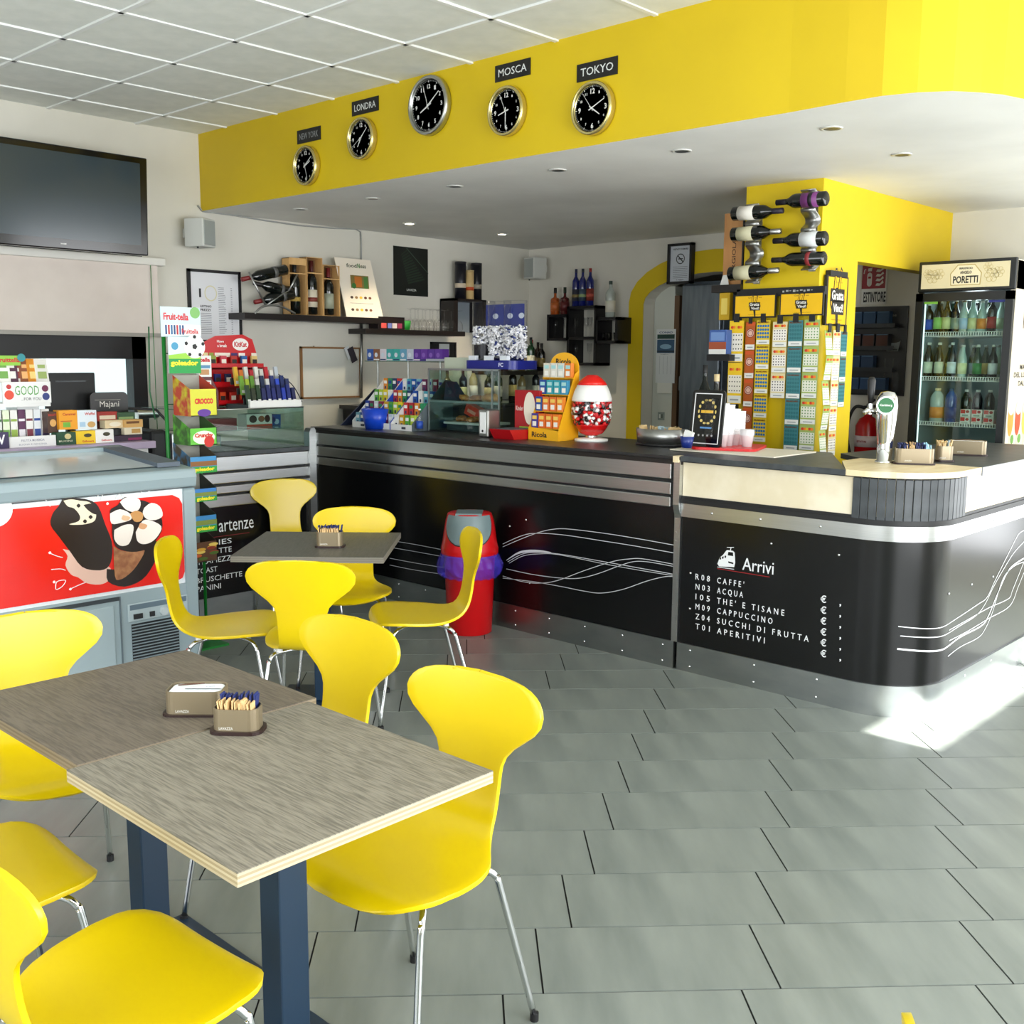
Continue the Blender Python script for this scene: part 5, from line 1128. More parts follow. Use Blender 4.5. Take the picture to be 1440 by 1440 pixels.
def pastry(label, loc, s, m, flat=.5, rz=0.):
    b = MB(); b.lathe([(0, 0), (.8, .02), (1, .28), (.9, .62), (.55, .92), (0, 1)], m, Matrix.Diagonal((s[0], s[1], s[2], 1)), n=16)
    o = b.build('pastry', loc=loc, rz=rz); 
    for v in o.data.vertices: v.co.z += .12*s[2]*math.sin(v.co.y/s[1]*9)
    tag(o, label, 'pastry', 'pastries in the case')
pastry('glazed round bun on the upper shelf, right side', (4.90, 4.77, 1.31), (.05, .075, .05), BR2); pastry('flat seeded roll on the upper shelf, centre', (4.92, 4.92, 1.31), (.045, .06, .035), BR); pastry('bread roll on the upper shelf, left side', (4.92, 5.05, 1.31), (.04, .06, .035), BR2)
for k, (y, x) in enumerate(((5.06, 4.92), (4.99, 4.97), (4.93, 4.90), (4.86, 4.96), (4.81, 4.90))): pastry('brown croissant on the lower tray, %s from the left' % ['first', 'second', 'third', 'fourth', 'fifth'][k], (x, y, 1.171), (.035, .05, .035), BR, rz=.5*k)
o = MB().prism([(0, 0), (.13, .0), (.02, .12)], 0, .1, mat('2c3348', .5), frameT((4.95, 5.16, 1.31), (0, -1, 0), (0, 0, 1))).build('snack_wedge'); tag(o, 'dark wedge-shaped wrapper on the upper pastry shelf', 'carton')
pack('snack_carton', 'tilted red-orange snack carton on the lower pastry level', 'carton', (4.97, 5.00, 1.20), (.13, .06, .075), RF, 'd8402c', [(-.3, .3, .3, .6, 'e8a08a')], rot=(0, .35, RF))
# hand gel bottle and small things beside the case
bottle('gel_bottle', 'small clear bottle with a blue label left of the pastry case', 'bottle', (4.66, 5.19, 1.105), .15, .022, GLASSB, WHITE, C('2a50b0'), style='pet')
# sweet dispenser on top
ic = thing('sweet_dispenser', 'large clear sweet dispenser of white-wrapped sweets with a blue base', 'dispenser', (4.97, 4.745, 1.518), RF)
BL = mat('1a2380', .3); MB().prism(rr(.44, .26, .05), 0, .055, BL).build('base', ic, bevel=.006)
MB().bb((-.2, .06, .055), (.13, .075, .415), mat('2a3a8c', .4)).build('back_card', ic)
b = MB(); T_ = FT(.058); 
for k, x in enumerate((-.13, 0, .10)): b.rect(x-.045, .22, x+.045, .27, C('8aa0c4'), T_); b.disc(x+.02, .34, .018, C('d8e0ee'), T_, .0004, 12, 1.4, 1)
b.build('print', ic)
for x in (-.14, 0, .14):
    b = MB(); b.lathe([(.074, .06), (.074, .43)], GLASSB, Matrix.Translation((x, -.02, 0)), n=24); b.build('clear_tube', ic)
rnd = random.Random(5); b = MB()
for k in range(1500):
    x0 = rnd.choice((-.14, 0, .14)); a = rnd.uniform(0, 2*PI); r_ = .066*math.sqrt(rnd.random()); z = rnd.uniform(.075, .27)
    if rnd.random() < .35: r_ = .066
    if x0 < -.1 and z < .16: continue
    R3 = Matrix.Rotation(rnd.uniform(0, 6), 4, 'X') @ Matrix.Rotation(rnd.uniform(0, 6), 4, 'Z')
    b.box((x0+r_*math.cos(a), -.02+r_*math.sin(a), z), (.022, .010, .008), C('eeeef2', .3) if k % 9 else C('2c3a7a'), R=R3)
b.build('wrapped_sweets', ic, kind='stuff')
MB().cyl((-.14, -.02, .11), .064, .09, mat('14141c', .4)).build('dark_sweets', ic, label='dark sweets in the left tube')
b = MB(); b.text('FC', C('e8ecff'), FT(-.131), w=.04, h=.026, cx=.12, cy=.028, bold=.03); b.build('lettering', ic)
for k, x in enumerate((-.14, 0, .14)): MB().prism([(-.03, .057), (.03, .057), (.03, .085), (-.03, .085)], 0, .03, C('dfe4ec', .2), frameT((x, -.10, 0), (1, 0, 0), (0, 0, 1))).build('outlet', ic)
# napkin dispenser
nd = thing('napkin_dispenser', 'upright steel napkin dispenser before the pastry case', 'napkin dispenser', (4.655, 4.545, 1.105), RF)
MB().box((0, 0, .085), (.085, .11, .17), ALU).build('body', nd, bevel=.012, seg=3); MB().box((0, -.056, .09), (.05, .004, .13), mat('f0f1f1', .5)).build('napkins', nd, bevel=.004); MB().disc(0, .04, .008, C('1c1c20'), FT(-.0585)).build('emblem', nd)
# red chocolate carton with tray
q = RXb(715, 551, 756, 612, 4.74)
cc = pack('chocolate_display', 'red carton with a picture of white chocolate pieces, beside the herb sweets', 'display stand', (4.80, q[0], 1.105), (.20, .05, .29), RF, 'a8141c', [(-.12, .28, .35, .97, 'eee4d4', 'o'), (-.02, .55, .18, .78, '5a2c1c', 'o'), (-.0, .36, .16, .52, '5a2c1c', 'o'), (.08, .76, .28, .90, '4a4a90'), (-.3, .16, .4, .24, '8ab83c')], [('Kinder', -.30, .62, .3, .10, 'e8d0c8', .02)])
b = MB(); b.prism([(4.60, 1.105), (4.77, 1.105), (4.77, 1.16), (4.56, 1.165)], 0, .17, mat('b8141c', .3), frameT((0, q[0]+.11, 0), (1, 0, 0), (0, 0, 1))); cc2 = b.build('carton_tray'); tag(cc2, 'open red carton tray in front of the white chocolate picture', 'carton')
MB().bb((4.60, q[0]-.05, 1.1645), (4.76, q[0]+.10, 1.167), mat('5a6068', .4)).build('liner', cc2)
# yellow herb sweet rack
q = RXb(750, 497, 806, 614, 4.80)
hr_ = thing('herb_sweet_rack', 'yellow cardboard rack of herb sweets with an arched header', 'display stand', (4.78, q[0], 1.105), RF); w = .235; H_ = .52
YO = C('eeb01c', .35); arch = [(-.0, 0), (w/2, 0), (w/2, H_*.84)]+[(w*.02+w*.48*math.cos(a), H_*.84+H_*.16*math.sin(a)) for a in [PI*k/12 for k in range(0, 13)]]+[(-w*.46, 0)]
MB().prism(arch, 0, .006, YO, FT(.12)).build('back_card', hr_)
MB().prism([(-w/2, 0), (w/2, 0), (w/2, .06), (-w/2, .075)], 0, .006, YO, FT(-.06)).build('front_card', hr_)
for s_ in (-1, 1): MB().prism([(-.06, 0), (.12, 0), (.12, H_*.8), (.08, H_*.75), (-.06, .07)], 0, .004, YO, frameT((s_*w/2-.002, 0, 0), (0, 1, 0), (0, 0, 1))).build('side_card', hr_)
b = MB(); b.text('Ricola', C('16161c'), FT(-.0665), w=.12, h=.032, cx=-.03, cy=.032, bold=.03); b.text('Ricola', C('16161c'), FT(.1135), w=.12, h=.035, cx=0, cy=H_*.895, bold=.03); b.build('lettering', hr_)
RC = [('4a3a90', 'e06a1c', 'e06a1c', 'e8781c'), ('1c4a98', 'e0702c', 'e0702c', 'e8862c'), ('1c4a98', '2a9aa8', '2a9aa8', '3a90b8'), ('d8d0c0', 'e0dcd0', 'd8d8d0', 'e08030')]
for r_ in range(4):
    yy = -.04+.035*r_; zz = .07+.10*r_
    MB().bb((-w/2, yy-.01, zz-.004), (w/2, .115, zz), YO).build('shelf', hr_)
for r_ in range(4):
    for c_ in range(4):
        Mx = Matrix.Rotation(RF, 4, 'Z') @ Vector((-w*.36+.056*c_, -.035+.035*r_, 0))
        pack('herb_sweet_box', 'herb sweet box, %s row, %s in the yellow rack' % (['lowest', 'second', 'third', 'top'][r_], ['far left', 'left of centre', 'right of centre', 'far right'][c_]), 'sweets', (4.78+Mx.x, q[0]+Mx.y, 1.105+.071+.10*r_), (.050, .028, .085), RF, RC[r_][c_], [(-.3, .12, .3, .45, 'f0ece4'), (-.2, .2, .2, .38, '3a3a50'), (-.35, .6, .35, .85, 'f0c860' if r_ < 2 else 'a8d8d8')], group='herb sweet boxes in the yellow rack')
# egg-shaped sweet jar (plain stand-in for the figure)
ej = thing('sweet_jar', 'clear egg-shaped jar of red and white sweets with white lid and red cap', 'jar', (4.90, 3.935, 1.105), RF)
eg = lambda z: .118*math.sqrt(max(0, 1-((z-.19)/(.175 if z < .19 else .20))**2))
MB().lathe([(eg(.06+.017*k)+.002, .06+.017*k) for k in range(12)], GLASSB, n=32).build('clear_shell', ej)
MB().lathe([(.03, .03), (eg(.045), .045)]+[(eg(.05+.01*k)*.99, .05+.01*k) for k in range(6)]+[(0, .10)], mat('d81418', .25), n=32).build('red_bowl', ej)
MB().lathe([(eg(.245)+.006, .235), (eg(.25)+.006, .25), (eg(.29)+.004, .29), (eg(.34)+.004, .34)], mat('f2f2ee', .3), n=32).build('lid', ej)
MB().lathe([(eg(.335)+.008, .33), (eg(.35)+.006, .35), (eg(.37)+.004, .37), (.03, .388), (0, .39)], mat('e01c14', .25), n=32).build('cap', ej)
MB().cyl((0, 0, .02), .035, .04, ALU).build('stem', ej); MB().lathe([(.10, 0), (.10, .012), (.05, .02), (0, .02)], mat('f2f2ee', .3), n=28).build('foot', ej)
b = MB()
for k in range(420):
    z = rnd.uniform(.10, .232); a = rnd.uniform(0, 2*PI); r_ = eg(z)*(.92 if rnd.random() < .6 else math.sqrt(rnd.random())*.9)
    b.lathe([(0, -.9), (.8, -.5), (.8, .5), (0, .9)], [C('d8141c', .3), C('f0efec', .3), C('d8141c', .3), C('c01018', .3), C('f0efec', .3), C('22161a', .3)][k % 6 if k % 7 else 5], Matrix.Translation((r_*math.cos(a), r_*math.sin(a), z)) @ Matrix.Rotation(rnd.uniform(0, 3), 4, 'X') @ Matrix.Diagonal((.015, .015, .015, 1)), n=6)
b.build('wrapped_sweets', ej, kind='stuff')
# oval steel sugar bowl
ob = thing('sugar_bowl', 'oval satin steel sugar bowl on the bar left of the seam', 'bowl', (4.93, 3.46, 1.105), RF)
MB().lathe([(.98, 0), (1, .004), (1, .012), (.96, .014)], BLACKM, Matrix.Diagonal((.155, .10, 1, 1)), n=36).build('base', ob)
MB().lathe([(.93, .012), (.99, .095), (.95, .095), (.90, .02), (0, .02)], ALU, Matrix.Diagonal((.155, .10, 1, 1)), n=36).build('wall', ob)
for k in range(20):
    s_ = MB().box((0, 0, .03), (.0035, .05, .062), C('d8bc8a' if not 9 < k < 14 else 'a9c0cc', .6)).build('sugar_sachet', ob, (-.115+.012*k, rnd.uniform(-.02, .02), .045+rnd.uniform(-.004, .006))); s_.rotation_euler = (rnd.uniform(-.2, .2), rnd.uniform(-.4, .4), rnd.uniform(-.5, .5))
# cups, tray, sign
rt = MB().prism(rr(.36, .34, .05), 0, .004, REDM).prism(rr(.37, .35, .05), .004, .014, REDM).build('red_tray', loc=(4.95, 3.02, 1.115), rz=.35, bevel=.003); tag(rt, 'red round-cornered tray under the plastic cups', 'tray')
wb2 = MB().bb((4.68, 2.60, 1.1085), (5.12, 3.22, 1.1148), mat('dcd6c4', .5)).build('cutting_board', rz=0); tag(wb2, 'pale board lying under the red tray', 'board')
cupm = mat('e9ebec', .35); clr = GLASSB
cups = [(1000, 560, 'clear tall cup stack, leftmost', GLASSB, .030), (1018, 567, 'white plastic cup stack, tallest', cupm, .030), (1026, 569, 'white plastic cup stack, second tallest', cupm, .030), (1034, 575, 'white plastic cup stack, third tallest', cupm, .030), (1041, 578, 'white plastic cup stack, fourth tallest', cupm, .030), (1051, 604, 'short stack of small white cups at the right of the tray', cupm, .036), (1009, 562, 'clear cup stack beside the white ones', GLASSB, .030)]
for k, (x, y0, lab, m_, r_) in enumerate(cups):
    X_ = [4.80, 4.88, 4.94, 5.00, 5.06, 4.96, 4.84][k]; a = AX(x, y0, X_); c = thing('cup_stack', lab, 'cups', (X_, a.y, 1.129)); H_ = a.z-1.129
    n_ = max(3, int(H_/.011)); prof = [(r_*.72, 0)]
    for j in range(n_): z0_ = .06+(H_-.06)*j/n_; prof += [(r_*.98, z0_), (r_*1.06, z0_+.002), (r_*1.06, z0_+.004), (r_*.97, z0_+.005)]
    MB().lathe(prof, m_, n=18).build('cup_body', c); MB().lathe([(r_*1.06, H_-.002), (r_*1.06, H_), (r_*.95, H_), (r_*.8, H_-.05), (0, H_-.05)], m_, n=18).build('top_cup', c)
q = RXb(965, 540, 1001, 601, 4.72)
sg = thing('counter_sign', 'tilted black counter sign with gold wreath on the bar', 'sign', (4.78, q[0]-.0, 1.13), RF, rot=(-.12, 0, RF)); w, h = .20, .30
MB().prism(rr(w, h, .02, cy=h/2), 0, .012, mat('0a0a0e', .15), FT(.012)).build('housing', sg)
b = MB(); T_ = FT(-.0005)
for (x0_, z0_, x1_, z1_) in ((-w*.42, h*.05, w*.42, h*.065), (-w*.42, h*.93, w*.42, h*.945), (-w*.42, h*.05, -w*.39, h*.945), (w*.39, h*.05, w*.42, h*.945)): b.rect(x0_, z0_, x1_, z1_, C('e8e8ea'), T_)
for k in range(14):
    a = 2*PI*k/14; b.disc(.052*math.cos(a), h*.62+.062*math.sin(a), .010, C('d8c070'), T_, .0002, 8, .5+.5*abs(math.sin(a)), .5+.5*abs(math.cos(a)))
b.rect(-.038, h*.595, .038, h*.645, C('e8b83c'), T_, .0004); b.rect(-.035, h*.32, .035, h*.35, C('5a90c8'), T_)
for k in range(4): b.disc(-.04+.027*k, h*.2, .006, C('a8a8a8'), T_, 0, 8)
b.build('print', sg); MB().box((0, .05, .02), (.12, .09, .04), BLACKM).build('stand', sg)
cup = MB().lathe([(.026, 0), (.038, .06), (.036, .06), (.025, .004), (0, .004)], mat('1c2f78', .35), n=18).build('blue_cup', loc=(4.66, 3.10, 1.129)); tag(cup, 'small dark blue paper cup holding napkins before the black sign', 'cup')
nk = MB().box((0, 0, .02), (.02, .05, .045), wh, R=Matrix.Rotation(.3, 4, 'X')).build('folded_napkin', loc=(4.66, 3.09, 1.175)); tag(nk, 'folded white napkin sticking out of the blue cup', 'napkin')
# spirits behind the cups
bottle('spirit_bottle', 'dark bottle with tan cap behind the cup stacks', 'bottle', (5.10, AX(1007, 560, 5.10).y, 1.108), .40, .042, DG, C('c8b48a'), C('20284a'), style='spirit')
bottle('spirit_bottle', 'grey-green bottle with black cap behind the counter sign', 'bottle', (5.14, AX(991, 540, 5.14).y, 1.108), .45, .036, glass('9ab0a8', .7, .05, 'grey_glass'), BLACKM, None, style='spirit')
# corner holders and tap
a0 = AZ(1290, 652, 1.115); holder('bronze holder of mixed sachets on the maple counter corner, front', (a0.x+.03, a0.y+.03, 1.109), -1.05, .17, .09, .075, 'sweet')
a0 = AZ(1338, 648, 1.115); holder('small bronze holder with pale blue sachets beside the tap', (a0.x+.02, a0.y+.045, 1.109), -1.0, .075, .07, .075, 'cane')
a0 = AZ(1366, 638, 1.12); holder('bronze napkin holder farther back on the right worktop', (a0.x+.05, a0.y+.04, 1.108), -1.2, .18, .10, .075, 'napkin')
tp = thing('beer_tap', 'chrome beer tap with a green round badge and black handle', 'beer tap', (AZ(1243, 648, 1.12).x, AZ(1243, 648, 1.12).y, 1.108), -1.25)
MB().lathe([(.042, 0), (.042, .012), (.034, .016), (.036, .10), (.046, .20), (.050, .27), (.046, .31), (.03, .335), (0, .34)], CHROME, n=28).build('column', tp)
MB().cyl((0, -.044, .275), .042, .014, CHROME, 'Y', n=28).build('badge_rim', tp); MB().disc(0, .275, .036, C('1f6a3a', .3), FT(-.052), 0, 28).text('Carlsberg', C('e8f0e8'), FT(-.0525), w=.055, h=.014, cx=0, cy=.275, bold=.02).build('badge', tp, label='round green badge')
MB().tube([(-.045, 0, .24), (-.085, -.01, .25), (-.10, -.02, .235)], .012, CHROME, 10).build('spout', tp); MB().lathe([(.010, 0), (.016, .06), (.019, .12), (.010, .135), (0, .136)], BLACKM, Matrix.Translation((-.075, 0, .27)), n=14).build('handle', tp); MB().cyl((-.075, 0, .255), .012, .05, CHROME).build('valve', tp)
# ------------------------------------------------------------------ back bar
bb = thing('back_bar', 'black back-bar cabinet along the left wall behind the displays', 'cabinet', (0, 0, 0))
MB().bb((5.25, 6.30, 0), (7.40, 6.76, 1.18), BLACKM).build('body', bb); MB().bb((5.22, 6.27, 1.18), (7.44, 6.77, 1.21), WTOP).build('top', bb)
for k in range(4): MB().bb((5.27+.535*k, 6.285, .1), (5.27+.535*k+.52, 6.30, 1.16), mat('16171b', .35)).build('door', bb)
s3 = tag(MB().bb((6.75, 6.42, 1.44), (7.40, 6.62, 1.475), BLACKW).build('wall_shelf'), 'short dark shelf of spirit bottles in the far corner', 'shelf')
MB().bb((6.75, 6.62, 1.44), (6.78, 6.77, 1.475), BLACKW).bb((7.37, 6.62, 1.44), (7.40, 6.77, 1.475), BLACKW).build('bracket', s3)
BG = [('wine', '0d120e', 'b89858', '1c1c1c'), ('spirit', '1c3a24', 'dcd8c4', '16161a'), ('spirit', '14100c', 'a88a4c', 'b02c20'), ('wine', '0c0c0e', '7a6a3c', '1a1a1a'), ('spirit', '3a1c0c', 'd8c8a0', '1a1210'), ('wine', '101814', 'c8c4b8', '2a1a1a'), ('spirit', '1c1410', '5a1c1c', 'c8b890')]
nm = ['first', 'second', 'third', 'fourth', 'fifth', 'sixth', 'seventh', 'eighth']
for k in range(7):
    s_, g_, p_, c_ = BG[k]; h_ = [.31, .30, .28, .25, .26, .22, .24][k]; x = [7.07, 7.15, 7.23, 7.31, 7.36, 6.98, 6.9][k]; y = [6.50, 6.46, 6.52, 6.47, 6.56, 6.5, 6.55][k]
    bottle('liquor_bottle', 'liquor bottle on the short corner shelf, %s from the left' % nm[[2, 3, 4, 5, 6, 1, 0][k]], 'bottle', (x, y, 1.475), h_, .036, mat(g_, .08, 0, .7), C(c_), C(p_), style=s_, group='liquor bottles on the corner shelf')
for k in range(8):
    s_, g_, p_, c_ = BG[(k*3+1) % 7]; bottle('liquor_bottle', 'liquor bottle on the back bar behind the pastry case, %s from the left' % nm[k], 'bottle', (6.15+.155*k, 6.50-.03*(k % 2), 1.21), .27+.02*(k % 3), .036, mat(['6a5a3c', '1c1410', 'b8a878', '2a2018', '3a4a3c', '18120e', 'a89060', '1a1c22'][k], .08, 0, .7), C(c_), C(['e0dcc8', 'd8c898', 'e8e4d8', 'c8b888', 'dcd8c8', 'b8a060', 'e0d8c0', 'c8c8c0'][k]), style=s_, group='liquor bottles on the back bar')
# cube shelves on the back wall
def cube(lab, x0, y0, x1, y1, split=None):
    q = RXb(x0, y0, x1, y1, 7.26); r = thing('cube_shelf', lab, 'shelf', (7.26, q[0], q[1]), RF); w, h = q[2], q[3]; t_ = .025; m_ = mat('0d0c10', .35)
    MB().bb((-w/2, 0, 0), (-w/2+t_, .205, h), m_).bb((w/2-t_, 0, 0), (w/2, .205, h), m_).bb((-w/2, 0, 0), (w/2, .205, t_), m_).bb((-w/2, 0, h-t_), (w/2, .205, h), m_).build('case', r)
    if split: MB().bb((-w/2, 0, h*split-.012), (w/2, .205, h*split+.012), m_).build('divider', r)
    return q
qL = cube('black cube shelf, left wing of the cross on the back wall', 769, 442, 799, 479); qC = cube('tall black cube shelf, centre of the cross on the back wall', 797, 430, 838, 514, .46); qR = cube('black cube shelf, right wing of the cross on the back wall', 837, 446, 868, 483)
def topof(q): return q[1]+q[3]
AM = mat('8a3a12', .08, 0, .7); BLU = mat('101a60', .06, 0, .8); CLR = mat('a8b0aa', .1, 0, .6)
for k, (x, c_, cap_, pp) in enumerate(((779.5, 'a04a18', '14100e', 'b05a24'), (793, '4a1414', '1c2a1c', '5a1c1c'))):
    a = AX(x, 440, 7.33); bottle('liquor_bottle', '%s square-shouldered bottle on the left cube' % ['amber', 'dark red'][k], 'bottle', (7.34, a.y, topof(qL)), .24, .042, mat(c_, .06, 0, .8), C(cap_), C(pp), style='flask')
for k, x in enumerate((808.5, 818, 828.5)):
    a = AX(x, 430, 7.33); bottle('vodka_bottle', 'cobalt blue bottle on the centre cube, %s' % ['left', 'middle', 'right'][k], 'bottle', (7.34, a.y, topof(qC)), .325, .034, BLU, C(['0e1440', '101a2c', '8a1c1c'][k]), C(['2a2c3a', '3a4a5a', '7a2c20'][k]), style='spirit', band=C(['7a6a3a', '8aa070', 'b04a3a'][k]), group='blue bottles on the centre cube')
a = AX(857, 445, 7.33); bottle('liquor_bottle', 'clear bottle with a white label and dark foot on the right cube', 'bottle', (7.34, a.y, topof(qR)+.0), .31, .043, CLR, C('3a4a44'), C('dcd8c8'), style='spirit')
sgm = MB().lathe([(.014, 0), (.020, .07), (.018, .07), (.012, .01), (0, .01)], glass('ffffff', .8, .05, 'shot_glass'), n=12).mesh('shot_glass')
flm = MB().lathe([(.026, 0), (.026, .003), (.004, .01), (.004, .07), (.020, .10), (.024, .17), (.022, .17), (.018, .105), (0, .09)], GLASSB, n=14).mesh('flute_glass')
def gl_(me, nm_, lab, grp, q, n, z, cat='glass', inset=.04):
    for k in range(n):
        o = bpy.data.objects.new(nm_, me); COL.objects.link(o); y = q[0]+q[2]/2-inset-(q[2]-2*inset)*k/max(1, n-1); o.location = (7.33+.05*(k % 2), y, z); tag(o, lab, cat, grp)
gl_(sgm, 'shot_glass', 'slim shot glass inside the right cube', 'shot glasses in the right cube', qR, 6, qR[1]+.025)
gl_(flm, 'flute_glass', 'stemmed flute glass in the upper centre compartment', 'flutes in the centre cube', qC, 4, qC[1]+qC[3]*.46+.012)
gl_(flm, 'flute_glass', 'stemmed glass inside the left cube', 'glasses in the left cube', qL, 3, qL[1]+.025); gl_(flm, 'flute_glass', 'stemmed glass in the lower centre compartment', 'glasses in the lower centre cube', qC, 3, qC[1]+.025)
# no smoking notice
ns, w, h = framed('smoking_notice', 'black-framed no smoking notice above the arch', 'framed notice', 'X', (938, 342, 972, 399), X=7.40, d=.05, fw=.02, inner='c9cfd6')
b = MB(); T_ = FT(.019); b.disc(0, h*.62, .042, C('14161a'), T_, 0, 28, 1, 1, .035); b.poly([(-.03, h*.62+.024), (-.024, h*.62+.03), (.03, h*.62-.024), (.024, h*.62-.03)], C('14161a'), T_, .0003); b.rect(-.022, h*.62-.004, .024, h*.62+.004, C('14161a'), T_, .0002)
b.text('VIETATO FUMARE', C('2a2e36'), T_, w=w*.62, h=.014, cx=0, cy=h*.86, bold=.03)
for k in range(7): b.rect(-w*.3, h*(.42-.045*k), w*.3, h*(.428-.045*k), C('4a4e56'), T_)
b.text('Legge', C('2a2e36'), T_, w=w*.3, h=.01, cx=0, cy=h*.1, bold=.02); b.build('print', ns)
# things in the arch
q = RXb(918, 403, 946, 640, 7.62)
wc = thing('white_cupboard', 'tall narrow white cupboard in the arch with a calendar taped on', 'cupboard', (7.62, q[0], 0), RF); w = q[2]; h = q[1]+q[3]
MB().box((0, .2, h/2), (w, .4, h), mat('c9cdc4', .45)).build('body', wc, bevel=.004); MB().bb((w/2, .0, 0), (w/2+.05, .38, h-.08), mat('6a5038', .5)).build('side_trim', wc, label='brown side edge')
MB().disc(0, 0, .0001, C('ffffff'), FT(-.1)).v
z_ = AX(930, 590, 7.62).z; sw = MB().box((0, -.004, z_+.03), (.065, .008, .07), mat('8a948e', .5)).build('wall_switch', wc); MB().box((-.012, -.009, z_+.03), (.014, .004, .035), mat('d8dcd8', .5)).box((.012, -.009, z_+.03), (.014, .004, .035), mat('5a645e', .5)).build('rocker', sw)
q = RXb(922, 463, 949, 553, 7.60)
cal = thing('calendar', 'paper calendar with a blue wave picture on the white cupboard', 'calendar', (7.608, q[0], q[1]), RF); w, h = q[2], q[3]
MB().bb((-w*.4, -.002, 0), (w*.35, 0, h*.3), C('dfe0d8')).build('lower_leaf', cal); MB().bb((-w/2, -.006, h*.16), (w/2, -.002, h), C('d8dcdc')).build('sheet', cal)
b = MB(); T_ = FT(-.0065); b.text('CONAD', C('2a4a7a'), T_, w=w*.7, h=.016, cx=0, cy=h*.95, bold=.03).rect(-w*.45, h*.85, w*.45, h*.92, C('24423c'), T_).rect(-w*.45, h*.63, w*.45, h*.84, C('3a5a78'), T_); b.disc(0, h*.73, w*.3, C('8ab0c8'), T_, .0003, 20, 1, .35); b.rect(-w*.45, h*.64, w*.45, h*.67, C('2c3a48'), T_, .0004)
for k in range(4): b.rect(-w*.3+.02*k*2, h*.3, -w*.3+.02*k*2+.002, h*.58, C('8a9098'), T_)
b.text('luglio', C('4a5058'), T_, w=w*.4, h=.008, cx=-.01, cy=h*.61).build('print', cal)
q = RXb(957, 392, 1014, 640, 7.60)
sd = thing('steel_fridge', 'tall grey steel fridge inside the arch right of the white cupboard', 'refrigerator', (7.60, q[0], 0), RF); w = q[2]; h = q[1]+q[3]-.02
MB().box((0, .32, h/2), (w, .6, h), mat('606a74', .4, .6)).build('body', sd, bevel=.005); MB().box((.0, -.01, h/2+.03), (w-.02, .03, h-.12), noisy('6a7480', '7d8790', 30, .32, metal=.7, stretch=(1, 1, .1))).build('door', sd, bevel=.006); MB().box((-w/2-.0, .02, h*.62), (.02, .05, .12), mat('8a9498', .4)).build('hinge', sd)

# ------------------------------------------------------------------ pillar: wine racks, shelf, scratch cards
PX = 5.59
def prack(lab, x, ya, yb):
    a = AX(x, ya, 5.50); b_ = AX(x, yb, 5.50); r = thing('wine_rack', lab, 'wine rack', (0, 0, 0)); n = 13; pts = []
    for k in range(n): 
        t = k/(n-1); pts.append((5.585-.055-.035*math.cos(t*2*PI*4), a.y+(b_.y-a.y)*t, a.z+(b_.z-a.z)*t))
    P_ = smoothpath([Vector((p[0], p[1], p[2])) for p in pts], 4); vs = []
    for p in P_: vs += [(p.x, p.y-.045, p.z), (p.x, p.y+.045, p.z)]
    o = MB().add(vs, [(2*k, 2*k+1, 2*k+3, 2*k+2) for k in range(len(P_)-1)], ALU, smooth=True).build('wavy_band', r); m_ = o.modifiers.new('t', 'SOLIDIFY'); m_.thickness = .005
    MB().bb((5.580, a.y-.02, b_.z), (5.589, a.y+.02, a.z), ALU).build('wall_plate', r)
prack('wavy aluminium wine rack high on the pillar, left one', 1058, 287, 398); prack('wavy aluminium wine rack high on the pillar, right one', 1137, 266, 380)
GP = None
lying('bottle with a white label in the left pillar rack, top', (1101, 296), (1031, 301), 0, C('e0dcd2'), C('1a1426'), .040, X=5.455)
lying('bottle with a cream label and silver neck, left pillar rack, middle', (1098, 325), (1030, 330), 0, C('c4c0a0'), ALU, .040, X=5.455)
lying('bottle with a cream label and silver neck, left pillar rack, bottom', (1095, 380), (1026, 385), 0, C('bcb898'), ALU, .040, X=5.455)
lying('bottle with a purple-edged label in the right pillar rack, top', (1092, 285), (1163, 279), 0, C('7a3a7a'), C('17131f'), .040, X=5.455, band=C('14101a'))
lying('bottle with a white label in the right pillar rack, middle', (1088, 339), (1162, 335), 0, C('d8dcdc'), C('17131f'), .040, X=5.455)
lying('slim-waisted dark bottle in the right pillar rack, bottom', (1086, 366), (1160, 363), 0, None, C('1f1c22'), .038, X=5.455, band=C('8c2c30'))
q = RXb(1003, 397, 1048, 411, 5.58)
ps_ = tag(MB().bb((5.56, q[0]-q[2]/2+.02, q[1]), (5.80, q[0]+q[2]/2, q[1]+q[3]*.75), BLACKW).build('side_shelf'), 'small dark shelf on the left flank of the yellow pillar', 'shelf')
zs_ = q[1]+q[3]*.75; q = RXb(1015, 299, 1041, 398, 5.62)
wbx = thing('wine_case', 'tall wooden wine case with branded vertical lettering on the pillar shelf', 'wine box', (5.64, q[0], zs_), RF); w, h = q[2], q[1]+q[3]-zs_
MB().box((0, .04, h/2), (w, .08, h), noisy('b07c48', 'c8955c', 10, .55, stretch=(1, 1, .1))).build('case', wbx, bevel=.002)
MB().text('ARGIOLAS', C('3a2414'), frameT((w*.08, -.001, h*.42), (0, 0, 1), (-1, 0, 0)), w=h*.55, h=.026, cx=0, cy=0, bold=.01).build('lettering', wbx)
MB().bb((w/2, 0, 0), (w/2+.01, .08, h), BLACKM).build('dark_edge', wbx)
o = MB().prism([(-.03, 0), (.03, 0), (.02, .06), (-.01, .06)], 0, .004, C('d8d8d4'), frameT((5.60, AX(1019, 396, 5.6).y, zs_), (0, -1, 0), (0, 0, 1))).build('price_card'); tag(o, 'tiny white price card on the pillar shelf', 'card')
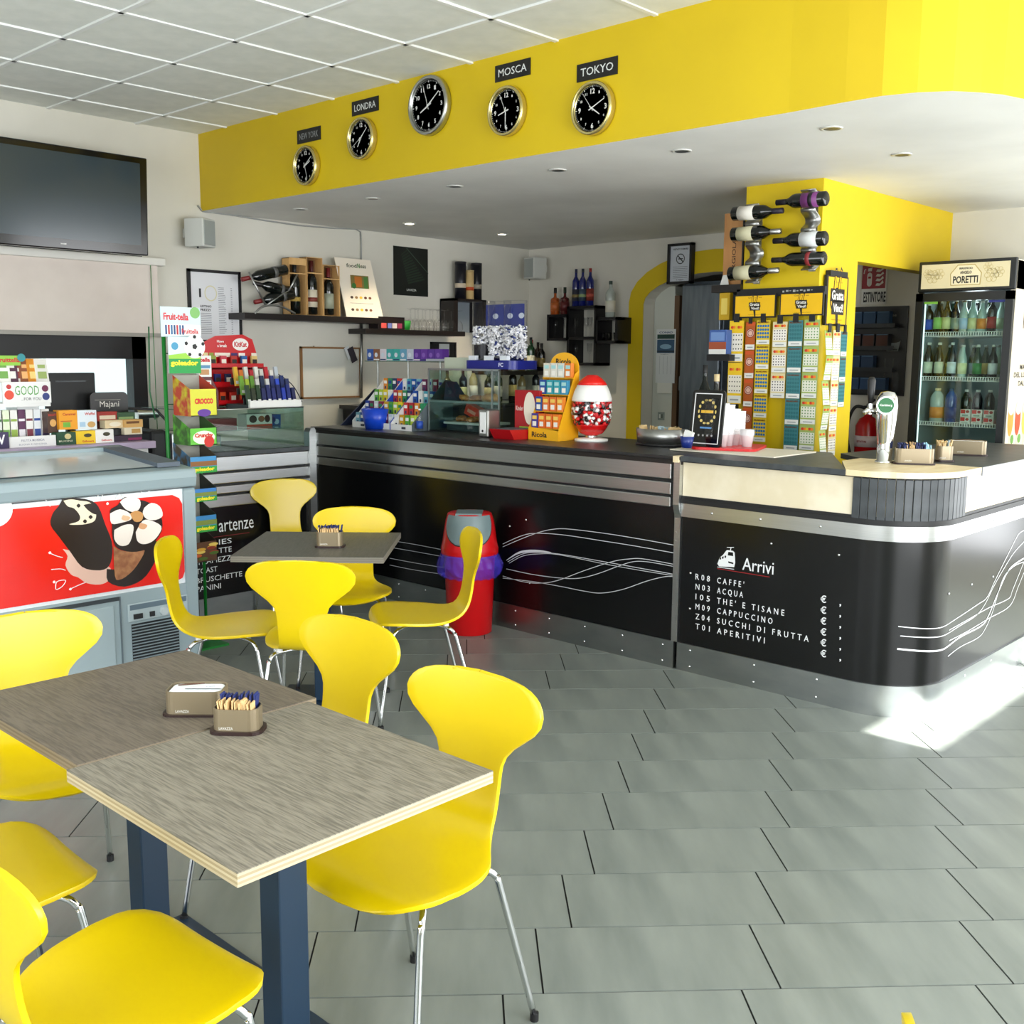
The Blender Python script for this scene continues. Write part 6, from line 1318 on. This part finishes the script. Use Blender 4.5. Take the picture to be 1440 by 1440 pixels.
# scratch-card display on the left face
YG = C('e9b80c', .3)
rl = thing('scratch_card_rail', 'black rail with two yellow headers on the face of the pillar', 'display rail', (0, 0, 0)); qa = AX(1036, 412, 5.56); qb = AX(1160, 405, 5.56)
MB().bb((5.56, qb.y, 1.955), (5.588, qa.y, 2.0), BLACKM).build('rail', rl)
b = MB()
for k in range(9): b.rect(-.10+.022*k, -.006+.003*(k % 3), -.088+.022*k+.004*(k % 2), .004+.003*(k % 2), C('a8aaa8'), frameT((5.559, (qa.y+qb.y)/2-.12, 1.978), (0, -1, 0), (0, 0, 1)))
b.build('faded_print', rl)
def logo(b, T_, s, m0=None):
    """yellow and white hand-and-words emblem, roughly"""
    K = C('1a1408')
    b.disc(0, 0, s*.50, K, T_, .0, 20, 1.0, .62); b.poly([(-s*.30, s*.25), (-s*.22, s*.75), (-s*.10, s*.75), (-s*.12, s*.25)], K, T_); b.poly([(-s*.02, s*.25), (s*.16, s*.8), (s*.28, s*.72), (s*.14, s*.25)], K, T_); b.poly([(-s*.12, -s*.2), (0, -s*.78), (s*.10, -s*.74), (s*.08, -s*.2)], K, T_)
    T2 = T_ @ Matrix.Translation((0, 0, .0008)); b.disc(0, 0, s*.45, YG, T2, .0, 20, 1, .55); b.poly([(-s*.26, s*.25), (-s*.19, s*.70), (-s*.13, s*.70), (-s*.15, s*.25)], YG, T2); b.poly([(.02*s, s*.25), (s*.17, s*.73), (s*.23, s*.69), (s*.10, s*.25)], YG, T2)
    T3 = T_ @ Matrix.Translation((0, 0, .0018)); b.rect(-s*.48, -s*.02, s*.46, s*.28, K, T_, .0012); b.rect(-s*.38, -s*.32, s*.46, s*.0, K, T_, .0012); b.text('Gratta', C('f8f6ee'), T3, w=s*.80, h=s*.22, cx=0, cy=s*.13, bold=.02); b.text('Vinci!', C('f8f6ee'), T3, w=s*.66, h=s*.20, cx=s*.05, cy=-s*.16, bold=.02)
for k, (x0, x1) in enumerate(((1033, 1091), (1097, 1158))):
    q = RXb(x0, 414 if k == 0 else 411, x1, 447 if k == 0 else 444, 5.545); hp = MB().box((0, 0, q[3]/2), (q[2], .012, q[3]), BLACKM).build('header_panel', rl, (5.549, q[0], q[1]), RF)
    b = MB(); T_ = FT(-.0068); b.rect(-q[2]*.475, q[3]*.06, q[2]*.475, q[3]*.94, YG, T_); logo(b, FT(-.0075) @ Matrix.Translation((0, q[3]*.5, 0)), .078)
    b.text('Gioca con noi', C('4a3a10'), FT(-.0075), w=.09, h=.009, cx=0, cy=q[3]*.87); b.text('il gioco e\' vietato ai minori', C('4a3a10'), FT(-.0075), w=.10, h=.006, cx=.01, cy=q[3]*.14); b.build('print', hp)
def ticket(parent, w, h, style, z, dy, bend):
    o_ = thing0 = None
    b = MB(); cA, cB, cC = style
    b.box((0, 0, h/2), (w, .0012, h), C(cA, .35)); T_ = FT(-.0009); b.rect(-w*.47, h*.02, w*.47, h*.20, C('dfe0da'), T_); b.rect(-w*.3, h*.08, w*.3, h*.12, C('9aa0a0'), T_, .0002)
    kind = cC[0]
    if kind == 'g':
        b.rect(-w*.46, h*.26, w*.46, h*.70, C(cB), T_)
        for r_ in range(4):
            for c_ in range(5): b.disc(-w*.36+w*.18*c_, h*(.32+.11*r_), w*.045, C(cC[1:]), T_, .0003, 6)
        for j in range(5): b.disc(-w*.3+w*.15*j, h*.84, w*.11, C(['c8301c', 'e8781c', 'd8b820'][j % 3]), T_, .0002, 8, 1, .8)
    elif kind == 'o':
        b.disc(0, h*.6, w*.42, C(cB), T_, .0002, 18); b.disc(0, h*.6, w*.36, C(cC[1:]), T_, .0004, 18); b.disc(0, h*.6, w*.28, C(cB), T_, .0006, 18, 1, 1, w*.22)
        b.rect(-w*.45, h*.86, w*.45, h*.98, C('c8501c'), T_, .0003)
    else:
        for r_ in range(4):
            for c_ in range(5):
                b.disc(-w*.36+w*.18*c_, h*(.32+.15*r_), w*.085, C(cB if (r_+c_) % 3 or kind == 'b' else cC[1:]), T_, .0003, 8)
        b.text('MILIARDARIO', C('6a3a10'), T_ @ Matrix.Translation((0, 0, .001)), w=w*.85, h=h*.07, cx=0, cy=h*.92, bold=.04)
    return b.mesh('ticket')
styles = [('e8c020', 'e4dfd0', 'g3a3a30'), ('b0561c', '7a1c24', 'od8b0a0'), ('d8ba28', '1c6aa8', 'b1c6aa8'), ('d8cc9c', 'e8e4dc', 'g3a3a3a'), ('3a7a80', '2a6a70', 'b2a6a70'), ('9ab060', 'dfe0d0', 'g5a8a4a')]
def strip(label, x0, x1, y0, y1, n, si, X=5.54, Y=None, swing=.0, group=None):
    if Y is None:
        a = AX(x0, y0, X); e = AX(x1, y0, X); c = AX((x0+x1)/2, y1, X); w = a.y-e.y; H_ = AX((x0+x1)/2, y0, X).z-c.z; r = thing('scratch_card_strip', label, 'scratch cards', (X, (a.y+e.y)/2, AX((x0+x1)/2, y0, X).z), RF, group)
    else:
        a = AY(x0, y0, Y); e = AY(x1, y0, Y); w = e.x-a.x; t = AY((x0+x1)/2, y0, Y); H_ = t.z-AY((x0+x1)/2, y1, Y).z; r = thing('scratch_card_strip', label, 'scratch cards', (t.x, Y, t.z), 0, group)
    h = H_/n; me = ticket(r, w*.96, h*.985, styles[si], 0, 0, 0); y = 0
    for k in range(n):
        o = bpy.data.objects.new('ticket', me); COL.objects.link(o); o.parent = r; tilt = swing*(1 if k % 2 else -1)
        o.location = (-.006*k*(swing != 0)*.6, -abs(tilt)*h*.5*(1 if k % 2 == 0 else 0)*.8, -h*(k+1)); o.rotation_euler = (tilt*.7, 0, 0)
    MB().box((0, -.004, .012), (w*.35, .006, .05), BLACKM).build('clip', r)
strip('yellow scratch-card strip with white number grids, far left column', 1026, 1047, 450, 568, 2*1, 0)
strip('orange scratch-card strip with dark red wheels, second column', 1049, 1063, 452, 612, 4, 1, X=5.556)
strip('yellow and blue dotted scratch-card strip, third column', 1064, 1084, 450, 622, 5, 2, X=5.548)
strip('cream and orange scratch-card strip, shortest, fourth column', 1087, 1108, 452, 560, 3, 3)
strip('teal scratch-card strip, fifth column on the pillar face', 1109, 1130, 450, 634, 5, 4)
strip('pale green scratch-card strip at the pillar corner', 1131, 1154, 449, 634, 5, 5, X=5.55)
# header and strips on the right face
q = RYb(1163, 388, 1193, 458, 2.84)
rh = thing('scratch_card_header', 'tall yellow header in a black frame on the right face of the pillar', 'display rail', (q[0], 2.845, q[1]), 0); w, h = q[2], q[3]
MB().box((0, .008, h/2), (w, .016, h), BLACKM).build('frame', rh); MB().box((0, .008, h+.012), (w*.8, .03, .03), BLACKM).build('clip_bar', rh)
b = MB(); b.rect(-w*.44, h*.03, w*.44, h*.97, YG, FT(-.001)); logo(b, FT(-.002) @ Matrix.Translation((0, h*.5, 0)) @ Matrix.Diagonal((1, 1.35, 1, 1)), w*.68); b.text('Gioca con noi', C('4a3a10'), FT(-.002), w=w*.4, h=.008, cx=0, cy=h*.88); b.text('vietato ai minori', C('4a3a10'), FT(-.002), w=w*.5, h=.007, cx=0, cy=h*.12); b.build('print', rh)
strip('pale green twisted scratch-card strip, left on the right face', 1161, 1171, 464, 638, 5, 5, Y=2.81, swing=.16); strip('orange and white scratch-card strip, middle of the right face', 1172, 1183, 464, 640, 5, 3, Y=2.83); strip('blue and white scratch-card strip, right on the right face', 1183, 1192, 466, 572, 3, 4, Y=2.835)
# small packets left of the pillar
q = RXb(1001, 464, 1025, 498, 5.50); pack('snack_carton', 'blue and red carton of sticks on a bracket left of the scratch cards', 'carton', (5.50, q[0], q[1]), (q[2], .06, q[3]), RF, '3a5a9a', [(-.5, 0, .5, .2, 'd8d8d4'), (-.5, .2, .5, .5, '9a4a2c'), (-.4, .55, .4, .9, '6a8ac0')])
q2 = tag(MB().bb((5.48, q[0]-q[2]/2-.02, q[1]-.04), (5.60, q[0]+q[2]/2+.02, q[1]-.002), BLACKM).build('wall_bracket'), 'black bracket under the blue and red carton', 'bracket')
q = RXb(1014, 412, 1032, 450, 5.60); pack('lottery_leaflet_box', 'yellow leaflet box on the pillar flank beside the header', 'carton', (5.60, q[0]+.01, q[1]), (q[2]*.8, .04, q[3]), RF, 'b8940c', [(-.3, .2, .3, .8, 'd8c05a')])

# ------------------------------------------------------------------ right back: sign, extinguisher, coffee rack, fridge
q = RXb(1209, 372, 1242, 406, 7.46); es = thing('extinguisher_sign', 'red and white fire extinguisher sign reading ESTINTORE', 'sign', (7.455, q[0]-.022, q[1]-.11), RF); w, h = q[2], q[3]
MB().bb((-w/2, 0, .0), (w/2+.01, .004, h+.11), C('d8d8d2')).build('plate', es); b = MB(); T_ = FT(-.001); b.rect(-w*.5, .11, w*.5, .11+h, C('8c1220', .35), T_)
b.prism(rr(w*.20, h*.58, .02, cx=-w*.18, cy=.11+h*.38), 0, .0006, C('d8d4cc'), T_); b.rect(-w*.24, .11+h*.42, -w*.12, .11+h*.50, C('8c1220'), T_, .001); b.poly([(-w*.26, .11+h*.72), (-w*.1, .11+h*.72), (-w*.08, .11+h*.86), (-w*.25, .11+h*.84)], C('d8d4cc'), T_, .0008); b.tube([(-.03-w*.18, .11+h*.8, .001), (-w*.40, .11+h*.78, .001), (-w*.42, .11+h*.62, .001)], .004, C('d8d4cc'), 5, T_)
for k in range(4): b.poly([(w*.08, .11+h*(.12+.19*k)), (w*.24, .11+h*(.10+.19*k)), (w*.42, .11+h*(.22+.19*k)), (w*.38, .11+h*(.34+.17*k)), (w*.28, .11+h*(.20+.19*k)), (w*.14, .11+h*(.22+.19*k))], C('d8d4cc'), T_, .0008)
b.text('ESTINTORE', C('14161c'), T_, w=w*.94, h=.075, cx=.012, cy=.05, bold=.03); b.build('print', es)
ex = thing('fire_extinguisher', 'red fire extinguisher with a black hose behind the bar', 'fire extinguisher', (7.33, AX(1220, 600, 7.33).y, 0), RF); z1 = AX(1220, 585, 7.33).z; z0_ = .80
MB().lathe([(.07, z0_), (.085, z0_+.02), (.085, z1-.07), (.06, z1-.02), (.028, z1), (.028, z1+.03), (0, z1+.03)], mat('b80f16', .22), n=28).build('cylinder', ex); MB().box((0, 0, z1+.05), (.05, .05, .05), BLACKM).tube([(0, -.02, z1+.08), (.06, -.04, z1+.12)], .010, BLACKM, 8).tube([(0, -.02, z1+.06), (.07, -.04, z1+.075)], .010, BLACKM, 8).build('valve', ex)
MB().tube(smoothpath([(-.02, -.02, z1+.06), (-.09, -.03, z1+.06), (-.135, -.03, z1-.05), (-.13, -.03, z1-.2), (-.095, -.02, z0_+.06)], 6), .012, BLACKM, 8).build('hose', ex)
MB().lathe([(.0865, z1-.22), (.0865, z1-.14)], C('d8c8cc'), n=28).build('paper_label', ex)
MB().bb((-.05, .08, z0_+.2), (.05, .13, z0_+.35), BLACKM).build('wall_hook', ex)
b = MB(); b.text('ESTINTORE', C('8c1220'), FT(-.088), w=.07, h=.014, cx=0, cy=z1-.18, bold=.03)
for k in range(5): b.rect(-.05, z1-.27-.03*k, .03, z1-.266-.03*k, C('d8b0b0'), FT(-.086))
b.build('print', ex)
q = RXb(1196, 431, 1274, 556, 7.44)
cp = thing('coffee_board', 'dark blue-black capsule display board with shelves by the fridge', 'display board', (7.44, q[0], q[1]), RF); w, h = q[2], q[3]
MB().bb((-w/2, 0, 0), (w/2, .012, h), mat('0c0d12', .3)).build('board', cp)
for k, zz in enumerate((.02, .27, .51, .76)):
    MB().bb((-w*.46, -.07, h*zz), (w*.35, 0, h*zz+.006), BLACKM).bb((-w*.46, -.072, h*zz), (w*.35, -.07, h*zz+.03), mat('1a1c22', .3)).build('shelf', cp)
cc3 = ['1c3c60', '1a3452', '4a2418', '204060']
for r_ in range(4):
    for c_ in range(2 if r_ == 1 else 3):
        Mx = Matrix.Rotation(RF, 4, 'Z') @ Vector((-w*.36+w*.245*c_, -.035, 0)); pack('capsule_box', 'dark capsule box on the board, %s shelf, %s' % (['lowest', 'second', 'third', 'top'][r_], ['left', 'middle', 'right'][c_]), 'carton', (7.44+Mx.x, q[0]+Mx.y, q[1]+h*(.02, .27, .51, .76)[r_]+.007), (w*.22, .055, h*.17), RF, cc3[r_] if r_ != 2 else '14161c', [(-.45, .1, .45, .9, cc3[r_]), (-.2, .5, .25, .85, '6a2c2c', 'o'), (-.08, .2, .15, .42, '8ab0c8', 'o'), (-.45, .92, .45, .97, '4a6a88')], group='capsule boxes on the dark board')
b = MB(); T_ = FT(-.001); b.rect(w*.12, h*.78, w*.36, h*.98, C('101116'), T_); b.prism([(w*.10, h*.62), (w*.40, h*.62), (w*.36, h*.50), (w*.16, h*.50)], 0, .001, C('8a9294'), T_); b.disc(w*.25, h*.62, w*.15, C('23201e'), T_, .0015, 20, 1, .3); b.text('coffee', C('8a8478'), T_ @ Matrix.Translation((0, 0, .0015)), w=w*.2, h=.02, cx=w*.2, cy=h*.9)
b.build('print', cp); MB().bb((w*.2, -.06, h*.05), (w*.22, 0, h*.42), GLASSB).bb((w*.34, -.06, h*.05), (w*.36, 0, h*.42), GLASSB).build('leaflet_holder', cp)

fr = thing('drinks_fridge', 'tall glass-door drinks fridge with a cream header at the right wall', 'refrigerator', (0, 0, 0)); FXf = 6.72
ya = AX(1291, 400, FXf).y; yb = AX(1428, 400, FXf).y; zt = AX(1360, 365, FXf).z; zh = AX(1360, 409, FXf).z; FD = 7.40; K_ = mat('12161a', .3)
MB().bb((FXf+.02, yb, 0), (FD, yb+.03, zt-.01), mat('cfc6b2', .4)).build('side_panel', fr, label='cream printed side panel'); MB().bb((FXf+.02, ya-.03, 0), (FD, ya, zt-.01), K_).build('side_panel', fr); MB().bb((FD-.03, yb, 0), (FD, ya, zt-.01), mat('9aa8a8', .5)).build('back_panel', fr)
MB().bb((FXf+.02, yb, zh), (FD, ya, zt-.01), K_).bb((FXf, yb, zh-.0), (FXf+.03, ya, zt), K_).build('header', fr, bevel=.006)
MB().bb((FXf+.02, yb, 0), (FD, ya, .55), K_).build('base', fr)
Tf = frameT((FXf-.002, ya, 0), (0, -1, 0), (0, 0, 1)); W_ = ya-yb
b = MB(); b.rect(.02, zh+.02, W_-.035, zt-.02, C('ddd3b0'), Tf); hd_ = b.build('header_print', fr)
b = MB(); cxh, czh = W_*.50, (zh+zt)/2; b.poly([(cxh-.085, czh-.055), (cxh+.085, czh-.055), (cxh+.09, czh+.01), (cxh+.05, czh+.06), (cxh-.05, czh+.06), (cxh-.09, czh+.01)], C('e9e0c2'), Tf, .001); b.poly([(cxh-.09, czh-.06), (cxh+.09, czh-.06), (cxh+.096, czh+.012), (cxh+.052, czh+.066), (cxh-.052, czh+.066), (cxh-.096, czh+.012)], C('b8a468'), Tf, .0005)
TT = Tf @ Matrix.Translation((0, 0, .0018)); b.text('PORETTI', C('1a1a1c'), TT, w=.15, h=.045, cx=cxh, cy=czh-.025, bold=.03); b.text('ANGELO', C('1a1a1c'), TT, w=.07, h=.018, cx=cxh, cy=czh+.018, bold=.03); b.text('BIRRIFICIO', C('2a2a2c'), TT, w=.08, h=.012, cx=cxh, cy=czh+.042, bold=.03)
for (px_, pz_, r_) in ((.09, 0, .045), (.13, .015, .035), (W_-.14, -.005, .045), (W_-.10, .012, .035), (.06, .02, .03), (cxh+.13, .045, .03)):
    for j in range(6): a = j*PI/3; b.disc(px_+r_*.55*math.cos(a), czh+pz_+r_*.55*math.sin(a), r_*.42, C('c9b984'), Tf, .0006, 12, 1, 1, r_*.34)
b.build('print', hd_)
# door
dr = MB(); zd0, zd1 = .56, zh-.008; fw = .045
dr.bb((FXf-.02, yb, zd0), (FXf+.015, yb+fw, zd1), K_).bb((FXf-.02, ya-fw, zd0), (FXf+.015, ya, zd1), K_).bb((FXf-.02, yb, zd1-.05), (FXf+.015, ya, zd1), K_).bb((FXf-.02, yb, zd0), (FXf+.015, ya, zd0+.05), K_)
dro = dr.build('door', fr); MB().bb((FXf-.006, yb+fw, zd0+.05), (FXf, ya-fw, zd1-.05), GLASS).build('pane', dro); MB().bb((FXf-.008, ya-fw-.09, zd1-.066), (FXf-.0065, ya-fw-.005, zd1-.052), C('7ab83c')).bb((FXf-.008, yb+fw+.005, zd1-.066), (FXf-.0065, yb+fw+.10, zd1-.052), C('1c2878')).build('sticker', dro)
MB().bb((FXf+.03, ya-.045, .6), (FXf+.04, ya-.033, zh-.06), mat('c8d8d8', .3, 0, .5, 0, 1.2)).build('light_strip', fr, label='lit interior strip')
light('fridge_lamp', 'POINT', (FXf+.18, (ya+yb)/2, zh-.10), 1.6, shadow_soft_size=.08).data.color = (.85, .95, 1)
MB().bb((FXf+.04, yb+.03, .55), (FD-.03, yb+.034, zh), mat('8a9a9c', .5)).bb((FXf+.04, ya-.034, .55), (FD-.03, ya-.03, zh), mat('8a9a9c', .5)).build('liner', fr)
zsh = [AX(1340, y_, FXf+.05).z for y_ in (470, 533, 597)]+[.80]
for z in zsh:
    b = MB(); b.bb((FXf+.04, yb+.035, z-.012), (FXf+.046, ya-.035, z-.009), WHITE).bb((FXf+.04, yb+.035, z+.012), (FXf+.046, ya-.035, z+.015), WHITE)
    for k in range(34): y = yb+.04+(ya-yb-.08)*k/33; b.bb((FXf+.040, y-.002, z-.010), (FXf+.046, y+.002, z+.013), WHITE).bb((FXf+.05, y-.0015, z-.014), (FD-.06, y+.0015, z-.011), WHITE)
    b.build('wire_shelf', fr)
grn = mat('123020', .08, 0, .7); blk = mat('0b0c10', .08, 0, .7); lt = mat('a8c0b8', .1, 0, .6); 
r1 = [(1303, 'blk', 'spirit', '2a50b0', .20), (1316, 'blk', 'beer', '9ad070', .225), (1328.5, 'blk', 'beer', 'd0d8a0', .225), (1340, 'blk', 'beer', '8a9a8c', .215), (1352, 'lt', 'beer', 'a8c8e8', .21), (1364, 'lt', 'beer', 'd8d8a0', .21), (1377, 'lt', 'beer', 'e08a2c', .20), (1391, 'blk', 'spirit', 'a82c24', .22)]
r2 = [(1306, 'blk', 'beer', 'cdd4bc', .225), (1321, 'blk', 'beer', 'cdd4bc', .225), (1339, 'blk', 'beer', 'dfe6e8', .225), (1354, 'lt', 'beer', 'e0e4b0', .21), (1375, 'grn', 'beer', '2a7a3a', .21), (1397, 'blk', 'beer', 'dce4e8', .21)]
MM = {'blk': blk, 'lt': lt, 'grn': grn}; LN = {'blk': 'dark', 'lt': 'pale', 'grn': 'green'}
for z, row, rn in ((zsh[0], r1, 'top'), (zsh[1], r2, 'second')):
    for k, (x, g_, s_, pp, h_) in enumerate(row):
        a = AX(x, 500, FXf+.10); bottle('drink_bottle', '%s drink bottle on the %s fridge shelf, %s from the left' % (LN[g_], rn, nm[k]), 'bottle', (FXf+.10, a.y, z+.003), h_, .027, MM[g_], C(['d8d8d4', '3a3a3c', 'c8c8c0'][k % 3] if rn == 'top' else 'c9ccc4'), C(pp), style='beer' if s_ == 'beer' else 'spirit')
    for k in range(7):
        bottle('drink_bottle', 'bottle in the rear row of the %s fridge shelf' % rn, 'bottle', (FXf+.22, ya-.07-.075*k, z+.003), .21, .027, [blk, grn, lt][k % 3], C('8a8c88'), C(['8aa0b0', 'c8b060', '9ab08a'][k % 3]), style='beer', group='rear bottles on the %s fridge shelf' % rn)
a = AX(1317, 570, FXf+.12); bottle('juice_bottle', 'orange-labelled water bottle on the third fridge shelf', 'bottle', (FXf+.13, a.y, zsh[2]+.003), .22, .043, mat('a8b8b4', .15), C('e0c8a0'), C('d8843c'), style='pet')
a = AX(1336, 570, FXf+.12); bottle('juice_bottle', 'blue plastic bottle on the third fridge shelf', 'bottle', (FXf+.13, a.y, zsh[2]+.003), .22, .036, mat('2c4a8c', .15), C('3a4a6a'), C('2a4080'), style='pet')
for k, x in enumerate((1361, 1377, 1394)):
    for j in range(2):
        a = AX(x, 580, FXf+.12); pack('juice_carton', 'small red and white juice carton on the third shelf, %s stack, %s' % (['left', 'middle', 'right'][k], ['lower', 'upper'][j]), 'carton', (FXf+.10, a.y, zsh[2]+.003+.048*j), (.062, .05, .046), RF, 'e4e0d8', [(-.45, .45, 0, .95, 'c8342c'), (.05, .5, .4, .9, '9a1c1c', 'o'), (-.3, .1, .3, .3, '8aa090')])
    bottle('drink_bottle', 'white-capped bottle behind the juice cartons, %s' % ['left', 'middle', 'right'][k], 'bottle', (FXf+.20, AX(x-3, 575, FXf+.2).y, zsh[2]+.003), .215, .030, blk, C('dcdcd8'), None, style='pet')
for k in range(4): bottle('drink_bottle', 'bottle on the lowest visible fridge level', 'bottle', (FXf+.12, ya-.10-.10*k, zsh[3]+.003), .22, .03, [lt, blk, blk, grn][k], C('c8ccc8'), C('a8b8c0'), style='beer', group='bottles on the lowest fridge level')
# printed side of the fridge
Ts = frameT((FXf+.02, yb-.001, 0), (1, 0, 0), (0, 0, 1)); b = MB(); 
z_ = AY(1435, 450, yb).z; b.text('PORETTI', C('2a2624'), Ts, w=.34, h=.10, cx=.34, cy=z_-.0, bold=.02); b.text('ANGELO', C('2a2624'), Ts, w=.18, h=.04, cx=.34, cy=z_+.10, bold=.02)
for s_, y_ in (('MAESTRI', 516), ('DEL LUPPOLO', 527), ('DAL 1877', 539)): b.text(s_, C('2a2624'), Ts, w={'MAESTRI': .22, 'DEL LUPPOLO': .42, 'DAL 1877': .24}[s_], h=.032, cx=.28, cy=AY(1434, y_, yb).z, bold=.02)
for k, (x, c1) in enumerate(((.07, 'd8842c'), (.20, 'a8401c'), (.33, 'e0b04c'), (.46, '7a2c14'))):
    zc = AY(1428, 590, yb).z; b.disc(x, zc, .05, C(c1), Ts, .0005, 20, 1, 2.0); b.disc(x, zc+.07, .045, C('e8dcc4'), Ts, .0008, 20, 1, .9); b.rect(x-.006, zc-.17, x+.006, zc-.09, C('c8b898'), Ts, .0004); b.disc(x+.05, zc-.12, .03, C('5a8a3c'), Ts, .0006, 8)
b.build('side_print', fr)
# ------------------------------------------------------------------ fascia: clocks and city plates
def clock(label, px, y0, y1, R, hh, mm, ss, big=False):
    zc = (AX(px, y0, CX-.02).z+AX(px, y1, CX-.02).z)/2; yc = AX(px, (y0+y1)/2, CX-.02).y
    c = thing('wall_clock', label, 'clock', (CX-.002, yc, zc), RF); rim = mat('d6c88a', .25, .9) if not big else mat('b9bbb8', .3, 1.)
    T0 = FT(0) @ Matrix.Identity(4); TL = Matrix.Rotation(PI/2, 4, 'X')
    MB().lathe([(R*.97, 0), (R, .004), (R, .030), (R*.97, .040), (R*.90, .042), (R*.87, .034), (R*.87, .02)], rim, TL, n=40).build('rim', c)
    MB().lathe([(0, .022), (R*.88, .022)], mat('0c0e12', .35), TL, n=40).build('dial', c)
    b = MB(); W2 = C('e4e6e4'); T_ = FT(-.0235)
    for k in range(60):
        a = 2*PI*k/60; rr0 = R*(.80 if k % 5 else .77); ct_, st_ = math.cos(a), math.sin(a); wv = R*.006*(2.2 if k % 5 == 0 else 1)
        b.poly([(rr0*ct_-wv*st_, rr0*st_+wv*ct_), (rr0*ct_+wv*st_, rr0*st_-wv*ct_), (R*.84*ct_+wv*st_, R*.84*st_-wv*ct_), (R*.84*ct_-wv*st_, R*.84*st_+wv*ct_)], W2, T_)
    for k in range(1, 13):
        a = PI/2-2*PI*k/12; mj = big or k % 3 == 0; s_ = R*(.20 if big else (.27 if mj else .13)); b.text(str(k), W2, T_, h=s_*.72, w=s_*.72*(.62 if k < 10 else 1.1), cx=R*.64*math.cos(a), cy=R*.64*math.sin(a), bold=.02)
    b.build('numerals', c)
    def hand(t, L, wv, z, nm_):
        a = PI/2-2*PI*t; d = (math.cos(a), math.sin(a)); n_ = (-d[1], d[0]); b = MB(); b.prism([(-d[0]*R*.15+n_[0]*wv, -d[1]*R*.15+n_[1]*wv), (-d[0]*R*.15-n_[0]*wv, -d[1]*R*.15-n_[1]*wv), (d[0]*L-n_[0]*wv*.6, d[1]*L-n_[1]*wv*.6), (d[0]*L+n_[0]*wv*.6, d[1]*L+n_[1]*wv*.6)], 0, .0015, C('d8dad8'), FT(z)); b.build(nm_, c)
    hand((hh+mm/60)/12, R*.45, R*.028, -.027, 'hour_hand'); hand(mm/60, R*.68, R*.022, -.030, 'minute_hand'); hand(ss/60, R*.72, R*.008, -.033, 'second_hand')
    MB().lathe([(0, .036), (R*.04, .036), (R*.04, .03)], C('d8dad8'), TL, n=12).build('hub', c)
clock('clock under the NEW YORK plate', 431, 209, 257, .118, 2, 9, 27)
clock('clock under the LONDRA plate', 509, 169, 221, .118, 7, 8, 40)
clock('largest clock, without a city plate, in the middle of the row', 604, 114, 183, .155, 8, 9, 57, True)
clock('clock under the MOSCA plate', 713, 128, 185, .122, 8, 30, 56)
clock('clock under the TOKYO plate', 834, 122, 183, .122, 4, 11, 54)
for s_, x0, y0, x1, y1 in (('NEW YORK', 418, 182.5, 451, 197.5), ('LONDRA', 495, 140, 532.5, 158.5), ('MOSCA', 696.5, 87, 746, 110.5), ('TOKYO', 811.5, 86, 868.5, 109)):
    xm = (x0+x1)/2; a = AX(x0, (y0+y1)/2, CX-.003); e = AX(x1, (y0+y1)/2, CX-.003); w = a.y-e.y; zc = AX(xm, (y0+y1)/2, CX-.003).z; h = .062*w/.30*1.25
    h = .080; p = thing('city_plate', 'black plate lettered %s above its clock' % s_, 'sign', (CX-.001, (a.y+e.y)/2, zc), RF)
    MB().box((0, -.002, 0), (w, .004, h), C('0c0c0e')).build('plate', p); MB().text(s_, C('d4d8d8' if x0 > 480 else '8a8e90'), FT(-.0045), w=w*.80, h=h*.46, cx=0, cy=0, bold=.005).build('lettering', p)
# spotlights in the lowered ceiling
E_ = mat('fff0d0', .4, 0, .5, 0, 14.); D_ = mat('4a4e50', .3, .5)
for k, (x, y) in enumerate(((4.44, 6.15), (4.45, 5.39), (4.455, 4.64), (4.44, 3.83), (4.43, 3.03), (4.434, 2.255), (5.212, 2.272), (5.44, 6.16), (6.387, 6.098))):
    lit = k > 6; s_ = thing('recessed_spot', ['unlit ceiling spot nearest the left wall', 'unlit ceiling spot, second from the left wall', 'unlit ceiling spot over the middle of the long bar', 'unlit ceiling spot below the LONDRA end of the right half', 'unlit ceiling spot before the pillar', 'unlit ceiling spot over the rounded counter corner', 'unlit ceiling spot right of the pillar', 'lit ceiling spot, left of the two', 'lit ceiling spot, right of the two'][k], 'spotlight', (x, y, HL))
    b = MB(); b.lathe([(.034, -.001), (.034, -.006), (.048, -.005), (.050, 0)], mat('d9dad6', .3, .4), n=24).build('trim_ring', s_); MB().cyl((0, 0, -.003), .033, .004, E_ if lit else D_, n=20).build('lamp_face', s_)
    if lit:
        l = light('spot_lamp', 'SPOT', (x, y, HL-.02), 30, spot_size=1.8, spot_blend=.6, shadow_soft_size=.04, color=(1, .86, .62))
KT = AZ(1270, 1432, .829)
# yellow tip of one more chair at the bottom edge
o = copy_tree(ch0, None, (KT.x+.163-.105, KT.y-.209-.082, 0), math.radians(-52), 'yellow chair whose back just peeks over the bottom frame edge', G_)
